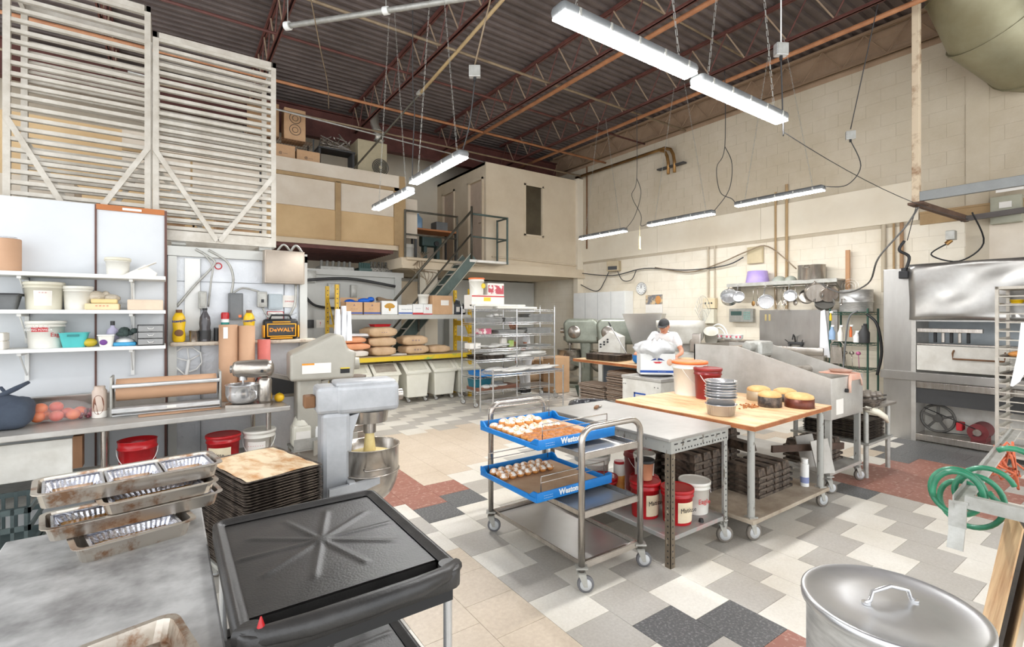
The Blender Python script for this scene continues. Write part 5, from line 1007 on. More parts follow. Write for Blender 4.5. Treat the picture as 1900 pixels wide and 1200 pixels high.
def muffin(loc, rz, label):
    t = thing('muffin_tray', label, 'muffin tray', loc, rz, 'upturned muffin trays'); g = G(); g.rb(-.26, .26, -.17, .17, 0, .012, .004); g.obj('tray_plate', rawpan, t); q = G(); q.cyl((0, 0, .0), (0, 0, .032), .036, .028, 12); me = q.mesh('cup', mat('floury_cup', (196, 188, 176), .5, .3, (110, 100, 90), 9))
    for i in range(5):
        for j in range(3): inst('cup', me, t, (-.2+i*.1, -.11+j*.11, .012))
muffin((6.3, 2.32, .716), 86, 'lower upturned muffin tray on the side table'); muffin((6.3, 2.32, .762), 82, 'upper upturned muffin tray on the side table')
t = thing('shallow_pan', 'floury shallow pan on near corner of side table', 'pan', (5.9, 2.15, .716), 10); g = G(); tray_shape(g, .26, .4, .035, .003, .006, .01); g.obj('pan_body', rawpan, t)
t = thing('dust_scoop', 'cream curved scoop hanging off side table end', 'scoop', (5.8, 1.98, .64), 0); g = G(); g.tube([(-.06, .02, .06), (.03, -.05, .03), (.1, -.09, -.02), (.15, -.1, -.08)], [.03, .035, .03, .012], 8); g.obj('scoop_body', creamp, t)

# ---- oven
t = thing('deck_oven', 'tall stainless reel oven with dented hood panel', 'oven', (8.0, 2.58, 0))   # front on local x=0, extends -Y
g = G(); g.rb(0, 1.12, -.31, 0, 0, 2.26, .006); g.obj('side_column', ovsteel, t); g = G(); g.box(-.012, 1.1, -.36, -.31, 0, 1.6); g.obj('door_post', worn, t)
g = G(); N = 26; v = []
for i in range(N+1):
    for j in range(16):
        y = -.3-1.9*i/N; z = 1.58+.72*j/15; b = .028*math.sin(y*5+z*3)*math.sin(z*6+1)+.018*math.exp(-((y+.75)**2+(z-1.9)**2)*60)-.02*math.exp(-((y+1.15)**2+(z-2.05)**2)*40); v.append((-.05+b*(1 if 0 < j < 15 else .3), y, z))
g.add(v, [(i*16+j, (i+1)*16+j, (i+1)*16+j+1, i*16+j+1) for i in range(N) for j in range(15)], True); o = g.obj('hood_panel', mat('dented_steel', (186, 184, 180), .3, .8, (140, 136, 130), 1.1, bump=.5, bsc=2.4), t); sd = o.modifiers.new('s', 'SOLIDIFY'); sd.thickness = .01
g = G(); g.box(-.02, 1.1, -2.3, -.36, 2.2, 2.3); g.box(.95, 1.1, -2.3, -.36, 0, 2.2); g.box(0, .95, -2.3, -.36, 1.56, 1.62); g.obj('oven_body', ovsteel, t)
g = G(); g.rb(-.01, .06, -1.0, -.37, 1.42, 1.47, .004); g.rb(.02, .3, -2.2, -.36, 1.255, 1.275, .003); g.obj('inner_rails', steel, t); g = G(); g.box(.5, .52, -2.2, -.36, .9, 1.56); g.obj('chamber_back', mat('pale_enamel', (176, 184, 188), .5), t)
for i in range(5): g = G(); g.rb(.06, .1, -.55-i*.08, -.52-i*.08, 1.29, 1.42, .006, rot()); g.obj('oven_lever', steel if i % 2 else black, t)
g = G(); g.rb(-.02, .02, -2.2, -.37, .93, 1.25, .006); od = g.obj('oven_door', dirtyw, t)
g = G(); g.tube([(-.02, -.74, 1.2), (-.07, -.74, 1.17), (-.07, -.74, 1.1), (-.07, -1.2, 1.1), (-.07, -1.2, 1.17), (-.02, -1.2, 1.2)], .011, 8); g.obj('door_handle', brownw, od)
g = G(); g.rb(-.05, .06, -2.2, .02, .79, .9, .006); g.obj('sill_rail', ovsteel, t); g = G(); g.rb(-.03, .02, -2.2, -.37, .7, .78, .004); g.obj('lower_lip', steel, t); g = G(); g.box(.0, .02, -2.2, -.36, .5, .7); g.obj('kick_panel', dark, t)
g = G(); g.box(.35, .37, -2.2, -.36, .02, .5); g.obj('machine_panel', dirtyw, t); g = G(); g.rb(-.02, .3, -2.2, -.36, .02, .1, .004); g.obj('base_rail', steel, t)
g = G(); g.ring((.12, -.55, .31), .17, .016, 28, 8, ax='X'); g.cyl((.1, -.55, .31), (.16, -.55, .31), .05, n=16)
for k in range(5): a = R(72*k+20); g.bar((.12, -.55, .31), (.12, -.55+.165*math.cos(a), .31+.165*math.sin(a)), .018, .03)
g.obj('flywheel', mat('cast_iron', (112, 110, 106), .5, .4, (80, 78, 74), 8), t)
mo_ = G(); mo_.cyl((.02, -.95, .22), (.3, -.95, .22), .1, n=22); mo_.box(.05, .28, -1.02, -.88, .1, .16); mm = mo_.obj('drive_motor', mat('maroon_motor', (120, 44, 46), .5), t); g = G(); g.cyl((-.01, -.95, .22), (.03, -.95, .22), .04, n=18); g.obj('motor_pulley', steel, mm); g = G(); g.rb(.06, .2, -.8, -.74, .2, .3, .01); g.obj('terminal_box', redi, mm)
g = G(); g.tube([(.1, -.42, .43), (.01, -.93, .26)], .006); g.tube([(.1, -.6, .14), (.01, -.96, .18)], .006); g.obj('drive_belt', black, t)

# ---- bun rack in front of the oven
t = thing('bun_rack', 'tall aluminium rack with buns, standing before oven', 'rack', (7.36, 1.34, 0))
q = G(); q.box(-.014, .014, -.014, .014, .12, 1.95); me = q.mesh('post', rackm)
for x in (0, .5):
    for y in (0, -.6): inst('post', me, t, (x, y, 0)); caster(t, x, y, 0, .045)
g = G(); g.box(-.014, .514, -.614, .014, 1.92, 1.95); g.obj('top_frame', rackm, t); g = G(); g.box(-.014, .514, -.614, .014, .12, .15); g.obj('base_frame', rackm, t)
q = G(); q.box(0, .5, -.004, .0, 0, .03); q.box(0, .5, -.03, 0, 0, .003); q.box(-.01, .0, -.6, 0, 0, .012); me = q.mesh('ledge', rackm); q = G(); q.box(0, .5, 0, .004, 0, .03); q.box(0, .5, 0, .03, 0, .003); me2 = q.mesh('ledge', rackm)
for i in range(18): inst('ledge', me, t, (0, -.014, .24+i*.094)); inst('ledge', me2, t, (0, -.586, .24+i*.094))
def rtray(z, label, m=rawpan):
    t = thing('baking_tray', label, 'tray', (7.6, 1.03, z)); g = G(); tray_shape(g, .5, .52, .014, .003, .008, .01); g.obj('tray_body', m, t); return t
rtray(1.183, 'dark tray of golden buns on the rack'); rtray(1.0, 'empty dark tray just below the buns on rack'); rtray(1.748, 'steel tray of yellow pots, upper of two on rack', steel); rtray(1.56, 'steel tray with single yellow pot on rack', steel)
for i in range(3):
    for j in range(4):
        t = thing('bread_bun', 'golden bun, %s row from oven, %s from left, dark rack tray' % (('far', 'middle', 'near')[2-i], ('first', 'second', 'third', 'fourth')[j]), 'bun', (7.44+i*.13, 1.2-j*.12, 1.192), rnd.uniform(-15, 15), 'golden buns on the rack tray'); g = G(); g.ell((0, 0, .03), (.05, .07, .034), 12, 7); g.obj('bun_crust', caramel if (i+j) % 3 else bread, t)
for x, y, z, l in ((7.45, 1.2, 1.757, 'yellow pot at left on the upper rack tray'), (7.42, 1.06, 1.757, 'yellow pot right of its twin on the upper rack tray'), (7.45, 1.02, 1.569, 'lone yellow pot on the lower of the steel trays')):
    t = thing('yellow_pot', l, 'pot', (x, y, z)); g = G(); g.lathe([(.042, 0), (.058, .05), (.063, .05), (.055, .045), (.04, .006)], n=22); g.obj('pot_body', yellowp, t); g = G(); g.lathe([(.001, .048), (.057, .048)], n=22, cap0=False, cap1=False); g.obj('lid_film', paper, t)

# ---- near right frame with green hose
t = thing('angle_frame', 'steel angle frame rising along the right edge of picture', 'frame', (2.62, .395, 0)); g = G(); g.box(0, .03, -.004, 0, 0, 3.2); g.box(0, .004, -.03, 0, 0, 3.2); g.obj('upright', rackm, t)
g = G(); g.box(-.03, .0, .0, .17, .88, .93); g.obj('cross_bar', galv, t)
t = thing('bent_rail', 'long bent steel rail running away toward the oven', 'rail', (2.58, .575, .9)); g = G(); g.bar((0, 0, 0), (1.9, .15, .0), .045, .012); g.bar((0, .022, .0), (1.9, .172, .0), .004, .05); g.obj('rail_length', galv, t)
g = G(); g.bar((.01, .01, .0), (.0, .01, -.1), .055, .008, up=(1, 0, 0)); g.bar((.0, .01, -.1), (-.03, .01, -.18), .05, .008, up=(1, 0, 0)); g.obj('bent_tongue', galv, t)
t = thing('green_hose', 'coiled green rubber hose hung over the steel rail', 'hose', (2.75, .6, .9)); g = G(); pts = []
for k in range(150):
    a = k/150*2*PI*4.5; Rr = .085+.025*math.sin(k*.09); pts.append((-.1+.3*k/150, Rr*.9*math.cos(a)+.03*math.sin(k*.07), Rr*1.0*math.sin(a)-.02+.045*math.sin(k*.045)))
g.tube(pts, .011, 8); g.obj('coil', greenp, t)
g = G(); g.tube([(-.02, -.15+.09*math.cos(a), .1+.12*math.sin(a)) for a in [R(x) for x in range(60, 330, 12)]], .011, 8); g.obj('hose_end', greenp, t)
t = thing('orange_tangle', 'tangled orange cord behind the green hose', 'cord', (3.8, .66, .86)); g = G()
for j in range(5): g.tube([(rnd.uniform(-.12, .15), rnd.uniform(-.07, .07), rnd.uniform(-.16, .09)) for _ in range(7)], .006, 6)
g.obj('cord', mat('orange_cord', (214, 110, 72), .5), t)
for i, (dx, m, l) in enumerate(((0, mat('dark_edge_board', (84, 74, 64), .6, 0, (46, 42, 38), 8), 'dark faced board leaning near the right edge'), (1, mat('pale_board', (214, 190, 164)), 'pale wooden board leaning behind the dark faced one'))):
    t = thing('leaning_board', l, 'board', (2.55, .53-.045*dx, 0), 0)
    u = Vector((.16, -.11, .82)); d_ = Vector((.3, .09, 0)); n_ = Vector((.25, -.93, .1)).normalized()*(.018 if i == 0 else .022)
    g = G(); g.add([(o+a*u+b*d_)[:] for o in (Vector((0, 0, 0)), n_) for a, b in ((0, 0), (1, 0), (1, 1), (0, 1))], [(0, 1, 2, 3), (7, 6, 5, 4), (0, 4, 5, 1), (1, 5, 6, 2), (2, 6, 7, 3), (3, 7, 4, 0)]); g.obj('board_panel', m, t)
    o2 = -n_*.15; g = G(); g.add([(o+a*u+b*d_-d_*.01)[:] for o in (o2, o2+n_*.3) for a, b in ((0, 0), (1, 0), (1, 1), (0, 1))], [(0, 1, 2, 3), (7, 6, 5, 4), (0, 4, 5, 1), (1, 5, 6, 2), (2, 6, 7, 3), (3, 7, 4, 0)]); g.obj('board_edge', wood, t)
t = thing('white_rag', 'white rag hanging on the frame at right edge', 'cloth', (2.63, .395, 1.5)); g = G(); g.prism([(-.02, .12), (.03, .12), (.02, .02), (-.03, -.1), (-.05, -.12), (-.03, 0)], 0, .02, M=Euler((R(90), 0, R(-60))).to_matrix().to_4x4()); g.obj('rag', cloth, t)

# ---- stock pot, near right
t = thing('stock_pot', 'big aluminium stock pot with lid in the near right corner', 'pot', (1.84, .575, 0)); 
g = G(); g.lathe([(.22, .3), (.225, .31), (.225, .72), (.23, .725), (.23, .735)], n=56); g.obj('pot_body', alu, t)
g = G(); g.lathe([(.235, .722), (.24, .728), (.24, .752), (.232, .756), (.22, .748), (.12, .752), (.001, .757)], n=56); ld = g.obj('lid', mat('lid_aluminium', (206, 206, 206), .3, .8, (184, 184, 184), 2.2, bump=.04), t)
g = G(); g.tube([(-.075, .04, .757), (-.06, .033, .765), (-.05, .03, .79), (0, 0, .805), (.05, -.03, .79), (.06, -.033, .765), (.075, -.04, .757)], .006, 8); g.cyl((-.07, .04, .754), (-.07, .04, .76), .013); g.cyl((.07, -.04, .754), (.07, -.04, .76), .013); g.obj('lid_handle', chrome, ld)
g = G()
for a0 in (205, 25):
    p = [(R(a0+d), rr, z) for d, rr, z in ((-11, .225, .67), (-11, .255, .67), (-7, .27, .655), (7, .27, .655), (11, .255, .67), (11, .225, .67))]; g.tube([(rr*math.cos(a), rr*math.sin(a), z) for a, rr, z in p], .006, 8)
g.obj('side_handle', alu, t)
t = thing('pot_stand', 'low steel stand beneath the stock pot', 'stand', (1.84, .575, 0)); g = G(); g.rb(-.24, .24, -.24, .24, .26, .298, .004); g.obj('stand_top', galv, t)
for x in (-.2, .2):
    for y in (-.2, .2): g = G(); g.cyl((x, y, 0), (x, y, .26), .015); g.obj('leg', galv, t)
# ================================================================ BACK: yellow rack
t = thing('pallet_rack', 'yellow pallet rack with grey upper shelf at the back', 'rack', (2.36, 8.6, 0))
q = G(); q.box(-.03, .03, -.03, -.026, 0, 2.16); q.box(-.03, -.026, -.03, .03, 0, 2.16); q.box(.026, .03, -.03, .03, 0, 2.16); um = q.mesh('upright', yrack)
q = G()
for i in range(26): q.cyl((0, -.0305, .08+i*.08), (0, -.028, .08+i*.08), .011, n=8)
hm = q.mesh('punched_holes', dark)
for x in (0, 2.62):
    for y in (0, .62): o = inst('upright', um, t, (x, y, 0)); h_ = inst('punched_holes', hm, o); h_['kind'] = 'stuff'
    for z in (.2, .75, 1.1, 1.42): g = G(); g.box(x-.02, x+.02, .03, .59, z, z+(.1 if x else .05)); g.obj('side_tie', yrack, t)
    g = G(); g.bar((x, .03, 1.25), (x, .59, 1.95), .02, .03); g.obj('side_brace', yrack, t)
for y, sgn in ((-.035, 1), (.62, 1)): g = G(); g.rb(.0, 2.62, y-.02, y+.02, .8, .88, .004); g.obj('lower_beam', ygreen if y < 0 else yrack, t)
g = G(); g.rb(.03, 2.59, -.01, .6, .875, .895, .003); g.obj('lower_deck', mat('deck_board', (170, 150, 120), .7), t)
for y in (-.035, .62): g = G(); g.rb(0, 2.62, y-.02, y+.02, 1.56, 1.64, .004); g.obj('upper_beam', mat('grey_beam', (186, 184, 176), .5), t)
g = G(); g.rb(.03, 2.59, -.01, .6, 1.625, 1.645, .003); g.obj('upper_deck', mat('grey_deck', (190, 188, 182), .6), t)
Z1 = 1.646; bb = (inkb, .015, .04)
carton((2.67, 8.8, Z1), .3, .32, .22, card, 'leftmost brown box with blue band on the grey shelf', 0, bb, [('~ ~ ~', .05, brownw, 0, .1), ('^', .08, navy, 0, .15)], True); carton((2.99, 8.8, Z1), .3, .32, .22, card, 'second brown box with blue band on the grey shelf', 0, bb, [('~ ~', .05, brownw, -.02, .1), ('^', .08, navy, 0, .15)], True)
t = thing('blue_bag', 'bright blue plastic bag bulging from the leftmost boxes', 'bag', (2.78, 8.8, 1.87)); g = G(); g.ell((-.14, 0, .0), (.1, .1, .05), 10, 6); g.ell((.12, 0, .02), (.12, .09, .055), 10, 6); g.ell((.24, 0, .05), (.07, .07, .05), 8, 5); g.ell((0, 0, -.01), (.1, .08, .03), 8, 5); g.obj('bag_film', mat('blue_film', (34, 110, 214), .3, 0, (20, 84, 180), 8, bump=.5), t)
t = carton((3.32, 8.8, Z1), .3, .3, .25, white, 'white box with golden tree print on the grey shelf', 0, None, [('- - - - -', .03, goldi, 0, .04)]); g = G()
for a, b, c, d in ((0, .16, .085, .05), (-.05, .15, .05, .035), (.05, .15, .05, .035), (0, .1, .02, .04)): g.ell((a, -.152, b), (c, .003, d), 12, 6)
g.obj('tree_print', goldi, t)
t = thing('tan_fabric', 'dark crumpled sacking on the golden tree box', 'cloth', (3.3, 8.8, 1.9)); g = G(); g.prism([(-.16, 0), (.14, 0), (.1, .03), (0, .035), (-.14, .07), (-.17, .05)], -.06, .06, M=Euler((R(90), 0, 0)).to_matrix().to_4x4()); g.obj('sacking', mat('sacking', (124, 104, 82), .9), t)
carton((3.63, 8.8, Z1), .27, .3, .18, white, 'low white box with blue band and grey script', 0, bb, [('~~~~', .09, greyp, .02, .1)]); carton((3.88, 8.8, Z1), .21, .3, .2, white, 'white box with red corner band, middle of grey shelf', 0, (redi, .0, .035), [('~~~~', .045, greyp, 0, .12)]); carton((4.09, 8.8, Z1), .2, .3, .2, white, 'white box with red symbol under the white tub', 0, (redi, .0, .02), [('N', .08, redi, -.02, .11)])
pail((4.06, 8.8, 1.852), .105, .18, whitep, whitep, 'white lidless tub standing on the red symbol box', 0, None, False)
t = carton((4.39, 8.8, Z1), .43, .34, .37, card, 'largest brown carton with white label on the grey shelf'); g = G(); g.box(-.04, .13, -.173, -.17, .18, .28); g.obj('address_label', paper, t)
def jug(loc, m, capm_, label, s=1, lab=None, rz=0, group=None):
    t = thing('jerry_jug', label, 'jug', loc, rz, group); g = G(); g.rb(-.06*s, .06*s, -.05*s, .05*s, 0, .2*s, .02*s); g.lathe([(.055*s, .19*s), (.035*s, .24*s), (.02*s, .25*s), (.02*s, .27*s)], n=16); g.obj('jug_body', m, t); g = G(); g.cyl((0, 0, .27*s), (0, 0, .29*s), .024*s); g.obj('cap', capm_, t); g = G(); g.tube([(.02*s, 0, .25*s), (.055*s, 0, .25*s), (.06*s, 0, .18*s)], .009*s); g.obj('jug_handle', m, t)
    if lab: g = G(); g.box(-.035*s, .035*s, -.053*s, -.05*s, .05*s, .14*s); g.obj('label', lab, t)
jug((4.64, 8.78, Z1), whitep, whitep, 'white jug between big carton and dark jugs', 1.05); jug((4.78, 8.78, Z1), mat('charcoal_jug', (66, 72, 80), .35), white, 'larger charcoal jug with white label on the shelf', 1.1, paper); jug((4.88, 8.7, Z1), black, dark, 'small black jug at right end of grey shelf', .75, paper)
def sack(loc, sx, sy, sz, m, label, rz=0, name='flour_sack', txt=None, grp='flour sacks on the yellow rack'):
    t = thing(name, label, 'sack', loc, rz, grp); g = G(); bm = bmesh.new(); bmesh.ops.create_cube(bm, size=1); bmesh.ops.subdivide_edges(bm, edges=bm.edges[:], cuts=5, use_grid_fill=True)
    for v in bm.verts:
        x, y, z = v.co; f = (1-(2*abs(x))**6*.3)*(1-(2*abs(y))**6*.2); e = rnd.uniform(-.03, .03)
        v.co = (x*sx*(1+e)*(1-.06*(2*abs(z))**3), y*sy*(1+e)*(1-.06*(2*abs(z))**3), (.5+z*f*(1+e))*sz)
    bm.verts.index_update(); g.add([v.co[:] for v in bm.verts], [[v.index for v in f.verts] for f in bm.faces], True); bm.free(); g.obj('sack_body', m, t)
    for s_ in (-1, 1): q = G(); q.box(s_*sx*.47-.012, s_*sx*.47+.012, -sy*.42, sy*.42, sz*.45, sz*.52); q.obj('sewn_edge', m, t)
    if txt: text(txt, .07, navy, t, FR(0, -sy*.5-.004, sz*.5)); 
    return t
D = .896
sack((2.68, 8.82, D), .44, .5, .12, bagw, 'white sack at left end, lowest layer on rack'); sack((2.7, 8.82, 1.02), .46, .5, .12, peach, 'lower peach sack of the left pile'); sack((2.66, 8.82, 1.142), .4, .48, .11, peach, 'upper peach sack of the left pile'); sack((2.78, 8.84, 1.255), .55, .4, .05, cloth, 'flattened white sack on top of the peach pile')
sack((3.18, 8.8, D), .44, .45, .17, bagp, 'lowest brown paper sack of the tall middle pile', 6); sack((3.2, 8.8, 1.068), .48, .45, .17, bagp, 'middle brown paper sack of the tall pile', -8); sack((3.16, 8.8, 1.24), .52, .5, .18, bagp, 'big top brown paper sack of the tall pile', 5, txt='- - -')
t = thing('red_tray', 'red lid lying on top of the tall sack pile', 'tray', (3.2, 8.82, 1.425), 6); g = G(); tray_shape(g, .34, .24, .04); g.obj('tray_body', redi, t)
sack((3.84, 8.8, D), .46, .4, .17, bagp, 'brown sack with blue print, lower of the right pile', 4, txt='= = ='); sack((3.82, 8.8, 1.068), .48, .42, .18, bagp, 'brown sack with blue print, upper of right pile', -3, txt='= = ='); sack((4.33, 8.8, D), .42, .38, .15, bagp, 'single brown sack beside the right pile', 3)
t = thing('sheet_papers', 'flat white papers on the yellow beam between piles', 'papers', (3.5, 8.78, D)); g = G(); g.rb(-.16, .16, -.12, .12, 0, .02, .004); g.obj('paper_stack', paper, t)
# ingredient bins
binc = mat('bin_cream', (242, 240, 228), .4, 0, (232, 229, 214), 3)
def binn(x, label, rz=0, tint=binc, lidm=None):
    t = thing('ingredient_bin', label, 'bin', (x, 8.76, 0), rz, 'wheeled flour bins below the rack'); w_ = .23
    g = G(); v = []
    for z, f, b, w2 in ((.1, -.22, .3, .2), (.56, -.26, .34, w_), (.72, .02, .34, w_)): v += [(-w2, f, z), (w2, f, z), (w2, b, z), (-w2, b, z)]
    v[8] = (-w_, -.02, .72); v[9] = (w_, -.02, .72)
    g.add(v, [(0, 3, 2, 1), (8, 9, 10, 11)]+[(a+4*k, (a+1) % 4+4*k, (a+1) % 4+4+4*k, a+4+4*k) for k in range(2) for a in range(4)]); o = g.obj('bin_body', tint, t); b_ = o.modifiers.new('b', 'BEVEL'); b_.width = .02; b_.segments = 3
    g = G(); g.bar((0, -.285, .56), (0, -.01, .735), 2*w_+.05, .022); g.bar((-w_-.0, -.27, .57), (w_, -.27, .57), .03, .045); g.obj('lid_frame', binc, t)
    g = G(); g.bar((0, -.23, .612), (0, -.04, .733), 2*w_-.08, .012); g.obj('sliding_lid', lidm or mat('lid_plastic', (222, 220, 204), .25), t)
    g = G(); g.rb(-w_-.02, w_+.02, -.03, .36, .715, .745, .008); g.obj('rear_lid', binc, t)
    for x_ in (-.17, .17):
        for y in (-.15, .25): caster(t, x_, y, 0, .038)
binn(3.22, 'wheeled flour bin at far left, dusty brown lid', 0, lidm=mat('dusty_lid', (150, 138, 124), .6, 0, (186, 178, 164), 8)); binn(3.82, 'wheeled cream flour bin, second from left'); binn(4.38, 'wheeled cream flour bin, third from left, under rack'); binn(4.9, 'wheeled flour bin at right end by the yellow upright', tint=mat('greyish_bin', (208, 206, 192), .45))
binn(2.68, 'flour bin mostly hidden behind the silver mixer', tint=whitep)
# extinguisher / boxes on cold room wall, door hardware
for i, (x, z, sx, sz, l) in enumerate(((2.3, 2.28, .2, .24, 'small grey box high on the cold room wall'), (2.75, 1.98, .24, .3, 'rounded grey meter box on the cold room wall'), (3.15, 2.0, .12, .26, 'narrow grey box behind the rack upright'), (2.3, 1.38, .12, .16, 'dark socket box low on the cold room wall'))):
    ebox('wall_box', (x, 10.3, z), sx, .1, sz, galv if i < 3 else dark, l)
t = ebox('wall_phone', (2.2, 10.3, 1.75), .1, .05, .16, white, 'white wall intercom on the cold room wall', 'intercom'); sign('red_notice', (2.5, 10.29, 1.38), .16, .16, [('!', .1, redi, 0, .08)], 'small red printed notice on cold room wall')
cable([(2.05, 10.2, 2.3), (3.0, 10.15, 2.38), (4.0, 10.1, 2.25)], 'dark pipe-like cable across the cold room wall top', dark, .03); cable([(2.2, 10.22, 2.0), (2.4, 10.2, 1.82), (2.9, 10.2, 1.78), (3.1, 10.2, 1.9)], 'heavy black cable looping to the meter box', black, .025)
# machinery on cold room roof
for i, (x, sx, sz, m, l) in enumerate(((2.9, .7, .2, galv, 'old grey steel tray on cold room roof'), (3.5, .3, .2, mat('green_metal', (84, 110, 104), .5), 'small green machine on cold room roof'), (3.85, .5, .24, mat('wire_clutter', (150, 146, 136), .4, .5, (60, 58, 54), 30, thr=(.4, .5)), 'heap of wire parts on cold room roof'))):
    t = thing('roof_clutter', l, 'equipment', (x, 10.7, 2.56)); g = G(); g.rb(-sx/2, sx/2, -.2, .2, 0, sz*.5, .02)
    for k in range(6): g.cyl((-sx/2+k*sx/6+.03, -.15, sz*.4), (-sx/2+k*sx/6+.05, -.1, sz), .03, n=8)
    g.obj('equipment_body', m, t)
# cables tangle at column
for i in range(6): cable([(4.4+.05*i, 9.8, 3.0), (4.5-.06*i, 9.7, 2.75-.03*i), (4.3+.1*i, 9.72, 2.55), (4.55, 9.7, 2.4-.03*i)], ('pale wire tangle strand beside the column, running %s' % ('highest', 'second highest', 'through the middle', 'lower middle', 'second lowest', 'lowest')[i]), pipem, .008)
# ---- stairs
t = thing('steel_stairs', 'steep green steel stairs up to the mezzanine landing', 'stairs', (2.9, 9.35, 0))
top = (2.6, 2.86)
for y in (0, .38):
    g = G(); g.bar((0, y, .02), (2.62, y, 2.92), .01, .22, up=(-.74, 0, .67)); o = g.obj('stringer', green_m, t)
    g = G(); nx = Vector((-.742, 0, .67))*.11
    for s_ in (-1, 1): g.bar(Vector((0, y, .02))+nx*s_, Vector((2.62, y, 2.92))+nx*s_, .05, .014, up=nx)
    g.obj('flange', mat('pale_flange', (176, 172, 156), .5, .1), o)
q = G(); q.rb(-.12, .12, 0, .38, -.012, .012, .003); me = q.mesh('tread', worn)
for i in range(12): k = (i+.7)/12.5; inst('tread', me, t, (2.62*k, 0, 2.92*k+.02))
g = G(); g.rb(2.5, 3.55, -.02, .4, 2.8, 2.86, .004); g.obj('landing', worn, t)
for y in (-.02,):
    g = G(); g.tube([(.48, y, 1.6), (2.55, y, 3.92), (2.55, y, 4.02), (2.55, y, 2.86)], .026, 8); g.tube([(.6, y, 1.2), (2.55, y, 3.42)], .02, 8); g.cyl((1.3, y, 1.3), (1.3, y, 2.5), .022); g.obj('handrail', railm, t)
g = G(); g.tube([(2.55, -.02, 3.86), (3.5, -.02, 3.86), (3.5, .4, 3.86)], .022, 8); g.tube([(2.55, -.02, 3.36), (3.5, -.02, 3.36), (3.5, .4, 3.36)], .018, 8); g.cyl((3.5, -.02, 2.8), (3.5, -.02, 3.88), .024); g.cyl((3.5, .4, 2.8), (3.5, .4, 3.88), .024); g.obj('landing_rail', green_m, t)
t = thing('mezzanine_rail', 'steel guard rail along the mezzanine edge, left of stairs', 'railing', (4.1, 9.8, 2.85)); g = G(); g.tube([(0, 0, 1.0), (1.25, 0, 1.0)], .022); g.tube([(0, 0, .5), (1.25, 0, .5)], .018); g.obj('rails', railm, t)
for x in (.0, 1.25): g = G(); g.cyl((x, 0, 0), (x, 0, 1.02), .022); g.obj('post', railm, t)
# things on the mezzanine
t = thing('white_board', 'white board leaning at the end of storage wall', 'board', (4.3, 10.0, 3.3)); g = G(); g.rb(-.16, .16, -.02, .02, 0, .85, .004); g.obj('board', whiteb, t); g = G(); g.box(-.15, -.1, -.02, .02, -.45, 0); g.box(.1, .15, -.02, .02, -.45, 0); g.obj('board_feet', dark, t)
pail((4.35, 10.25, 2.851), .14, .34, whitep, whitep, 'white bucket on the mezzanine floor behind the rail', 0)
t = thing('mezzanine_desk', 'orange topped desk cluttered with dark equipment upstairs', 'desk', (5.0, 10.6, 2.85)); g = G(); g.rb(-.55, .65, -.3, .3, .72, .76, .004); g.obj('desk_top', mat('orange_top', (186, 120, 72), .5), t)
for x in (-.5, .6):
    for y in (-.25, .25): g = G(); g.box(x-.02, x+.02, y-.02, y+.02, 0, .72); g.obj('leg', black, t)
t = thing('mixer_machine', 'old dark green machine under the upstairs desk', 'machine', (4.95, 10.35, 2.85)); g = G(); g.rb(-.25, .25, -.1, .1, .35, .6, .03); g.rb(-.2, -.12, -.08, .08, 0, .35, .01); g.rb(.12, .2, -.08, .08, 0, .35, .01); g.obj('machine_body', mat('dark_green_steel', (52, 74, 70), .5), t); g = G(); g.cyl((.1, -.1, .42), (.1, -.14, .42), .06); g.obj('hand_wheel', black, t)
t = thing('water_bottle', 'blue tinted water bottle on the upstairs desk', 'bottle', (4.7, 10.55, 3.611)); g = G(); g.lathe([(.12, 0), (.13, .03), (.13, .25), (.05, .33), (.05, .36)], n=20); g.obj('bottle_body', mat('blue_tint', (150, 180, 206), .15, 0, (120, 156, 190)), t); g = G(); g.cyl((0, 0, .36), (0, 0, .38), .055); g.obj('cap', white, t)
carton((5.3, 10.6, 3.611), .3, .3, .22, greyp, 'grey case on the upstairs desk')
# storage roof things
t = thing('furnace', 'square tan furnace with flue on the storage roof', 'furnace', (3.5, 10.3, 4.54)); g = G(); g.rb(-.32, .3, -.25, .3, .05, .72, .01); g.obj('furnace_body', mat('furnace_tan', (184, 172, 142), .5, .1), t)
g = G(); g.tube([(.18, -.1, .7), (.18, -.1, .95), (.1, -.05, 1.15), (.1, 0, 1.6)], .09, 16); g.obj('flue_pipe', mat('flue_metal', (190, 184, 170), .35, .7), t)
g = G(); 
for k in range(5): g.ring((.15, -.27, .2), .05+.03*k, .008, 20, 5, M=rot(ax=0) , ax='Y')
g.obj('cable_coil', dark, t); g = G(); g.ring((.18, -.1, .82), .1, .012, 20, 6); g.ring((.14, -.08, 1.02), .1, .012, 20, 6); g.obj('flue_band', galv, t)
def wire_shelf(g, x0, x1, y0, y1, z, p=.03):
    for zz in (z, z-.035):
        g.tube([(x0, y0, zz), (x1, y0, zz), (x1, y1, zz), (x0, y1, zz)], .0045, 5, True)
    n = int((x1-x0)/p)
    for i in range(n+1): x = x0+(x1-x0)*i/n; g.tube([(x, y0, z+.004), (x, y1, z+.004)], .003, 4)
    n2 = int((x1-x0)/.06)
    for y in (y0, y1):
        for i in range(n2): xa = x0+(x1-x0)*i/n2; xb = x0+(x1-x0)*(i+1)/n2; g.tube([(xa, y, z), ((xa+xb)/2, y, z-.035), (xb, y, z)], .003, 4)
    for i in (1, 2): yy = y0+(y1-y0)*i/3; g.tube([(x0, yy, z-.004), (x1, yy, z-.004)], .004, 4)
    return g
t = thing('wire_rack', 'wire shelf of cartons and steel parts on storage roof', 'shelf', (1.3, 10.1, 4.54)); wire_shelf(G(), -.2, 1.0, -.1, .35, .42, .05).obj('wire_shelf', brownw, t)
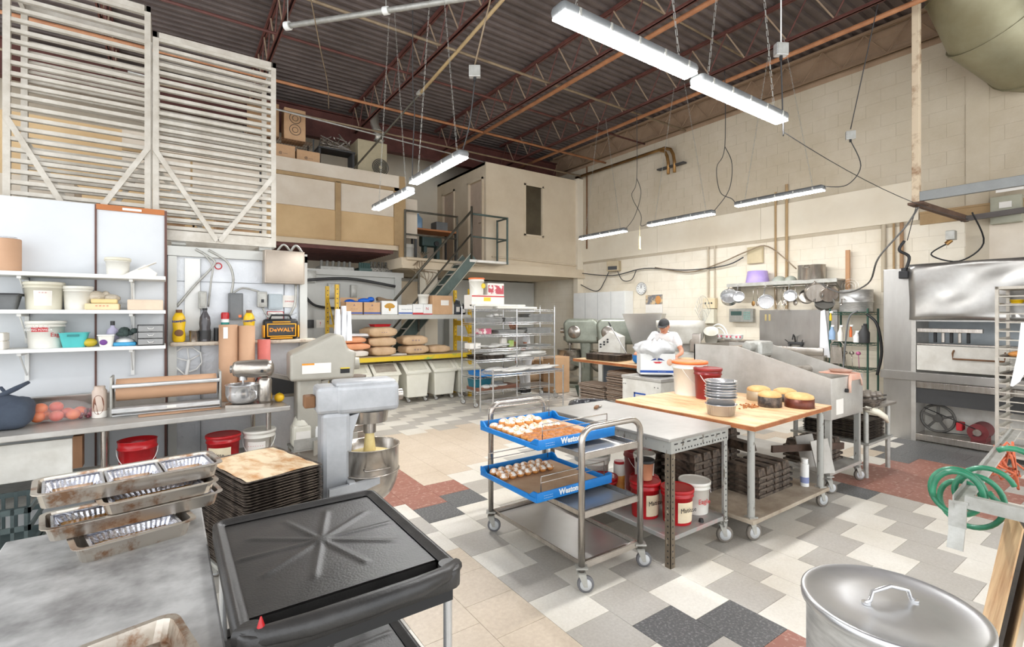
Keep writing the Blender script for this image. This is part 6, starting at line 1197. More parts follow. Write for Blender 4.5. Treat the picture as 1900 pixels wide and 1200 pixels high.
for x in (-.2, 1.0):
    for y in (-.1, .35): g = G(); g.cyl((x, y, 0), (x, y, .5), .014); g.obj('post', dark, t)
t = carton((1.98, 10.2, 4.97), .38, .3, .6, card, 'tall brown carton with oval emblems on storage roof shelf'); 
for z in (.2, .42): g = G(); g.ring((0, -.155, z), .1, .005, 24, 5, M=Matrix.Identity(4), ax='Y'); g.ring((0, -.155, z), .05, .004, 24, 5, ax='Y'); g.obj('emblem', dark, t)
carton((1.45, 10.2, 4.97), .5, .3, .62, mat('dark_tan_card', (168, 132, 96), .8), 'brown carton left of the emblem carton'); carton((1.75, 10.05, 4.541), .42, .22, .28, card, 'left low carton with print at the storage roof edge', 0, None, [('@ ----', .06, dark, 0, .12)]); carton((2.2, 10.05, 4.541), .42, .22, .24, card, 'right low carton with print at the storage roof edge', 0, None, [('@ ----', .06, dark, 0, .1)])  # left carton in a darker tan cardboard
t = thing('steel_parts', 'heap of shiny steel parts on the storage roof', 'parts', (2.78, 10.2, 4.96)); g = G()
for i in range(26): g.bar((rnd.uniform(-.34, .34), rnd.uniform(-.15, .15), rnd.uniform(0, .3)), (rnd.uniform(-.34, .34), rnd.uniform(-.15, .15), rnd.uniform(0, .3)), .02)
g.obj('part_heap', steel, t)['kind'] = 'stuff'
t = thing('parts_shelf', 'low dark shelf under the shiny steel parts', 'shelf', (2.78, 10.2, 4.54)); g = G(); g.rb(-.38, .34, -.18, .2, .38, .41, .003); g.obj('board', dark, t)
for x in (-.35, .31): g = G(); g.box(x-.02, x+.02, -.15, .18, 0, .38); g.obj('shelf_end', dark, t)

# ================================================================ wire racks mid
def wrack(loc, W, Dp, Hh, zs, label, wheels=True):
    t = thing('wire_shelving', label, 'shelving', loc); q = G(); q.cyl((0, 0, .1 if wheels else 0), (0, 0, Hh), .013, n=12); 
    for i in range(int(Hh/.1)): q.cyl((0, 0, .12+i*.1), (0, 0, .125+i*.1), .0145, n=12)
    me = q.mesh('post', chrome)
    for x in (0, W/2, W) if W > 1.5 else (0, W):
        for y in (0, Dp): inst('post', me, t, (x, y, 0)); 
        if wheels and x != W/2: caster(t, x, 0, 0, .05); caster(t, x, Dp, 0, .05)
    wm = wire_shelf(G(), 0, W, 0, Dp, 0).mesh('wire_shelf', chrome)
    for z in zs: inst('wire_shelf', wm, t, (0, 0, z))
    return t
ZS = (.27, .54, .83, 1.02, 1.28, 1.5, 1.74)
wrack((4.42, 7.46, 0), 1.83, .46, 1.8, ZS, 'tall chrome wire shelving loaded with trays, mid room')
wrack((4.33, 6.72, 0), 1.5, .4, .74, (.18, .66), 'low chrome wire rack in front of the tall shelving', False)
def item(name, cat, label, loc, m, fn, part='body', rz=0, grp=None):
    t = thing(name, label, cat, loc, rz, grp); g = G(); fn(g); g.obj(part, m, t); return t
t = pail((4.6, 7.7, 1.745+.26), .14, .3, whitep, orangep, 'white tub with orange lid and yellow sun, atop wire shelving', 0, None, True); g = G(); g.ell((.07, -.13, .16), (.045, .012, .05), 10, 6); g.obj('sun_print', yel, t)
t = thing('long_white_box', 'long white carton under the orange lidded tub', 'box', (4.85, 7.75, 1.86)); g = G(); g.rb(-.4, .3, -.14, .14, -.11, .145, .004); g.obj('carton', paper, t); g = G(); g.box(-.15, 0, -.142, -.14, .03, .1); g.obj('yellow_patch', yel, t); g = G(); g.box(-.4, .3, -.143, -.141, .11, .13); g.obj('red_stripe', redi, t)
t = carton((4.98, 7.75, 2.006), .36, .24, .22, paper, 'pink and red printed carton next to orange lidded tub'); g = G(); g.box(-.17, .17, -.123, -.121, .02, .18); g.obj('berry_print', mat('berry_print', (190, 80, 90), .5, 0, (240, 226, 220), 9, thr=(.45, .5)), t)
for i, (x, w2, z, l) in enumerate(((5.0, 1.1, 1.79, 'white plastic lid, upper, on top of wire shelving'), (5.35, .9, 1.75, 'white plastic tray, lower, on top of wire shelving'))):
    t = thing('white_tray', l, 'tray', (x, 7.6-.04*i, z-.0+.003)); g = G(); g.rb(-w2/2, w2/2, -.12, .09, 0, .04, .008); g.obj('tray_body', whitep, t)
q = G(); tray_shape(q, .6, .4, .014, .003, .012, .01); tmh = q.mesh('sheet', alu); tmd = q.mesh('sheet', rawpan)
def traystack(x, z, n, lab, me, dy=0):
    for i in range(n): t = thing('baking_sheet', nth(n-1-i)+' baking sheet of the pile on the wire shelving, '+lab, 'baking sheet', (x+rnd.uniform(-.015, .015), 7.69+dy, z+.008+i*.017), rnd.uniform(-2, 2), 'trays: '+lab); inst('sheet', me, t)
traystack(4.75, 1.5, 5, 'second shelf left', tmh); traystack(5.25+.15, 1.5, 5, 'second shelf centre', tmh) ; traystack(5.95, 1.5, 9, 'second shelf right', tmh)
traystack(5.9, 1.28, 6, 'third shelf right', tmh); traystack(5.25, 1.28, 4, 'third shelf centre', tmh); traystack(4.8, .83, 4, 'fifth shelf left', tmd); traystack(5.9, 1.02, 2, 'fourth shelf right', tmh)
def filmheap(loc, sx, sy, sz, label, m=film, n=9):
    t = thing('plastic_bags', label, 'bags', loc); g = G()
    for i in range(n): g.ell((rnd.uniform(-sx, sx), rnd.uniform(-sy, sy), rnd.uniform(.02, sz)), (sx*rnd.uniform(.25, .5), sy*.6, sz*rnd.uniform(.3, .6)), 10, 6)
    g.obj('bag_heap', m, t)['kind'] = 'stuff'; return t
cw_ = mat('whitish_film', (226, 224, 218), .3, 0, (196, 194, 188), 14, bump=.7)
filmheap((5.0, 7.64, 1.592), .16, .1, .07, 'crumpled clear bags on the second shelf trays', cw_); filmheap((4.95, 7.69, 1.03), .3, .12, .06, 'white bag and packets on the fourth shelf left', cw_); filmheap((5.45, 7.66, .84), .7, .14, .08, 'wide heap of clear bags on the fifth shelf', cw_, 16)
filmheap((5.5, 7.66, .55), .6, .14, .09, 'heap of bagged food on the sixth shelf', cw_, 14); filmheap((4.8, 7.66, .31), .28, .14, .07, 'clear bags on lowest shelf over brown boards', cw_); filmheap((5.1, 6.9, .67), .6, .14, .05, 'clear film heaped on the low wire rack', cw_, 14)
for i in range(3): item('brown_board', 'board', ('lowest', 'middle', 'top')[i]+' brown board on the bottom wire shelf', (4.95, 7.69, .279+i*.02), mat('brown_board', (150, 104, 84), .7), lambda g: g.rb(-.45, .45, -.2, .2, 0, .016, .004), 'board_panel', 0, 'brown boards on bottom wire shelf')
item('blue_tray', 'tray', 'blue plastic tray sticking out of the sixth wire shelf', (4.95, 7.6, .55), bluep, lambda g: tray_shape(g, .9, .5, .06, .006, .01, .01), 'tray_body'); item('teal_tub', 'tub', 'teal plastic tub below the blue tray at left', (4.66, 7.69, .335), mat('deep_teal', (20, 110, 130), .4), lambda g: tray_shape(g, .36, .3, .15, .004, .006, .02), 'tub_body')
item('white_bag', 'bag', 'white paper bag between the fourth and third shelves', (5.2, 7.72, 1.03), paper, lambda g: (g.rb(-.06, .06, -.05, .05, 0, .18, .02)), 'bag_body'); item('lime_packet', 'packet', 'clear packet with lime label beside white bag', (5.36, 7.7, 1.03), mat('lime_pack', (200, 210, 170), .4, 0, (160, 190, 80), 9), lambda g: g.rb(-.06, .06, -.04, .04, 0, .13, .02), 'packet_body')
for i, (x, l, m) in enumerate(((4.75, 'pink printed carton on the third shelf left', mat('pink_box', (190, 100, 120), .5, 0, (236, 226, 220), 10, thr=(.45, .5))), (4.52, 'white printed carton on the fourth shelf, far left', paper))):
    item('small_carton', 'box', l, (x, 7.7, 1.29 if i == 0 else 1.03), m, lambda g: g.rb(-.11, .11, -.1, .1, 0, .1, .004), 'carton')
t = thing('trash_bin', 'round bin with a black plastic liner behind the slotted table', 'trash bin', (3.95, 4.05, 0)); g = G(); g.lathe([(.2, 0), (.24, .6), (.25, .6)], n=28); g.obj('bin_body', greyp, t); g = G(); g.lathe([(.235, .45), (.262, .5), (.27, .62), (.258, .65), (.235, .64), (.2, .5)], n=28, cap0=False, cap1=False); g.obj('bin_liner', mat('black_liner', (34, 34, 38), .18, 0, (60, 60, 64), 10, bump=1, bsc=18), t)

# ================================================================ chest freezer and white box
t = thing('white_freezer', 'low white cabinet with blue and red square logo', 'cabinet', (5.22, 4.19, 0), -90); g = G(); g.rb(-.31, .31, -.28, .3, .04, .81, .01); g.obj('cabinet_body', dirtyw, t); g = G(); g.rb(-.32, .32, -.29, .31, .81, .85, .006); g.obj('cabinet_top', worn, t)
g = G(); g.box(-.11, .08, -.284, -.281, .625, .645); g.box(-.11, -.09, -.284, -.281, .36, .645); g.box(-.11, .04, -.284, -.281, .36, .378); g.obj('blue_logo_frame', inkb, t); g = G(); g.add([(-.06, -.283, .4), (.03, -.283, .4), (.0, -.283, .46), (.05, -.283, .56), (-.06, -.283, .56)], [(0, 1, 2, 3, 4)]); g.obj('red_logo_mark', redi, t)
for x in (-.28, -.25, .22, .27): g = G(); g.cyl((x, -.285, .74), (x, -.28, .74), .006); g.obj('rivet', dark, t)
t = thing('round_turntable', 'thin black round stand beneath the white carton', 'stand', (5.25, 4.2, .851)); g = G(); g.cyl((0, 0, 0), (0, 0, .022), .21, n=30); g.obj('disc', black, t)
t = carton((5.27, 4.22, .874), .44, .34, .27, white, 'white carton with blue band and emblem, before the man', -42, (inkb, .025, .055), [('---- -- --- ------', .018, white, .05, .04)], True)
g = G(); g.prism([(-.09, .0), (-.04, .028), (0, .034), (.04, .028), (.09, 0), (.03, .008), (-.03, .008)], 0, .0015, M=FR(0, -.172, .18)); g.obj('emblem_arch', navy, t); g = G(); g.prism([(-.06, 0), (.06, 0), (.03, -.02), (-.03, -.02)], 0, .0015, M=FR(0, -.172, .165)); g.obj('emblem_base', redi, t)
g = G(); g.ell((.15, -.172, .16), (.04, .003, .045), 14, 6); g.obj('orange_mark', mat('pale_orange', (236, 190, 160), .5), t); text('= =', .02, navy, t, FR(0, -.174, .188))
t = thing('plastic_liner', 'big clear plastic bag billowing out of the white carton', 'bag', (5.27, 4.22, 1.05)); g = G(); v = []; n = 36
for j, (r, z) in enumerate(((.16, .0), (.19, .08), (.25, .12), (.27, .15), (.25, .19), (.2, .22), (.13, .24), (.08, .27))):
    for i in range(n): a = 2*PI*i/n; k = 1+.1*math.sin(a*5+j)+.06*math.sin(a*11+j*2); v.append((r*k*math.cos(a)*1.1, r*k*math.sin(a)*.9, z+.02*math.sin(a*7+j)))
g.add(v, [(j*n+i, j*n+(i+1) % n, (j+1)*n+(i+1) % n, (j+1)*n+i) for j in range(7) for i in range(n)], True); g.obj('liner_film', mat('milky_film', (240, 240, 238), .25, 0, (220, 220, 220), 12, bump=.6, alpha=.75), t)

# ================================================================ rear maple bench
t = thing('rear_bench', 'long maple topped bench on steel legs in front of mixers', 'bench', (6.25, 5.55, 0)); g = G(); g.rb(-.38, .33, -.95, .95, .82, .87, .005); g.obj('bench_top', wood, t); g = G(); g.box(-.384, -.378, -.95, .95, .825, .865); g.obj('front_edge', woodedge, t)
q = G(); q.cyl((0, 0, 0), (0, 0, .82), .025, n=12); me = q.mesh('leg', galv)
for x in (-.3, .28):
    for y in (-.85, .85): inst('leg', me, t, (x, y, 0))
g = G(); g.rb(-.34, .3, -.9, .9, .13, .155, .004); g.obj('undershelf', galv, t); g = G(); g.box(.26, .28, -.85, .85, .155, .82); g.obj('rear_panel', mat('blue_grey_panel', (96, 106, 116), .6), t)
q = G(); q.rb(-.2, .2, -.3, .3, 0, .013, .003, seg=1); me = q.mesh('sheet', card2); meb = q.mesh('sheet', mat('card_dark', (150, 128, 110), .85, 0, (130, 110, 92), 9))
for i in range(15): t = thing('card_sheet', nth(14-i)+' grey card sheet down the low left pile under bench' if i < 14 else 'top card sheet of the low left pile under bench', 'card', (6.12+rnd.uniform(-.03, .03), 6.1+rnd.uniform(-.02, .02), .156+i*.0205), rnd.uniform(-4, 4), 'low pile of card under the bench'); inst('sheet', me if i % 3 else meb, t)
for i in range(28): t = thing('card_sheet', nth(27-i)+' grey card sheet down the tall right pile under bench' if i < 27 else 'top card sheet of the tall right pile under bench', 'card', (6.12+rnd.uniform(-.03, .03), 5.44+rnd.uniform(-.02, .02), .156+i*.0205), rnd.uniform(-4, 4), 'tall pile of card under the bench'); inst('sheet', me if i % 3 else meb, t)
q = G(); tray_shape(q, .66, .46, .022, .003, .01, .012); me = q.mesh('pan', darkpan)
for i in range(4): t = thing('deep_baking_pan', nth(3-i)+' dark deep baking pan down the stack on rear bench' if i < 3 else 'top dark baking pan of the stack on the rear bench', 'baking pan', (6.2, 5.95, .871+i*.026), 100, 'dark pans on the rear bench'); inst('pan_body', me, t)
t = thing('mop_handle', 'long pale pole with black tip leaning above bench', 'pole', (6.5, 5.75, .88)); g = G(); g.tube([(0, 0, 0), (-.02, .42, .55)], .011); g.obj('pole', alu, t); g = G(); g.tube([(-.02, .42, .55), (-.023, .47, .63)], .014); g.obj('grip', dark, t)
t = thing('blue_bowl', 'bright blue mixing bowl with orange inside on the rear bench', 'bowl', (6.12, 5.2, .87)); g = G(); bowl(g, .12, .13); g.obj('bowl_body', bluep, t); g = G(); g.lathe([(.001, .12), (.115, .132), (.09, .16), (.001, .17)], n=24, cap0=False, cap1=False); g.obj('orange_dough', mat('orange_fill', (224, 146, 100), .6), t)
t = thing('side_stool_table', 'low table with boards right of the white carton', 'table', (6.95, 4.55, 0)); g = G(); g.rb(-.35, .35, -.45, .45, .84, .87, .004); g.obj('table_top', galv, t)
for x in (-.3, .3):
    for y in (-.4, .4): g = G(); g.cyl((x, y, 0), (x, y, .84), .02); g.obj('leg', galv, t)
for i in range(4): item('wooden_board', 'board', ('bottom', 'second', 'third', 'topmost')[i]+' thin board of the pile right of the man', (6.85, 4.75, .871+i*.016), wood if i % 2 else card2, lambda g: g.rb(-.2, .2, -.3, .3, 0, .014, .003), 'board_panel', rnd.uniform(-4, 4), 'thin boards right of the man')
t = thing('oil_bottle', 'clear bottle with lime label and blue cap', 'bottle', (6.68, 4.42, .871)); g = G(); g.rb(-.035, .035, -.03, .03, 0, .13, .012); g.cyl((0, 0, .12), (0, 0, .17), .028, .014); g.obj('bottle_body', mat('grey_clear', (190, 196, 190), .2), t); g = G(); g.box(-.03, .03, -.033, -.03, .03, .09); g.obj('label', greeni, t); g = G(); g.cyl((0, 0, .17), (0, 0, .2), .015); g.obj('cap', inkb, t)

# ================================================================ far mixers
bigmixer((7.75, 8.25, 0), 125, 1.25, mixgreen, 'large green-grey mixer at far left of right wall', .23, 2)
bigmixer((8.1, 7.55, 0), 125, 1.25, mixgreen, 'second large green-grey mixer, behind the pole', .23, 2)
t = thing('moulding_machine', 'white machine with black knobs on the sloping face', 'machine', (7.35, 7.0, 0), -60); g = G(); g.prism([(-.2, 0), (.24, 0), (.24, 1.2), (.02, 1.3), (-.2, 1.12)], -.22, .22, M=Euler((R(90), 0, 0)).to_matrix().to_4x4()); g.obj('machine_body', dirtyw, t)
for i in range(3):
    for j in range(2): g = G(); g.cyl((-.15+.07*i, -.22, 1.0+.05*j+.05*i), (-.15+.07*i, -.24, 1.0+.05*j+.05*i), .018); g.obj('knob', black, t)
t = thing('dough_hopper', 'tall steel hopper with slanted sides near the man', 'hopper', (8.2, 6.85, 0), -60); g = G(); v = []
for z, w2 in ((.85, .16), (1.66, .4)): v += [(-w2, -w2*.8, z), (w2, -w2*.8, z), (w2, w2*.8, z), (-w2, w2*.8, z)]
g.add(v, [(0, 3, 2, 1)]+[(a, (a+1) % 4, (a+1) % 4+4, a+4) for a in range(4)]); o = g.obj('hopper_bin', stain, t); sd = o.modifiers.new('s', 'SOLIDIFY'); sd.thickness = .01; g = G(); g.rb(-.2, .2, -.18, .18, 0, .85, .01); g.obj('hopper_base', worn, t)
t = thing('spiral_mixer', 'big white spiral mixer with raised wire guard', 'mixer', (8.2, 5.85, 0), -60); g = G(); g.rb(-.35, .4, -.3, .35, 0, .95, .05); g.obj('mixer_base', dirtyw, t); g = G(); g.lathe([(.36, 1.1), (.43, 1.2), (.43, 1.38), (.45, 1.4), (.45, 1.53), (.4, 1.53), (.4, 1.2)], n=36, c=(-.1, -.0, 0)); g.obj('mixer_bowl', dirtyw, t); g = G(); g.rb(-.3, .2, -.15, .15, .9, 1.15, .04); g.obj('bowl_support', worn, t); g = G(); g.rb(.1, .3, -.35, -.2, .95, 1.3, .02); g.obj('steel_arm', steel, t)
g = G()
for k in range(11): a = R(-70+k*14); g.tube([(.32, 0, 1.45), (.32+.3*math.sin(a)*.4, -.1+.42*math.sin(a), 1.5+.5*math.cos(a)*.8+.1)], .004, 4)
for s_ in (.5, .75, 1): g.tube([(.32+.12*s_*math.sin(R(-70+k*14)), -.1*s_+.42*s_*math.sin(R(-70+k*14)), 1.45+(.15+.4*math.cos(R(-70+k*14)))*s_) for k in range(11)], .004, 4)
g.obj('wire_guard', galv, t)
item('control_pedestal', 'cabinet', 'white control pedestal right of the spiral mixer', (8.0, 5.15, 0), dirtyw, lambda g: (g.rb(-.2, .2, -.2, .2, 0, 1.12, .02), g.cyl((-.19, 0, 1.0), (-.22, 0, 1.0), .02)), 'pedestal_body')
item('tilted_pail', 'bucket', 'white pail tilted on its side against right wall', (8.5, 5.5, 1.15), whitep, lambda g: g.lathe([(.11, 0), (.13, .24), (.138, .24), (.12, .23), (.1, .02)], n=24, M=rot(ay=-35, ax=20)), 'pail_body'); item('pail_ledge', 'bracket', 'grey wall bracket holding the tilted pail', (8.62, 5.5, 1.08), galv, lambda g: g.box(-.2, .57, -.15, .15, 0, .02), 'bracket_plate')
for i, (x, y) in enumerate(((7.0, 8.95), (7.0, 8.6), (6.6, 8.75))): 
    for k in range(4 if i < 2 else 3): sack((x, y, .01+k*.16), .5, .34, .17, bagp, ('brown sack pile beside far mixers, %s, layer %s' % (('rear pile', 'front pile', 'left pile')[i], ('bottom', 'second', 'third', 'top')[k])), rnd.uniform(-8, 8), grp='sack piles beside the far mixers')
carton((6.75, 8.0, .01), .4, .4, .75, card, 'tall brown carton beside the far mixer bowl')
item('green_basin', 'basin', 'dark green basin on the floor behind bench leg', (6.9, 7.2, .01), mat('dark_green', (60, 74, 62), .5), lambda g: tray_shape(g, .4, .34, .2, .005, .01, .04), 'basin_body')

# ================================================================ right wall
def onwall(name, cat, label, y, z, fn, depth=0, m=None, part='body'):
    t = thing(name, label, cat, (9.19, y, z), -90); fn(t); return t     # local -Y points away from the wall, local x towards -Y world
def f_(t):
    g = G(); g.rb(-.9, .9, -.3, 0, 0, .74, .004); g.obj('cabinet_box', white, t)
    for x in (-.45, .0, .45): g = G(); g.box(x-.002, x+.002, -.303, -.3, 0, .74); g.obj('door_gap', greyp, t)
onwall('wall_cabinet', 'cabinet', 'long white wall cupboard above the far mixers', 8.92, 1.47, f_)
def f_(t):
    g = G(); g.lathe([(.145, 0), (.15, .02), (.135, .04), (.13, .02)], n=36, M=rot(ax=90), cap1=False); g.obj('clock_rim', alu, t); g = G(); g.cyl((0, -.005, 0), (0, -.022, 0), .132, n=36); g.obj('clock_face', white, t)
    for k in range(12): a = R(30*k); g = G(); g.cyl((.105*math.sin(a), -.022, .105*math.cos(a)), (.105*math.sin(a), -.025, .105*math.cos(a)), .01, n=8); g.obj('hour_mark', black, t)
    for L_, a in ((.07, 5), (.1, 0)): g = G(); g.bar((0, -.027, 0), (L_*math.sin(R(a)), -.027, L_*math.cos(R(a))), .01, .003); g.obj('clock_hand', black, t)
onwall('wall_clock', 'clock', 'round silver rimmed clock on the right wall', 7.76, 2.26, f_)
def f_(t):
    g = G(); g.box(-.24, .24, -.006, 0, 0, .42); g.obj('calendar_sheet', paper, t); g = G(); g.box(-.24, .24, -.008, -.006, .2, .42); g.obj('calendar_picture', mat('calendar_photo', (120, 120, 124), .5, 0, (216, 190, 150), 6, thr=(.42, .54)), t); g = G(); g.ell((.12, -.008, .3), (.08, .003, .1), 14, 6); g.obj('orange_shape', mat('cat_orange', (212, 150, 88), .5), t)
onwall('wall_calendar', 'calendar', 'calendar with photo print beside the clock', 7.4, 1.68, f_)
def f_(t): g = G(); g.rb(-.06, .06, -.01, 0, 0, .32, .002); g.obj('sign_plate', redi, t); g = G(); g.ring((0, -.012, .1), .03, .008, 16, 6, ax='Y'); g.obj('sign_mark', white, t)
onwall('fire_sign', 'sign', 'narrow red fire sign near the back corner', 9.6, 1.9, f_)
def f_(t):
    g = G(); g.rb(-.14, .12, -.12, 0, 0, .3, .01); g.obj('lower_box', creamp, t); g = G(); g.rb(-.15, .13, -.1, 0, .31, .52, .006); g.obj('upper_box', mat('buff_panel', (224, 206, 170), .5), t)
    for x in (-.08, 0, .06): g = G(); g.cyl((x, -.1, .42), (x, -.112, .42), .018); g.obj('knob', dark, t)
onwall('fuse_panel', 'electrical box', 'cream fuse panel with black knobs right of the guard', 5.93, 1.46, f_)
def f_(t):
    g = G(); g.rb(-.24, .24, -.1, 0, 0, .26, .01); g.obj('panel_body', galv, t); g = G(); g.box(-.2, .02, -.104, -.1, .13, .21); g.obj('display', mat('lcd_green', (70, 100, 94), .3), t); g = G()
    for i in range(4):
        for j in range(4): g.rb(.06+i*.035, .085+i*.035, -.108, -.1, .05+j*.04, .08+j*.04, .003)
    g.obj('keypad', mat('key_green', (150, 190, 180), .5), t)
onwall('scale_display', 'control panel', 'grey control panel with keypad and green display', 5.25, 1.5, f_)
def f_(t):
    g = G(); g.rb(-.66, .66, -.02, 0, -.35, .62, .003); g.obj('splash_panel', ovsteel, t); g = G(); g.rb(-.68, .7, -.62, -.02, -.22, -.12, .01); g.rb(-.68, .7, -.64, -.6, -.12, .0, .01); g.obj('sink_rim', steel, t)
    g = G(); tray_shape(g, 1.2, .5, .22, .004, .01, .02, M=Matrix.Translation((0, -.32, -.35))); g.obj('sink_basin', steel, t)
    for x in (-.6, .6):
        for y in (-.56, -.08): g = G(); g.cyl((x, y, -1.11), (x, y, -.2), .022); g.obj('leg', steel, t)
    g = G(); g.rb(-.13, .13, -.06, -.02, .0, .05, .01); g.cyl((-.1, -.05, .03), (-.1, -.05, -.08), .018); g.cyl((.1, -.05, .03), (.1, -.05, -.08), .018); g.tube([(0, -.05, .05), (0, -.07, .14), (.02, -.16, .18), (.03, -.22, .1)], .012); 
    for x in (-.12, .12): g.bar((x, -.07, .05), (x+.03*(1 if x > 0 else -1), -.11, .09), .012)
    g.obj('faucet', dark, t)
    for x in (-.54, -.47): g = G(); g.rb(x-.018, x+.018, -.03, -.02, .42, .54, .004); g.obj('yellow_clip', mat('clip_yellow', (232, 212, 150), .5), t)
onwall('steel_sink', 'sink', 'stainless sink with tall splashback and dark faucet', 4.26, 1.11, f_)
# pot shelf
def f_(t):
    g = G(); g.rb(-.95, .95, -.38, 0, 0, .03, .004); g.rb(-.95, .95, -.4, -.38, -.03, .035, .003); g.obj('shelf_board', galv, t)
    for x in (-.9, .0, .9): g = G(); g.prism([(0, 0), (-.34, 0), (0, -.2)], x-.006, x+.006, M=Matrix(((0, 0, 1, 0), (1, 0, 0, 0), (0, 1, 0, 0), (0, 0, 0, 1)))); g.obj('shelf_bracket', galv, t)
    g = G(); g.tube([(-.93, -.36, -.06), (.93, -.36, -.06)], .008); g.obj('hanging_bar', steel, t)
onwall('pot_shelf', 'shelf', 'steel wall shelf with hanging bar above the sink', 4.41, 2.2, f_)
item('lilac_tub', 'tub', 'upturned lilac plastic tub on the pot shelf', (9.0, 4.87, 2.231), purplep, lambda g: g.lathe([(.2, 0), (.2, .02), (.17, .22), (.16, .225)], n=28), 'tub_body')
item('grey_bowl', 'bowl', 'grey rounded covers next to the lilac tub', (9.0, 4.37, 2.231), mat('grey_green', (168, 172, 160), .5), lambda g: (g.ell((0, .1, .0), (.14, .12, .11)), g.ell((0, -.1, 0), (.12, .1, .1)), g.cyl((0, 0, -.0), (0, 0, .01), .13)), 'bowl_body')
t = thing('steel_pot', 'wide steel pot standing on the pot shelf', 'pot', (8.98, 3.92, 2.231)); g = G(); g.lathe([(.2, 0), (.205, .01), (.205, .25), (.212, .255), (.2, .255), (.198, .02)], n=36); g.obj('pot_body', steel, t); g = G(); g.tube([(-.2, .05, .2), (-.24, .04, .2), (-.24, -.04, .2), (-.2, -.05, .2)], .007); g.obj('side_handle', steel, t)
def hangpan(y, z, r, h, label, tilt=80, m=chrome, L=.14, dx=0, dark_in=False):
    t = thing('saucepan', label, 'saucepan', (8.82+dx, y, z), 0, 'saucepans hung below the pot shelf'); M = rot(ay=-tilt) @ rot(az=0)
    M = Matrix.Rotation(R(30), 4, 'Z') @ Matrix.Rotation(R(-tilt), 4, 'Y')
    g = G(); g.lathe([(r*.9, 0), (r*.96, .01), (r, h), (r*1.05, h+.004), (r*.97, h), (r*.9, .012)], n=28, M=M); g.obj('pan_body', m, t)
    g = G(); hz = 2.16-z; g.tube([(-h*.8, 0, r*.9), (-h*.6, 0, r*1.2), (-.02, 0, hz)], [.012, .01, .007], 6); g.ring((-.02, 0, hz+.01), .014, .004, 12, 5, ax='X'); g.obj('pan_handle', m, t)
hangpan(5.32, 1.93, .15, .14, 'largest dented saucepan at far left of the hanging row', 60); hangpan(5.1, 1.95, .1, .1, 'second hanging saucepan, overlapping the largest', 70, dx=-.06); hangpan(4.62, 1.86, .125, .1, 'wide shiny saucepan hung by a long handle, third', 80); hangpan(4.2, 1.95, .1, .09, 'smaller shiny saucepan in the middle of the row', 75)
hangpan(3.93, 1.93, .12, .08, 'dull frying pan left of the big grey pan', 70, steel); hangpan(3.74, 2.0, .16, .1, 'big dull grey pan showing its round bottom', -80, steel, dx=-.08); hangpan(3.66, 1.8, .14, .08, 'lowest dark pan under the big grey pan', 50, mat('dull_pan', (128, 126, 120), .4, .6)); hangpan(3.58, 1.97, .14, .1, 'rearmost grey pan at the right of the row', -70, steel)
for i, (y, l, kind) in enumerate(((4.45, 'balloon whisk hanging left of the middle pan', 0), (4.36, 'wire whisk hanging beside the balloon whisk', 0), (4.3, 'long flat ladle hanging over splashback', 1), (4.12, 'slotted spoon hanging right of middle pan', 1), (4.28, 'large open whisk low over the splashback', 0), (4.86, 'copper coloured ladle hanging near left pans', 1), (4.78, 'thin skewer ladle hanging near left pans', 1))):
    t = thing('kitchen_utensil', l, 'utensil', (8.84, y, 1.75), 0, 'utensils hung below the pot shelf'); g = G(); g.tube([(0, 0, .4), (0, 0, .15)], .006); g.obj('utensil_handle', steel, t); g = G()
    if kind == 0:
        for k in range(4): a = R(45*k); g.tube([(0, 0, .15), (.05*math.cos(a), .05*math.sin(a), .06), (.03*math.cos(a), .03*math.sin(a), -.02), (-.03*math.cos(a), -.03*math.sin(a), -.02), (-.05*math.cos(a), -.05*math.sin(a), .06), (0, 0, .15)], .002, 4)
    else: g.ell((0, 0, .1), (.012, .035, .05), 12, 6)
    g.obj('utensil_head', copper if '.' in l or 'copper' in l else steel, t)
item('wood_strip', 'plank', 'upright orange-brown wooden strip at shelf right end', (9.1, 3.42, 1.9), mat('reddish_wood', (186, 140, 98), .6), lambda g: g.rb(-.02, .02, -.03, .03, 0, .8, .004), 'strip'); item('wire_whisk_ring', 'whisk', 'round wire skimmer on the wooden strip', (9.0, 3.35, 2.1), steel, lambda g: [g.ring((0, 0, 0), r, .003, 20, 4, ax='X') for r in (.04, .08, .12)], 'skimmer_rings')
# green wire shelf with strainer pot
t = thing('green_shelving', 'green coated wire shelving holding tools beside the oven', 'shelving', (8.72, 2.97, 0)); q = G(); q.cyl((0, 0, 0), (0, 0, 1.74), .014, n=10); me = q.mesh('post', mat('green_coat', (46, 84, 70), .5))
for x in (0, .4):
    for y in (.04, .56): inst('post', me, t, (x, y, 0))
q = wire_shelf(G(), 0, .52, 0, .4, 0, .03); me = q.mesh('wire_shelf', mat('green_coat', (46, 84, 70)))
for z in (.25, .8, 1.2, 1.68): o = inst('wire_shelf', me, t, (.4, .04, z), (0, 0, 90))
t = thing('strainer_pot', 'broad two-part steel pot with side latch on green shelving', 'pot', (8.93, 3.24, 1.69)); g = G(); g.lathe([(.215, 0), (.22, .01), (.22, .14), (.232, .145), (.232, .16), (.222, .165), (.222, .34), (.228, .345), (.21, .345)], n=40); g.obj('pot_body', alu, t); g = G(); g.tube([(-.21, .08, .2), (-.26, .1, .2), (-.27, .1, .12), (-.3, .1, .1)], .01); g.obj('side_latch', steel, t)
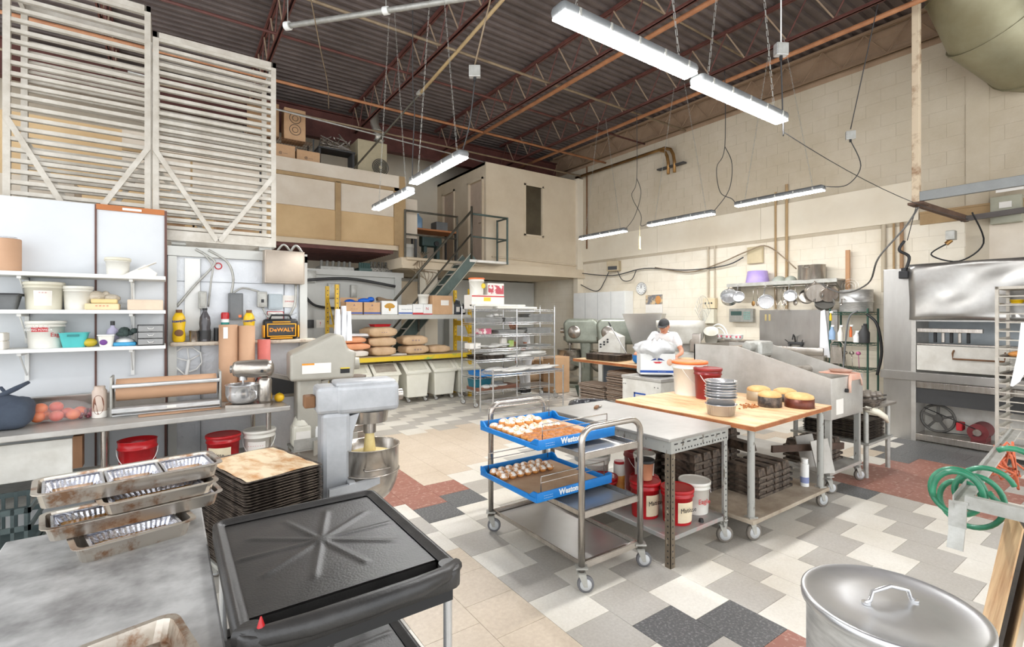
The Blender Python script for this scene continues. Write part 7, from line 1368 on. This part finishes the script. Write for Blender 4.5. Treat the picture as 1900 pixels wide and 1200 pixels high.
for i, (y, z, m, h, r, l) in enumerate(((3.48, 1.55, yellowp, .12, .018, 'yellow torch clipped to green shelving'), (3.46, 1.25, mat('clear_blue', (150, 180, 214), .3), .2, .045, 'clear spray bottle with blue liquid on green shelving'), (3.34, 1.23, whitep, .22, .04, 'white spray bottle hanging on green shelving'), (3.2, 1.3, orangep, .16, .02, 'orange handled tool on green shelving'), (3.12, 1.22, white, .15, .045, 'white box of tools on green shelving'), (3.02, 1.22, dark, .26, .07, 'black and white pouch on green shelving'))):
    t = thing('shelf_tool', l, 'tool', (8.62, y, z), 0, 'tools on the green shelving'); g = G(); g.lathe([(r, 0), (r*1.02, h*.6), (r*.5, h*.85), (r*.5, h)], n=14); g.obj('tool_body', m, t); g = G(); g.rb(-.02, .02, -.035, .01, h, h+.03, .005); g.obj('trigger', white if i != 5 else black, t)
item('box_grater', 'grater', 'steel box grater hung low on green shelving', (8.6, 3.38, .88), steel, lambda g: (g.prism([(-.09, 0), (.09, 0), (.07, .26), (-.07, .26)], -.03, .03, M=Matrix(((0, 0, 1, 0), (1, 0, 0, 0), (0, 1, 0, 0), (0, 0, 0, 1)))), g.tube([(0, -.09, 0), (0, -.09, .3), (0, -.05, .35), (0, .05, .35), (0, .09, .3), (0, .09, 0)], .01)), 'grater_body')
item('hanging_towel', 'towel', 'white towel with blue line hung left of green shelving', (8.72, 3.62, .95), cloth, lambda g: g.prism([(-.1, 0), (.06, .02), (.04, .75), (-.02, .78)], -.02, .02, M=Matrix(((0, 0, 1, 0), (1, 0, 0, 0), (0, 1, 0, 0), (0, 0, 0, 1)))), 'towel_fabric')
for i in range(5): item('steel_ladle', 'ladle', 'bunched steel %s on the green shelving' % ('ladle, leftmost', 'ladle, second', 'whisk, middle', 'skimmer, fourth', 'pink strainer, rightmost')[i], (8.66, 3.46-.09*i, .83), steel if i < 4 else mat('pink_metal', (196, 110, 150), .4, .3), lambda g: (g.tube([(0, 0, 0), (.02, .02, .2)], .005), g.ell((.02, .02, .22), (.03, .035, .03))), 'ladle_body', 0, 'ladles on the green shelving')
cable([(8.66, 3.0, 1.65), (8.6, 2.85, 1.5), (8.62, 2.8, 1.1), (8.6, 2.85, .75)], 'thick black hose hanging from the green shelving', black, .02); cable([(8.6, 3.1, 1.7), (8.56, 3.2, 1.6), (8.56, 3.25, 1.2), (8.56, 3.28, .8)], 'grey hose drooping down the front of green shelving', greyp, .012)
# dishes by the sink
for i, y in enumerate((5.46, 5.27, 5.08)):
    t = thing('enamel_bowl', ('leftmost', 'middle', 'rightmost')[i]+' white enamel bowl with red flowers by the sink', 'bowl', (8.72, y+.02, 1.17), 0, 'enamel bowls by the sink'); g = G(); bowl(g, .1, .09); g.obj('bowl_body', white, t); g = G()
    for a in (200, 235): g.ell((.1*math.cos(R(a)), .1*math.sin(R(a)), .06), (.01, .025, .022), 8, 5)
    g.obj('flower_print', mat('rose_print', (206, 96, 110), .5), t)
item('drying_counter', 'counter', 'steel counter under the enamel bowls', (8.78, 5.3, 0), steel, lambda g: (g.rb(-.2, .36, -.3, .3, 1.13, 1.165, .004), g.box(-.18, .34, -.28, .28, .0, 1.13)), 'counter_body')
item('white_arch_rack', 'rack', 'white curved plate rack behind the enamel bowls', (8.9, 5.6, 1.165), white, lambda g: [g.tube([(.0, .2*math.cos(a)*s_, .28*math.sin(a)*s_+.01) for a in [PI*k/10 for k in range(11)]], .015, 6) for s_ in (1, .75)], 'rack_arcs')
# wall hardware: pipes
for i, (y, z0, z1, r, m, l) in enumerate(((9.6, 3.4, 5.6, .02, brownw, 'brown vertical pipe by the office corner'), (6.0, 2.0, 3.05, .02, creamblk, 'cream vertical conduit left of the pot shelf'), (5.85, 1.8, 3.05, .015, creamblk, 'thin cream vertical conduit by the fuse panel'), (4.62, 1.75, 3.9, .018, trimm, 'vertical conduit rising left of the steel pot'), (4.42, 1.75, 4.0, .024, trimm, 'thicker vertical pipe rising behind the steel pot'), (2.95, 2.0, 3.05, .03, creamblk, 'cream pipe just left of oven'), (2.82, 2.0, 3.05, .015, trimm, 'thin pipe just left of oven'), (2.72, 1.7, 3.05, .024, mat('rust_pipe', (160, 126, 92), .7), 'rusty stained pipe nearest the oven'))):
    g = G(); g.cyl((9.17-r*.3, y, z0), (9.17-r*.3, y, z1), r, n=10); tag(g.obj('wall_pipe', m), l, 'pipe')
cable([(9.1, 9.7, 2.75), (9.1, 8.6, 2.62), (9.1, 7.6, 2.72), (9.1, 6.5, 2.6), (9.1, 5.6, 2.62), (9.1, 5.2, 2.75)], 'long wavy cable along the right wall, mid height', dark, .012); cable([(9.1, 8.5, 2.85), (9.1, 8.3, 2.5), (9.1, 8.0, 2.48), (9.1, 7.85, 2.7)], 'short sagging cable below the grey wall speaker', dark, .01); cable([(9.12, 9.9, 2.5), (9.12, 9.2, 2.25), (9.12, 8.9, 2.5), (9.12, 8.72, 2.8)], 'drooping cable by the corner column', dark, .012)
cable([(9.1, 7.3, 2.72), (9.1, 6.4, 2.55), (9.1, 5.7, 2.68), (9.05, 5.1, 2.85), (9.05, 4.7, 2.9), (9.05, 4.2, 2.45)], 'cable rising over the tan plate to the shelf', pipem, .012)
cable([(8.9, 4.0, 2.35), (8.7, 3.4, 2.0), (8.4, 2.9, 2.1), (7.9, 2.6, 2.42), (7.9, 2.3, 2.8), (7.95, 2.15, 3.1)], 'heavy grey cable swooping from pot shelf to oven hanger', mat('slate_cable', (96, 94, 90), .6), .012)
cable([(7.9, 2.19, 3.05), (7.95, 2.3, 2.62)], 'wire holding the black looped plug', dark, .005); cable([(7.95, 2.33, 2.62), (7.93, 2.38, 2.5), (7.95, 2.28, 2.4), (7.95, 2.33, 2.2)], 'black doubled cord with plug above oven column', black, .018)
item('hanging_plug', 'plug', 'black plug dangling at the oven column top', (7.93, 2.33, 2.12), black, lambda g: (g.rb(-.035, .035, -.05, .05, 0, .1, .01), g.cyl((0, 0, .1), (0, 0, .14), .03)), 'plug_body')
ebox('tan_plate', (9.19, 5.0, 2.62), .3, .05, .32, mat('tan_plate', (206, 190, 154), .6), 'tan angular plate on the wall above lilac tub', 'plate', -90)
t = thing('wall_speaker', 'small tan floodlight box on the right wall sheet', 'lamp', (9.1, 8.55, 2.72), -70); g = G(); g.rb(-.16, .16, -.12, .06, 0, .26, .02); g.obj('lamp_body', mat('tan_metal', (186, 170, 140), .6), t); g = G(); g.box(-.12, .12, -.125, -.12, .03, .12); g.obj('lamp_grille', dark, t)
t = ebox('breaker_box', (9.19, 1.57, 2.86), .3, .12, .36, mat('khaki_box', (172, 170, 150), .5), 'khaki breaker box at right above the oven', 'electrical box', -90); g = G(); g.box(-.06, .06, -.135, -.128, .2, .28); g.obj('paper_label', paper, t); sign('small_notice', (9.0, 1.52, 3.26), .26, .1, [('- - - -', .03, greyp, 0, .05)], 'small typed notice above the breaker box', rz=-90)
t = thing('twist_socket', 'grey twist-lock socket hanging over the oven hood', 'socket', (8.9, 2.08, 2.68)); g = G(); g.rb(-.06, .06, -.05, .05, 0, .13, .01); g.obj('socket_body', galv, t); g = G(); g.cyl((0, 0, 0), (-.02, .05, -.05), .03); g.obj('plug_end', copper, t)
cable([(8.9, 2.1, 2.65), (8.9, 2.3, 2.5), (8.9, 2.0, 2.38), (8.9, 1.75, 2.6), (8.6, 1.8, 2.98)], 'black looping lead from the twist-lock socket', black, .01)
# oven hanger frame
t = thing('hanger_frame', 'rusty steel hanger frame suspended above the oven', 'frame', (7.9, 2.19, 3.08)); g = G(); g.rb(-.04, .04, -.04, .04, .0, 3.0, .006); g.obj('vertical_post', mat('rust_post', (214, 196, 168), .7, 0, (150, 116, 86), 3.5, thr=(.36, .5)), t)
g = G(); g.rb(-.03, .03, -2.2, .04, .02, .14, .004); g.obj('front_beam', mat('grey_angle', (150, 152, 150), .5, .4), t); g = G(); g.bar((0, 0, 0), (1.1, -.25, -.12), .05, .08); g.rb(-.12, .12, -.1, .06, -.03, .0, .003); g.obj('cross_beam', mat('rusty_beam', (110, 86, 70), .7, .2, (84, 62, 50), 6), t); g = G(); g.bar((1.05, -.2, -.12), (1.05, -2.2, -.05), .05, .07); g.obj('rear_beam', mat('grey_dark_angle', (104, 98, 94), .6, .3), t)
item('light_pull', 'pull cord', 'yellowish pull weight hanging beside right-wall lamps', (7.2, 6.13, 3.0), mat('waxy_yellow', (226, 214, 160), .4), lambda g: (g.cyl((0, 0, -.12), (0, 0, .1), .018), g.tube([(0, 0, .1), (0, 0, .3)], .003), g.cyl((0, 0, -.14), (0, 0, -.12), .026)), 'pull_weight')

# ================================================================ PEOPLE
def person(loc, rz, label, pose):
    t = thing('person', label, 'person', loc, rz); P = pose; J = P['J']
    # body: one continuous skin surface
    V = [(J['hip'], (.11, .085)), (J['waist'], (.11, .08)), (J['chest'], (.11, .08)), (J['neck0'], (.06, .055)), (J['neck1'], .05), (J['head'], .055)]
    E = [(0, 1), (1, 2), (2, 3), (3, 4), (4, 5)]
    for s_ in ('L', 'R'):
        a = len(V); V += [(J['sh'+s_], .05), (J['el'+s_], .04), (J['fo'+s_], .036), (J['wr'+s_], .026), (J['pa'+s_], (.036, .018))]; E += [(2, a), (a, a+1), (a+1, a+2), (a+2, a+3), (a+3, a+4)]
        a = len(V); V += [(J['th'+s_], .095), (J['kn'+s_], .06), (J['ca'+s_], .055), (J['an'+s_], .038)]; E += [(0, a), (a, a+1), (a+1, a+2), (a+2, a+3)]
    skin('body', V, E, skinm, t, 2)
    # shirt / trousers
    V = [(J['hip'], (.155, .125)), (J['waist'], (.15, .12)), (J['chest'], (.18, .14)), (J['neck0'], (.085, .08))]; E = [(0, 1), (1, 2), (2, 3)]
    for s_ in ('L', 'R'):
        sh, el = Vector(J['sh'+s_]), Vector(J['el'+s_]); a = len(V); V += [(sh[:], .09), (sh.lerp(el, .75)[:], .066)]; E += [(2, a), (a, a+1)]
    skin('shirt', V, E, P.get('shirt', cloth), t, 2)
    V = [(J['hip'], (.15, .12))]; E = []
    for s_ in ('L', 'R'):
        a = len(V); V += [(J['th'+s_], .11), (J['kn'+s_], .078), (J['ca'+s_], .07), (J['an'+s_], .06)]; E += [(0, a), (a, a+1), (a+1, a+2), (a+2, a+3)]
    skin('trousers', V, E, P.get('trousers', jean), t, 2)
    # head
    H = Matrix.Translation(J['head']) @ Euler((R(P['tilt']), 0, R(P.get('turn', 0)))).to_matrix().to_4x4()
    g = G(); g.ell((0, 0, .03), (.076, .092, .115), 20, 14, M=H); g.ell((0, -.02, -.045), (.055, .06, .05), 14, 8, M=H); hd = g.obj('head', skinm, t)
    g = G(); g.ell((0, -.095, .01), (.013, .02, .024), 10, 6, M=H); g.ell((0, -.082, .035), (.008, .014, .03), 8, 6, M=H); g.obj('nose', skinm, hd)
    for x in (-.03, .03): g = G(); g.ell((x, -.082, .035), (.013, .008, .008), 10, 6, M=H); e_ = g.obj('eye', white, hd); g = G(); g.ell((x, -.089, .035), (.005, .003, .005), 8, 5, M=H); g.obj('pupil', black, hd)
    g = G(); g.ell((0, -.082, -.035), (.026, .01, .007), 10, 6, M=H); g.obj('mouth', mat('lip', (176, 104, 92), .5), hd)
    for x in (-.078, .078): g = G(); g.ell((x, .005, .02), (.01, .018, .03), 8, 6, M=H); g.obj('ear', skinm, hd)
    g = G(); g.ell((0, .018, .05), (.082, .09, .105), 18, 10, M=H); g.obj('hair', hairm, hd)
    if P.get('cap'):
        g = G(); vv = []; n = 24
        for j in range(6):
            a = R(j*18)
            for i in range(n): b = 2*PI*i/n; vv.append((.088*math.cos(a)*math.cos(b), .104*math.cos(a)*math.sin(b), .07+.085*math.sin(a)))
        g.add(vv, [(j*n+i, j*n+(i+1) % n, (j+1)*n+(i+1) % n, (j+1)*n+i) for j in range(5) for i in range(n)]+[tuple(range(5*n, 6*n))], True, H); cp = g.obj('cap', capm, t)
        g = G(); g.prism([(-.08, -.05), (-.075, -.12), (-.045, -.165), (0, -.178), (.045, -.165), (.075, -.12), (.08, -.05)], .068, .074, M=H); g.obj('visor', capm, cp)
    # hands: four fingers and a thumb each
    for s_ in ('L', 'R'):
        pa, wr = Vector(J['pa'+s_]), Vector(J['wr'+s_]); d = (pa-wr).normalized(); side = d.cross(Vector((0, 0, 1))); side = side.normalized() if side.length > .1 else Vector((1, 0, 0)); dn = -(side.cross(d)).normalized(); dn = dn if dn.z < 0 else -dn
        g = G()
        for k, L_ in enumerate((.065, .075, .07, .055)):
            b = pa+side*(k-1.5)*.018-d*.01; g.tube([b, b+d*L_*.5+dn*.008, b+d*L_*.8+dn*.024, b+d*L_+dn*.04], [.0092, .0088, .008, .006], 8)
        sg = 1 if s_ == 'L' else -1; b = wr.lerp(pa, .5)+side*sg*.025; g.tube([b, b+side*sg*.022+d*.02, b+side*sg*.03+d*.045+dn*.012], [.011, .0095, .007], 8); g.obj('hand', skinm, t)
    for s_ in ('L', 'R'):
        an = Vector(J['an'+s_]); g = G(); g.rb(an.x-.045, an.x+.045, an.y-.19, an.y+.07, 0, .03, .012); so = g.obj('shoe_sole', white, t); g = G(); g.ell((an.x, an.y-.09, .045), (.045, .1, .04), 14, 8); g.ell((an.x, an.y+.0, .07), (.046, .062, .07), 12, 8); g.obj('shoe', black, so)
    return t
J1 = dict(hip=(0, .02, .88), waist=(0, -.02, 1.02), chest=(0, -.1, 1.2), neck0=(0, -.17, 1.33), neck1=(0, -.21, 1.38), head=(0, -.27, 1.43), shL=(.17, -.13, 1.28), elL=(.27, -.24, 1.05), foL=(.26, -.32, 1.02), wrL=(.2, -.46, .99), paL=(.17, -.53, .97), shR=(-.17, -.13, 1.28), elR=(-.3, -.28, 1.07), foR=(-.34, -.36, 1.05), wrR=(-.4, -.52, 1.05), paR=(-.42, -.6, 1.04), thL=(.09, .02, .8), knL=(.1, -.02, .47), caL=(.1, .0, .36), anL=(.1, .04, .09), thR=(-.09, .02, .8), knR=(-.1, -.02, .47), caR=(-.1, .0, .36), anR=(-.1, .04, .09))
p1 = person((6.87, 5.32, 0), -52, 'person in black cap and white T-shirt leaning over the rear bench', dict(J=J1, tilt=22, cap=True, turn=-14))
g = G(); g.prism([(-.17, 0), (.17, 0), (.17, .45), (-.17, .45)], 0, .006, M=Matrix.Translation((0, -.16, .5)) @ Euler((R(92), 0, 0)).to_matrix().to_4x4()); g.tube([(-.09, -.22, 1.2), (-.06, -.15, 1.38), (0, -.1, 1.4), (.06, -.15, 1.38), (.09, -.22, 1.2)], .006, 6); g.obj('apron', cloth, p1)
J2 = dict(hip=(0, .04, .86), waist=(0, .0, 1.0), chest=(0, -.08, 1.17), neck0=(0, -.15, 1.3), neck1=(0, -.19, 1.35), head=(0, -.25, 1.4), shL=(.17, -.1, 1.25), elL=(.22, -.12, 1.0), foL=(.22, -.17, .93), wrL=(.2, -.27, .8), paL=(.19, -.32, .73), shR=(-.17, -.1, 1.25), elR=(-.22, -.12, 1.0), foR=(-.22, -.18, .93), wrR=(-.18, -.3, .86), paR=(-.16, -.37, .84), thL=(.09, .03, .78), knL=(.1, -.01, .46), caL=(.1, .0, .35), anL=(.1, .03, .09), thR=(-.09, .03, .78), knR=(-.1, -.01, .46), caR=(-.1, .0, .35), anR=(-.1, .03, .09))
person((6.12, 8.28, 0), -95, 'person with brown hair and white clothes bending behind the wire shelving', dict(J=J2, tilt=42, trousers=cloth))
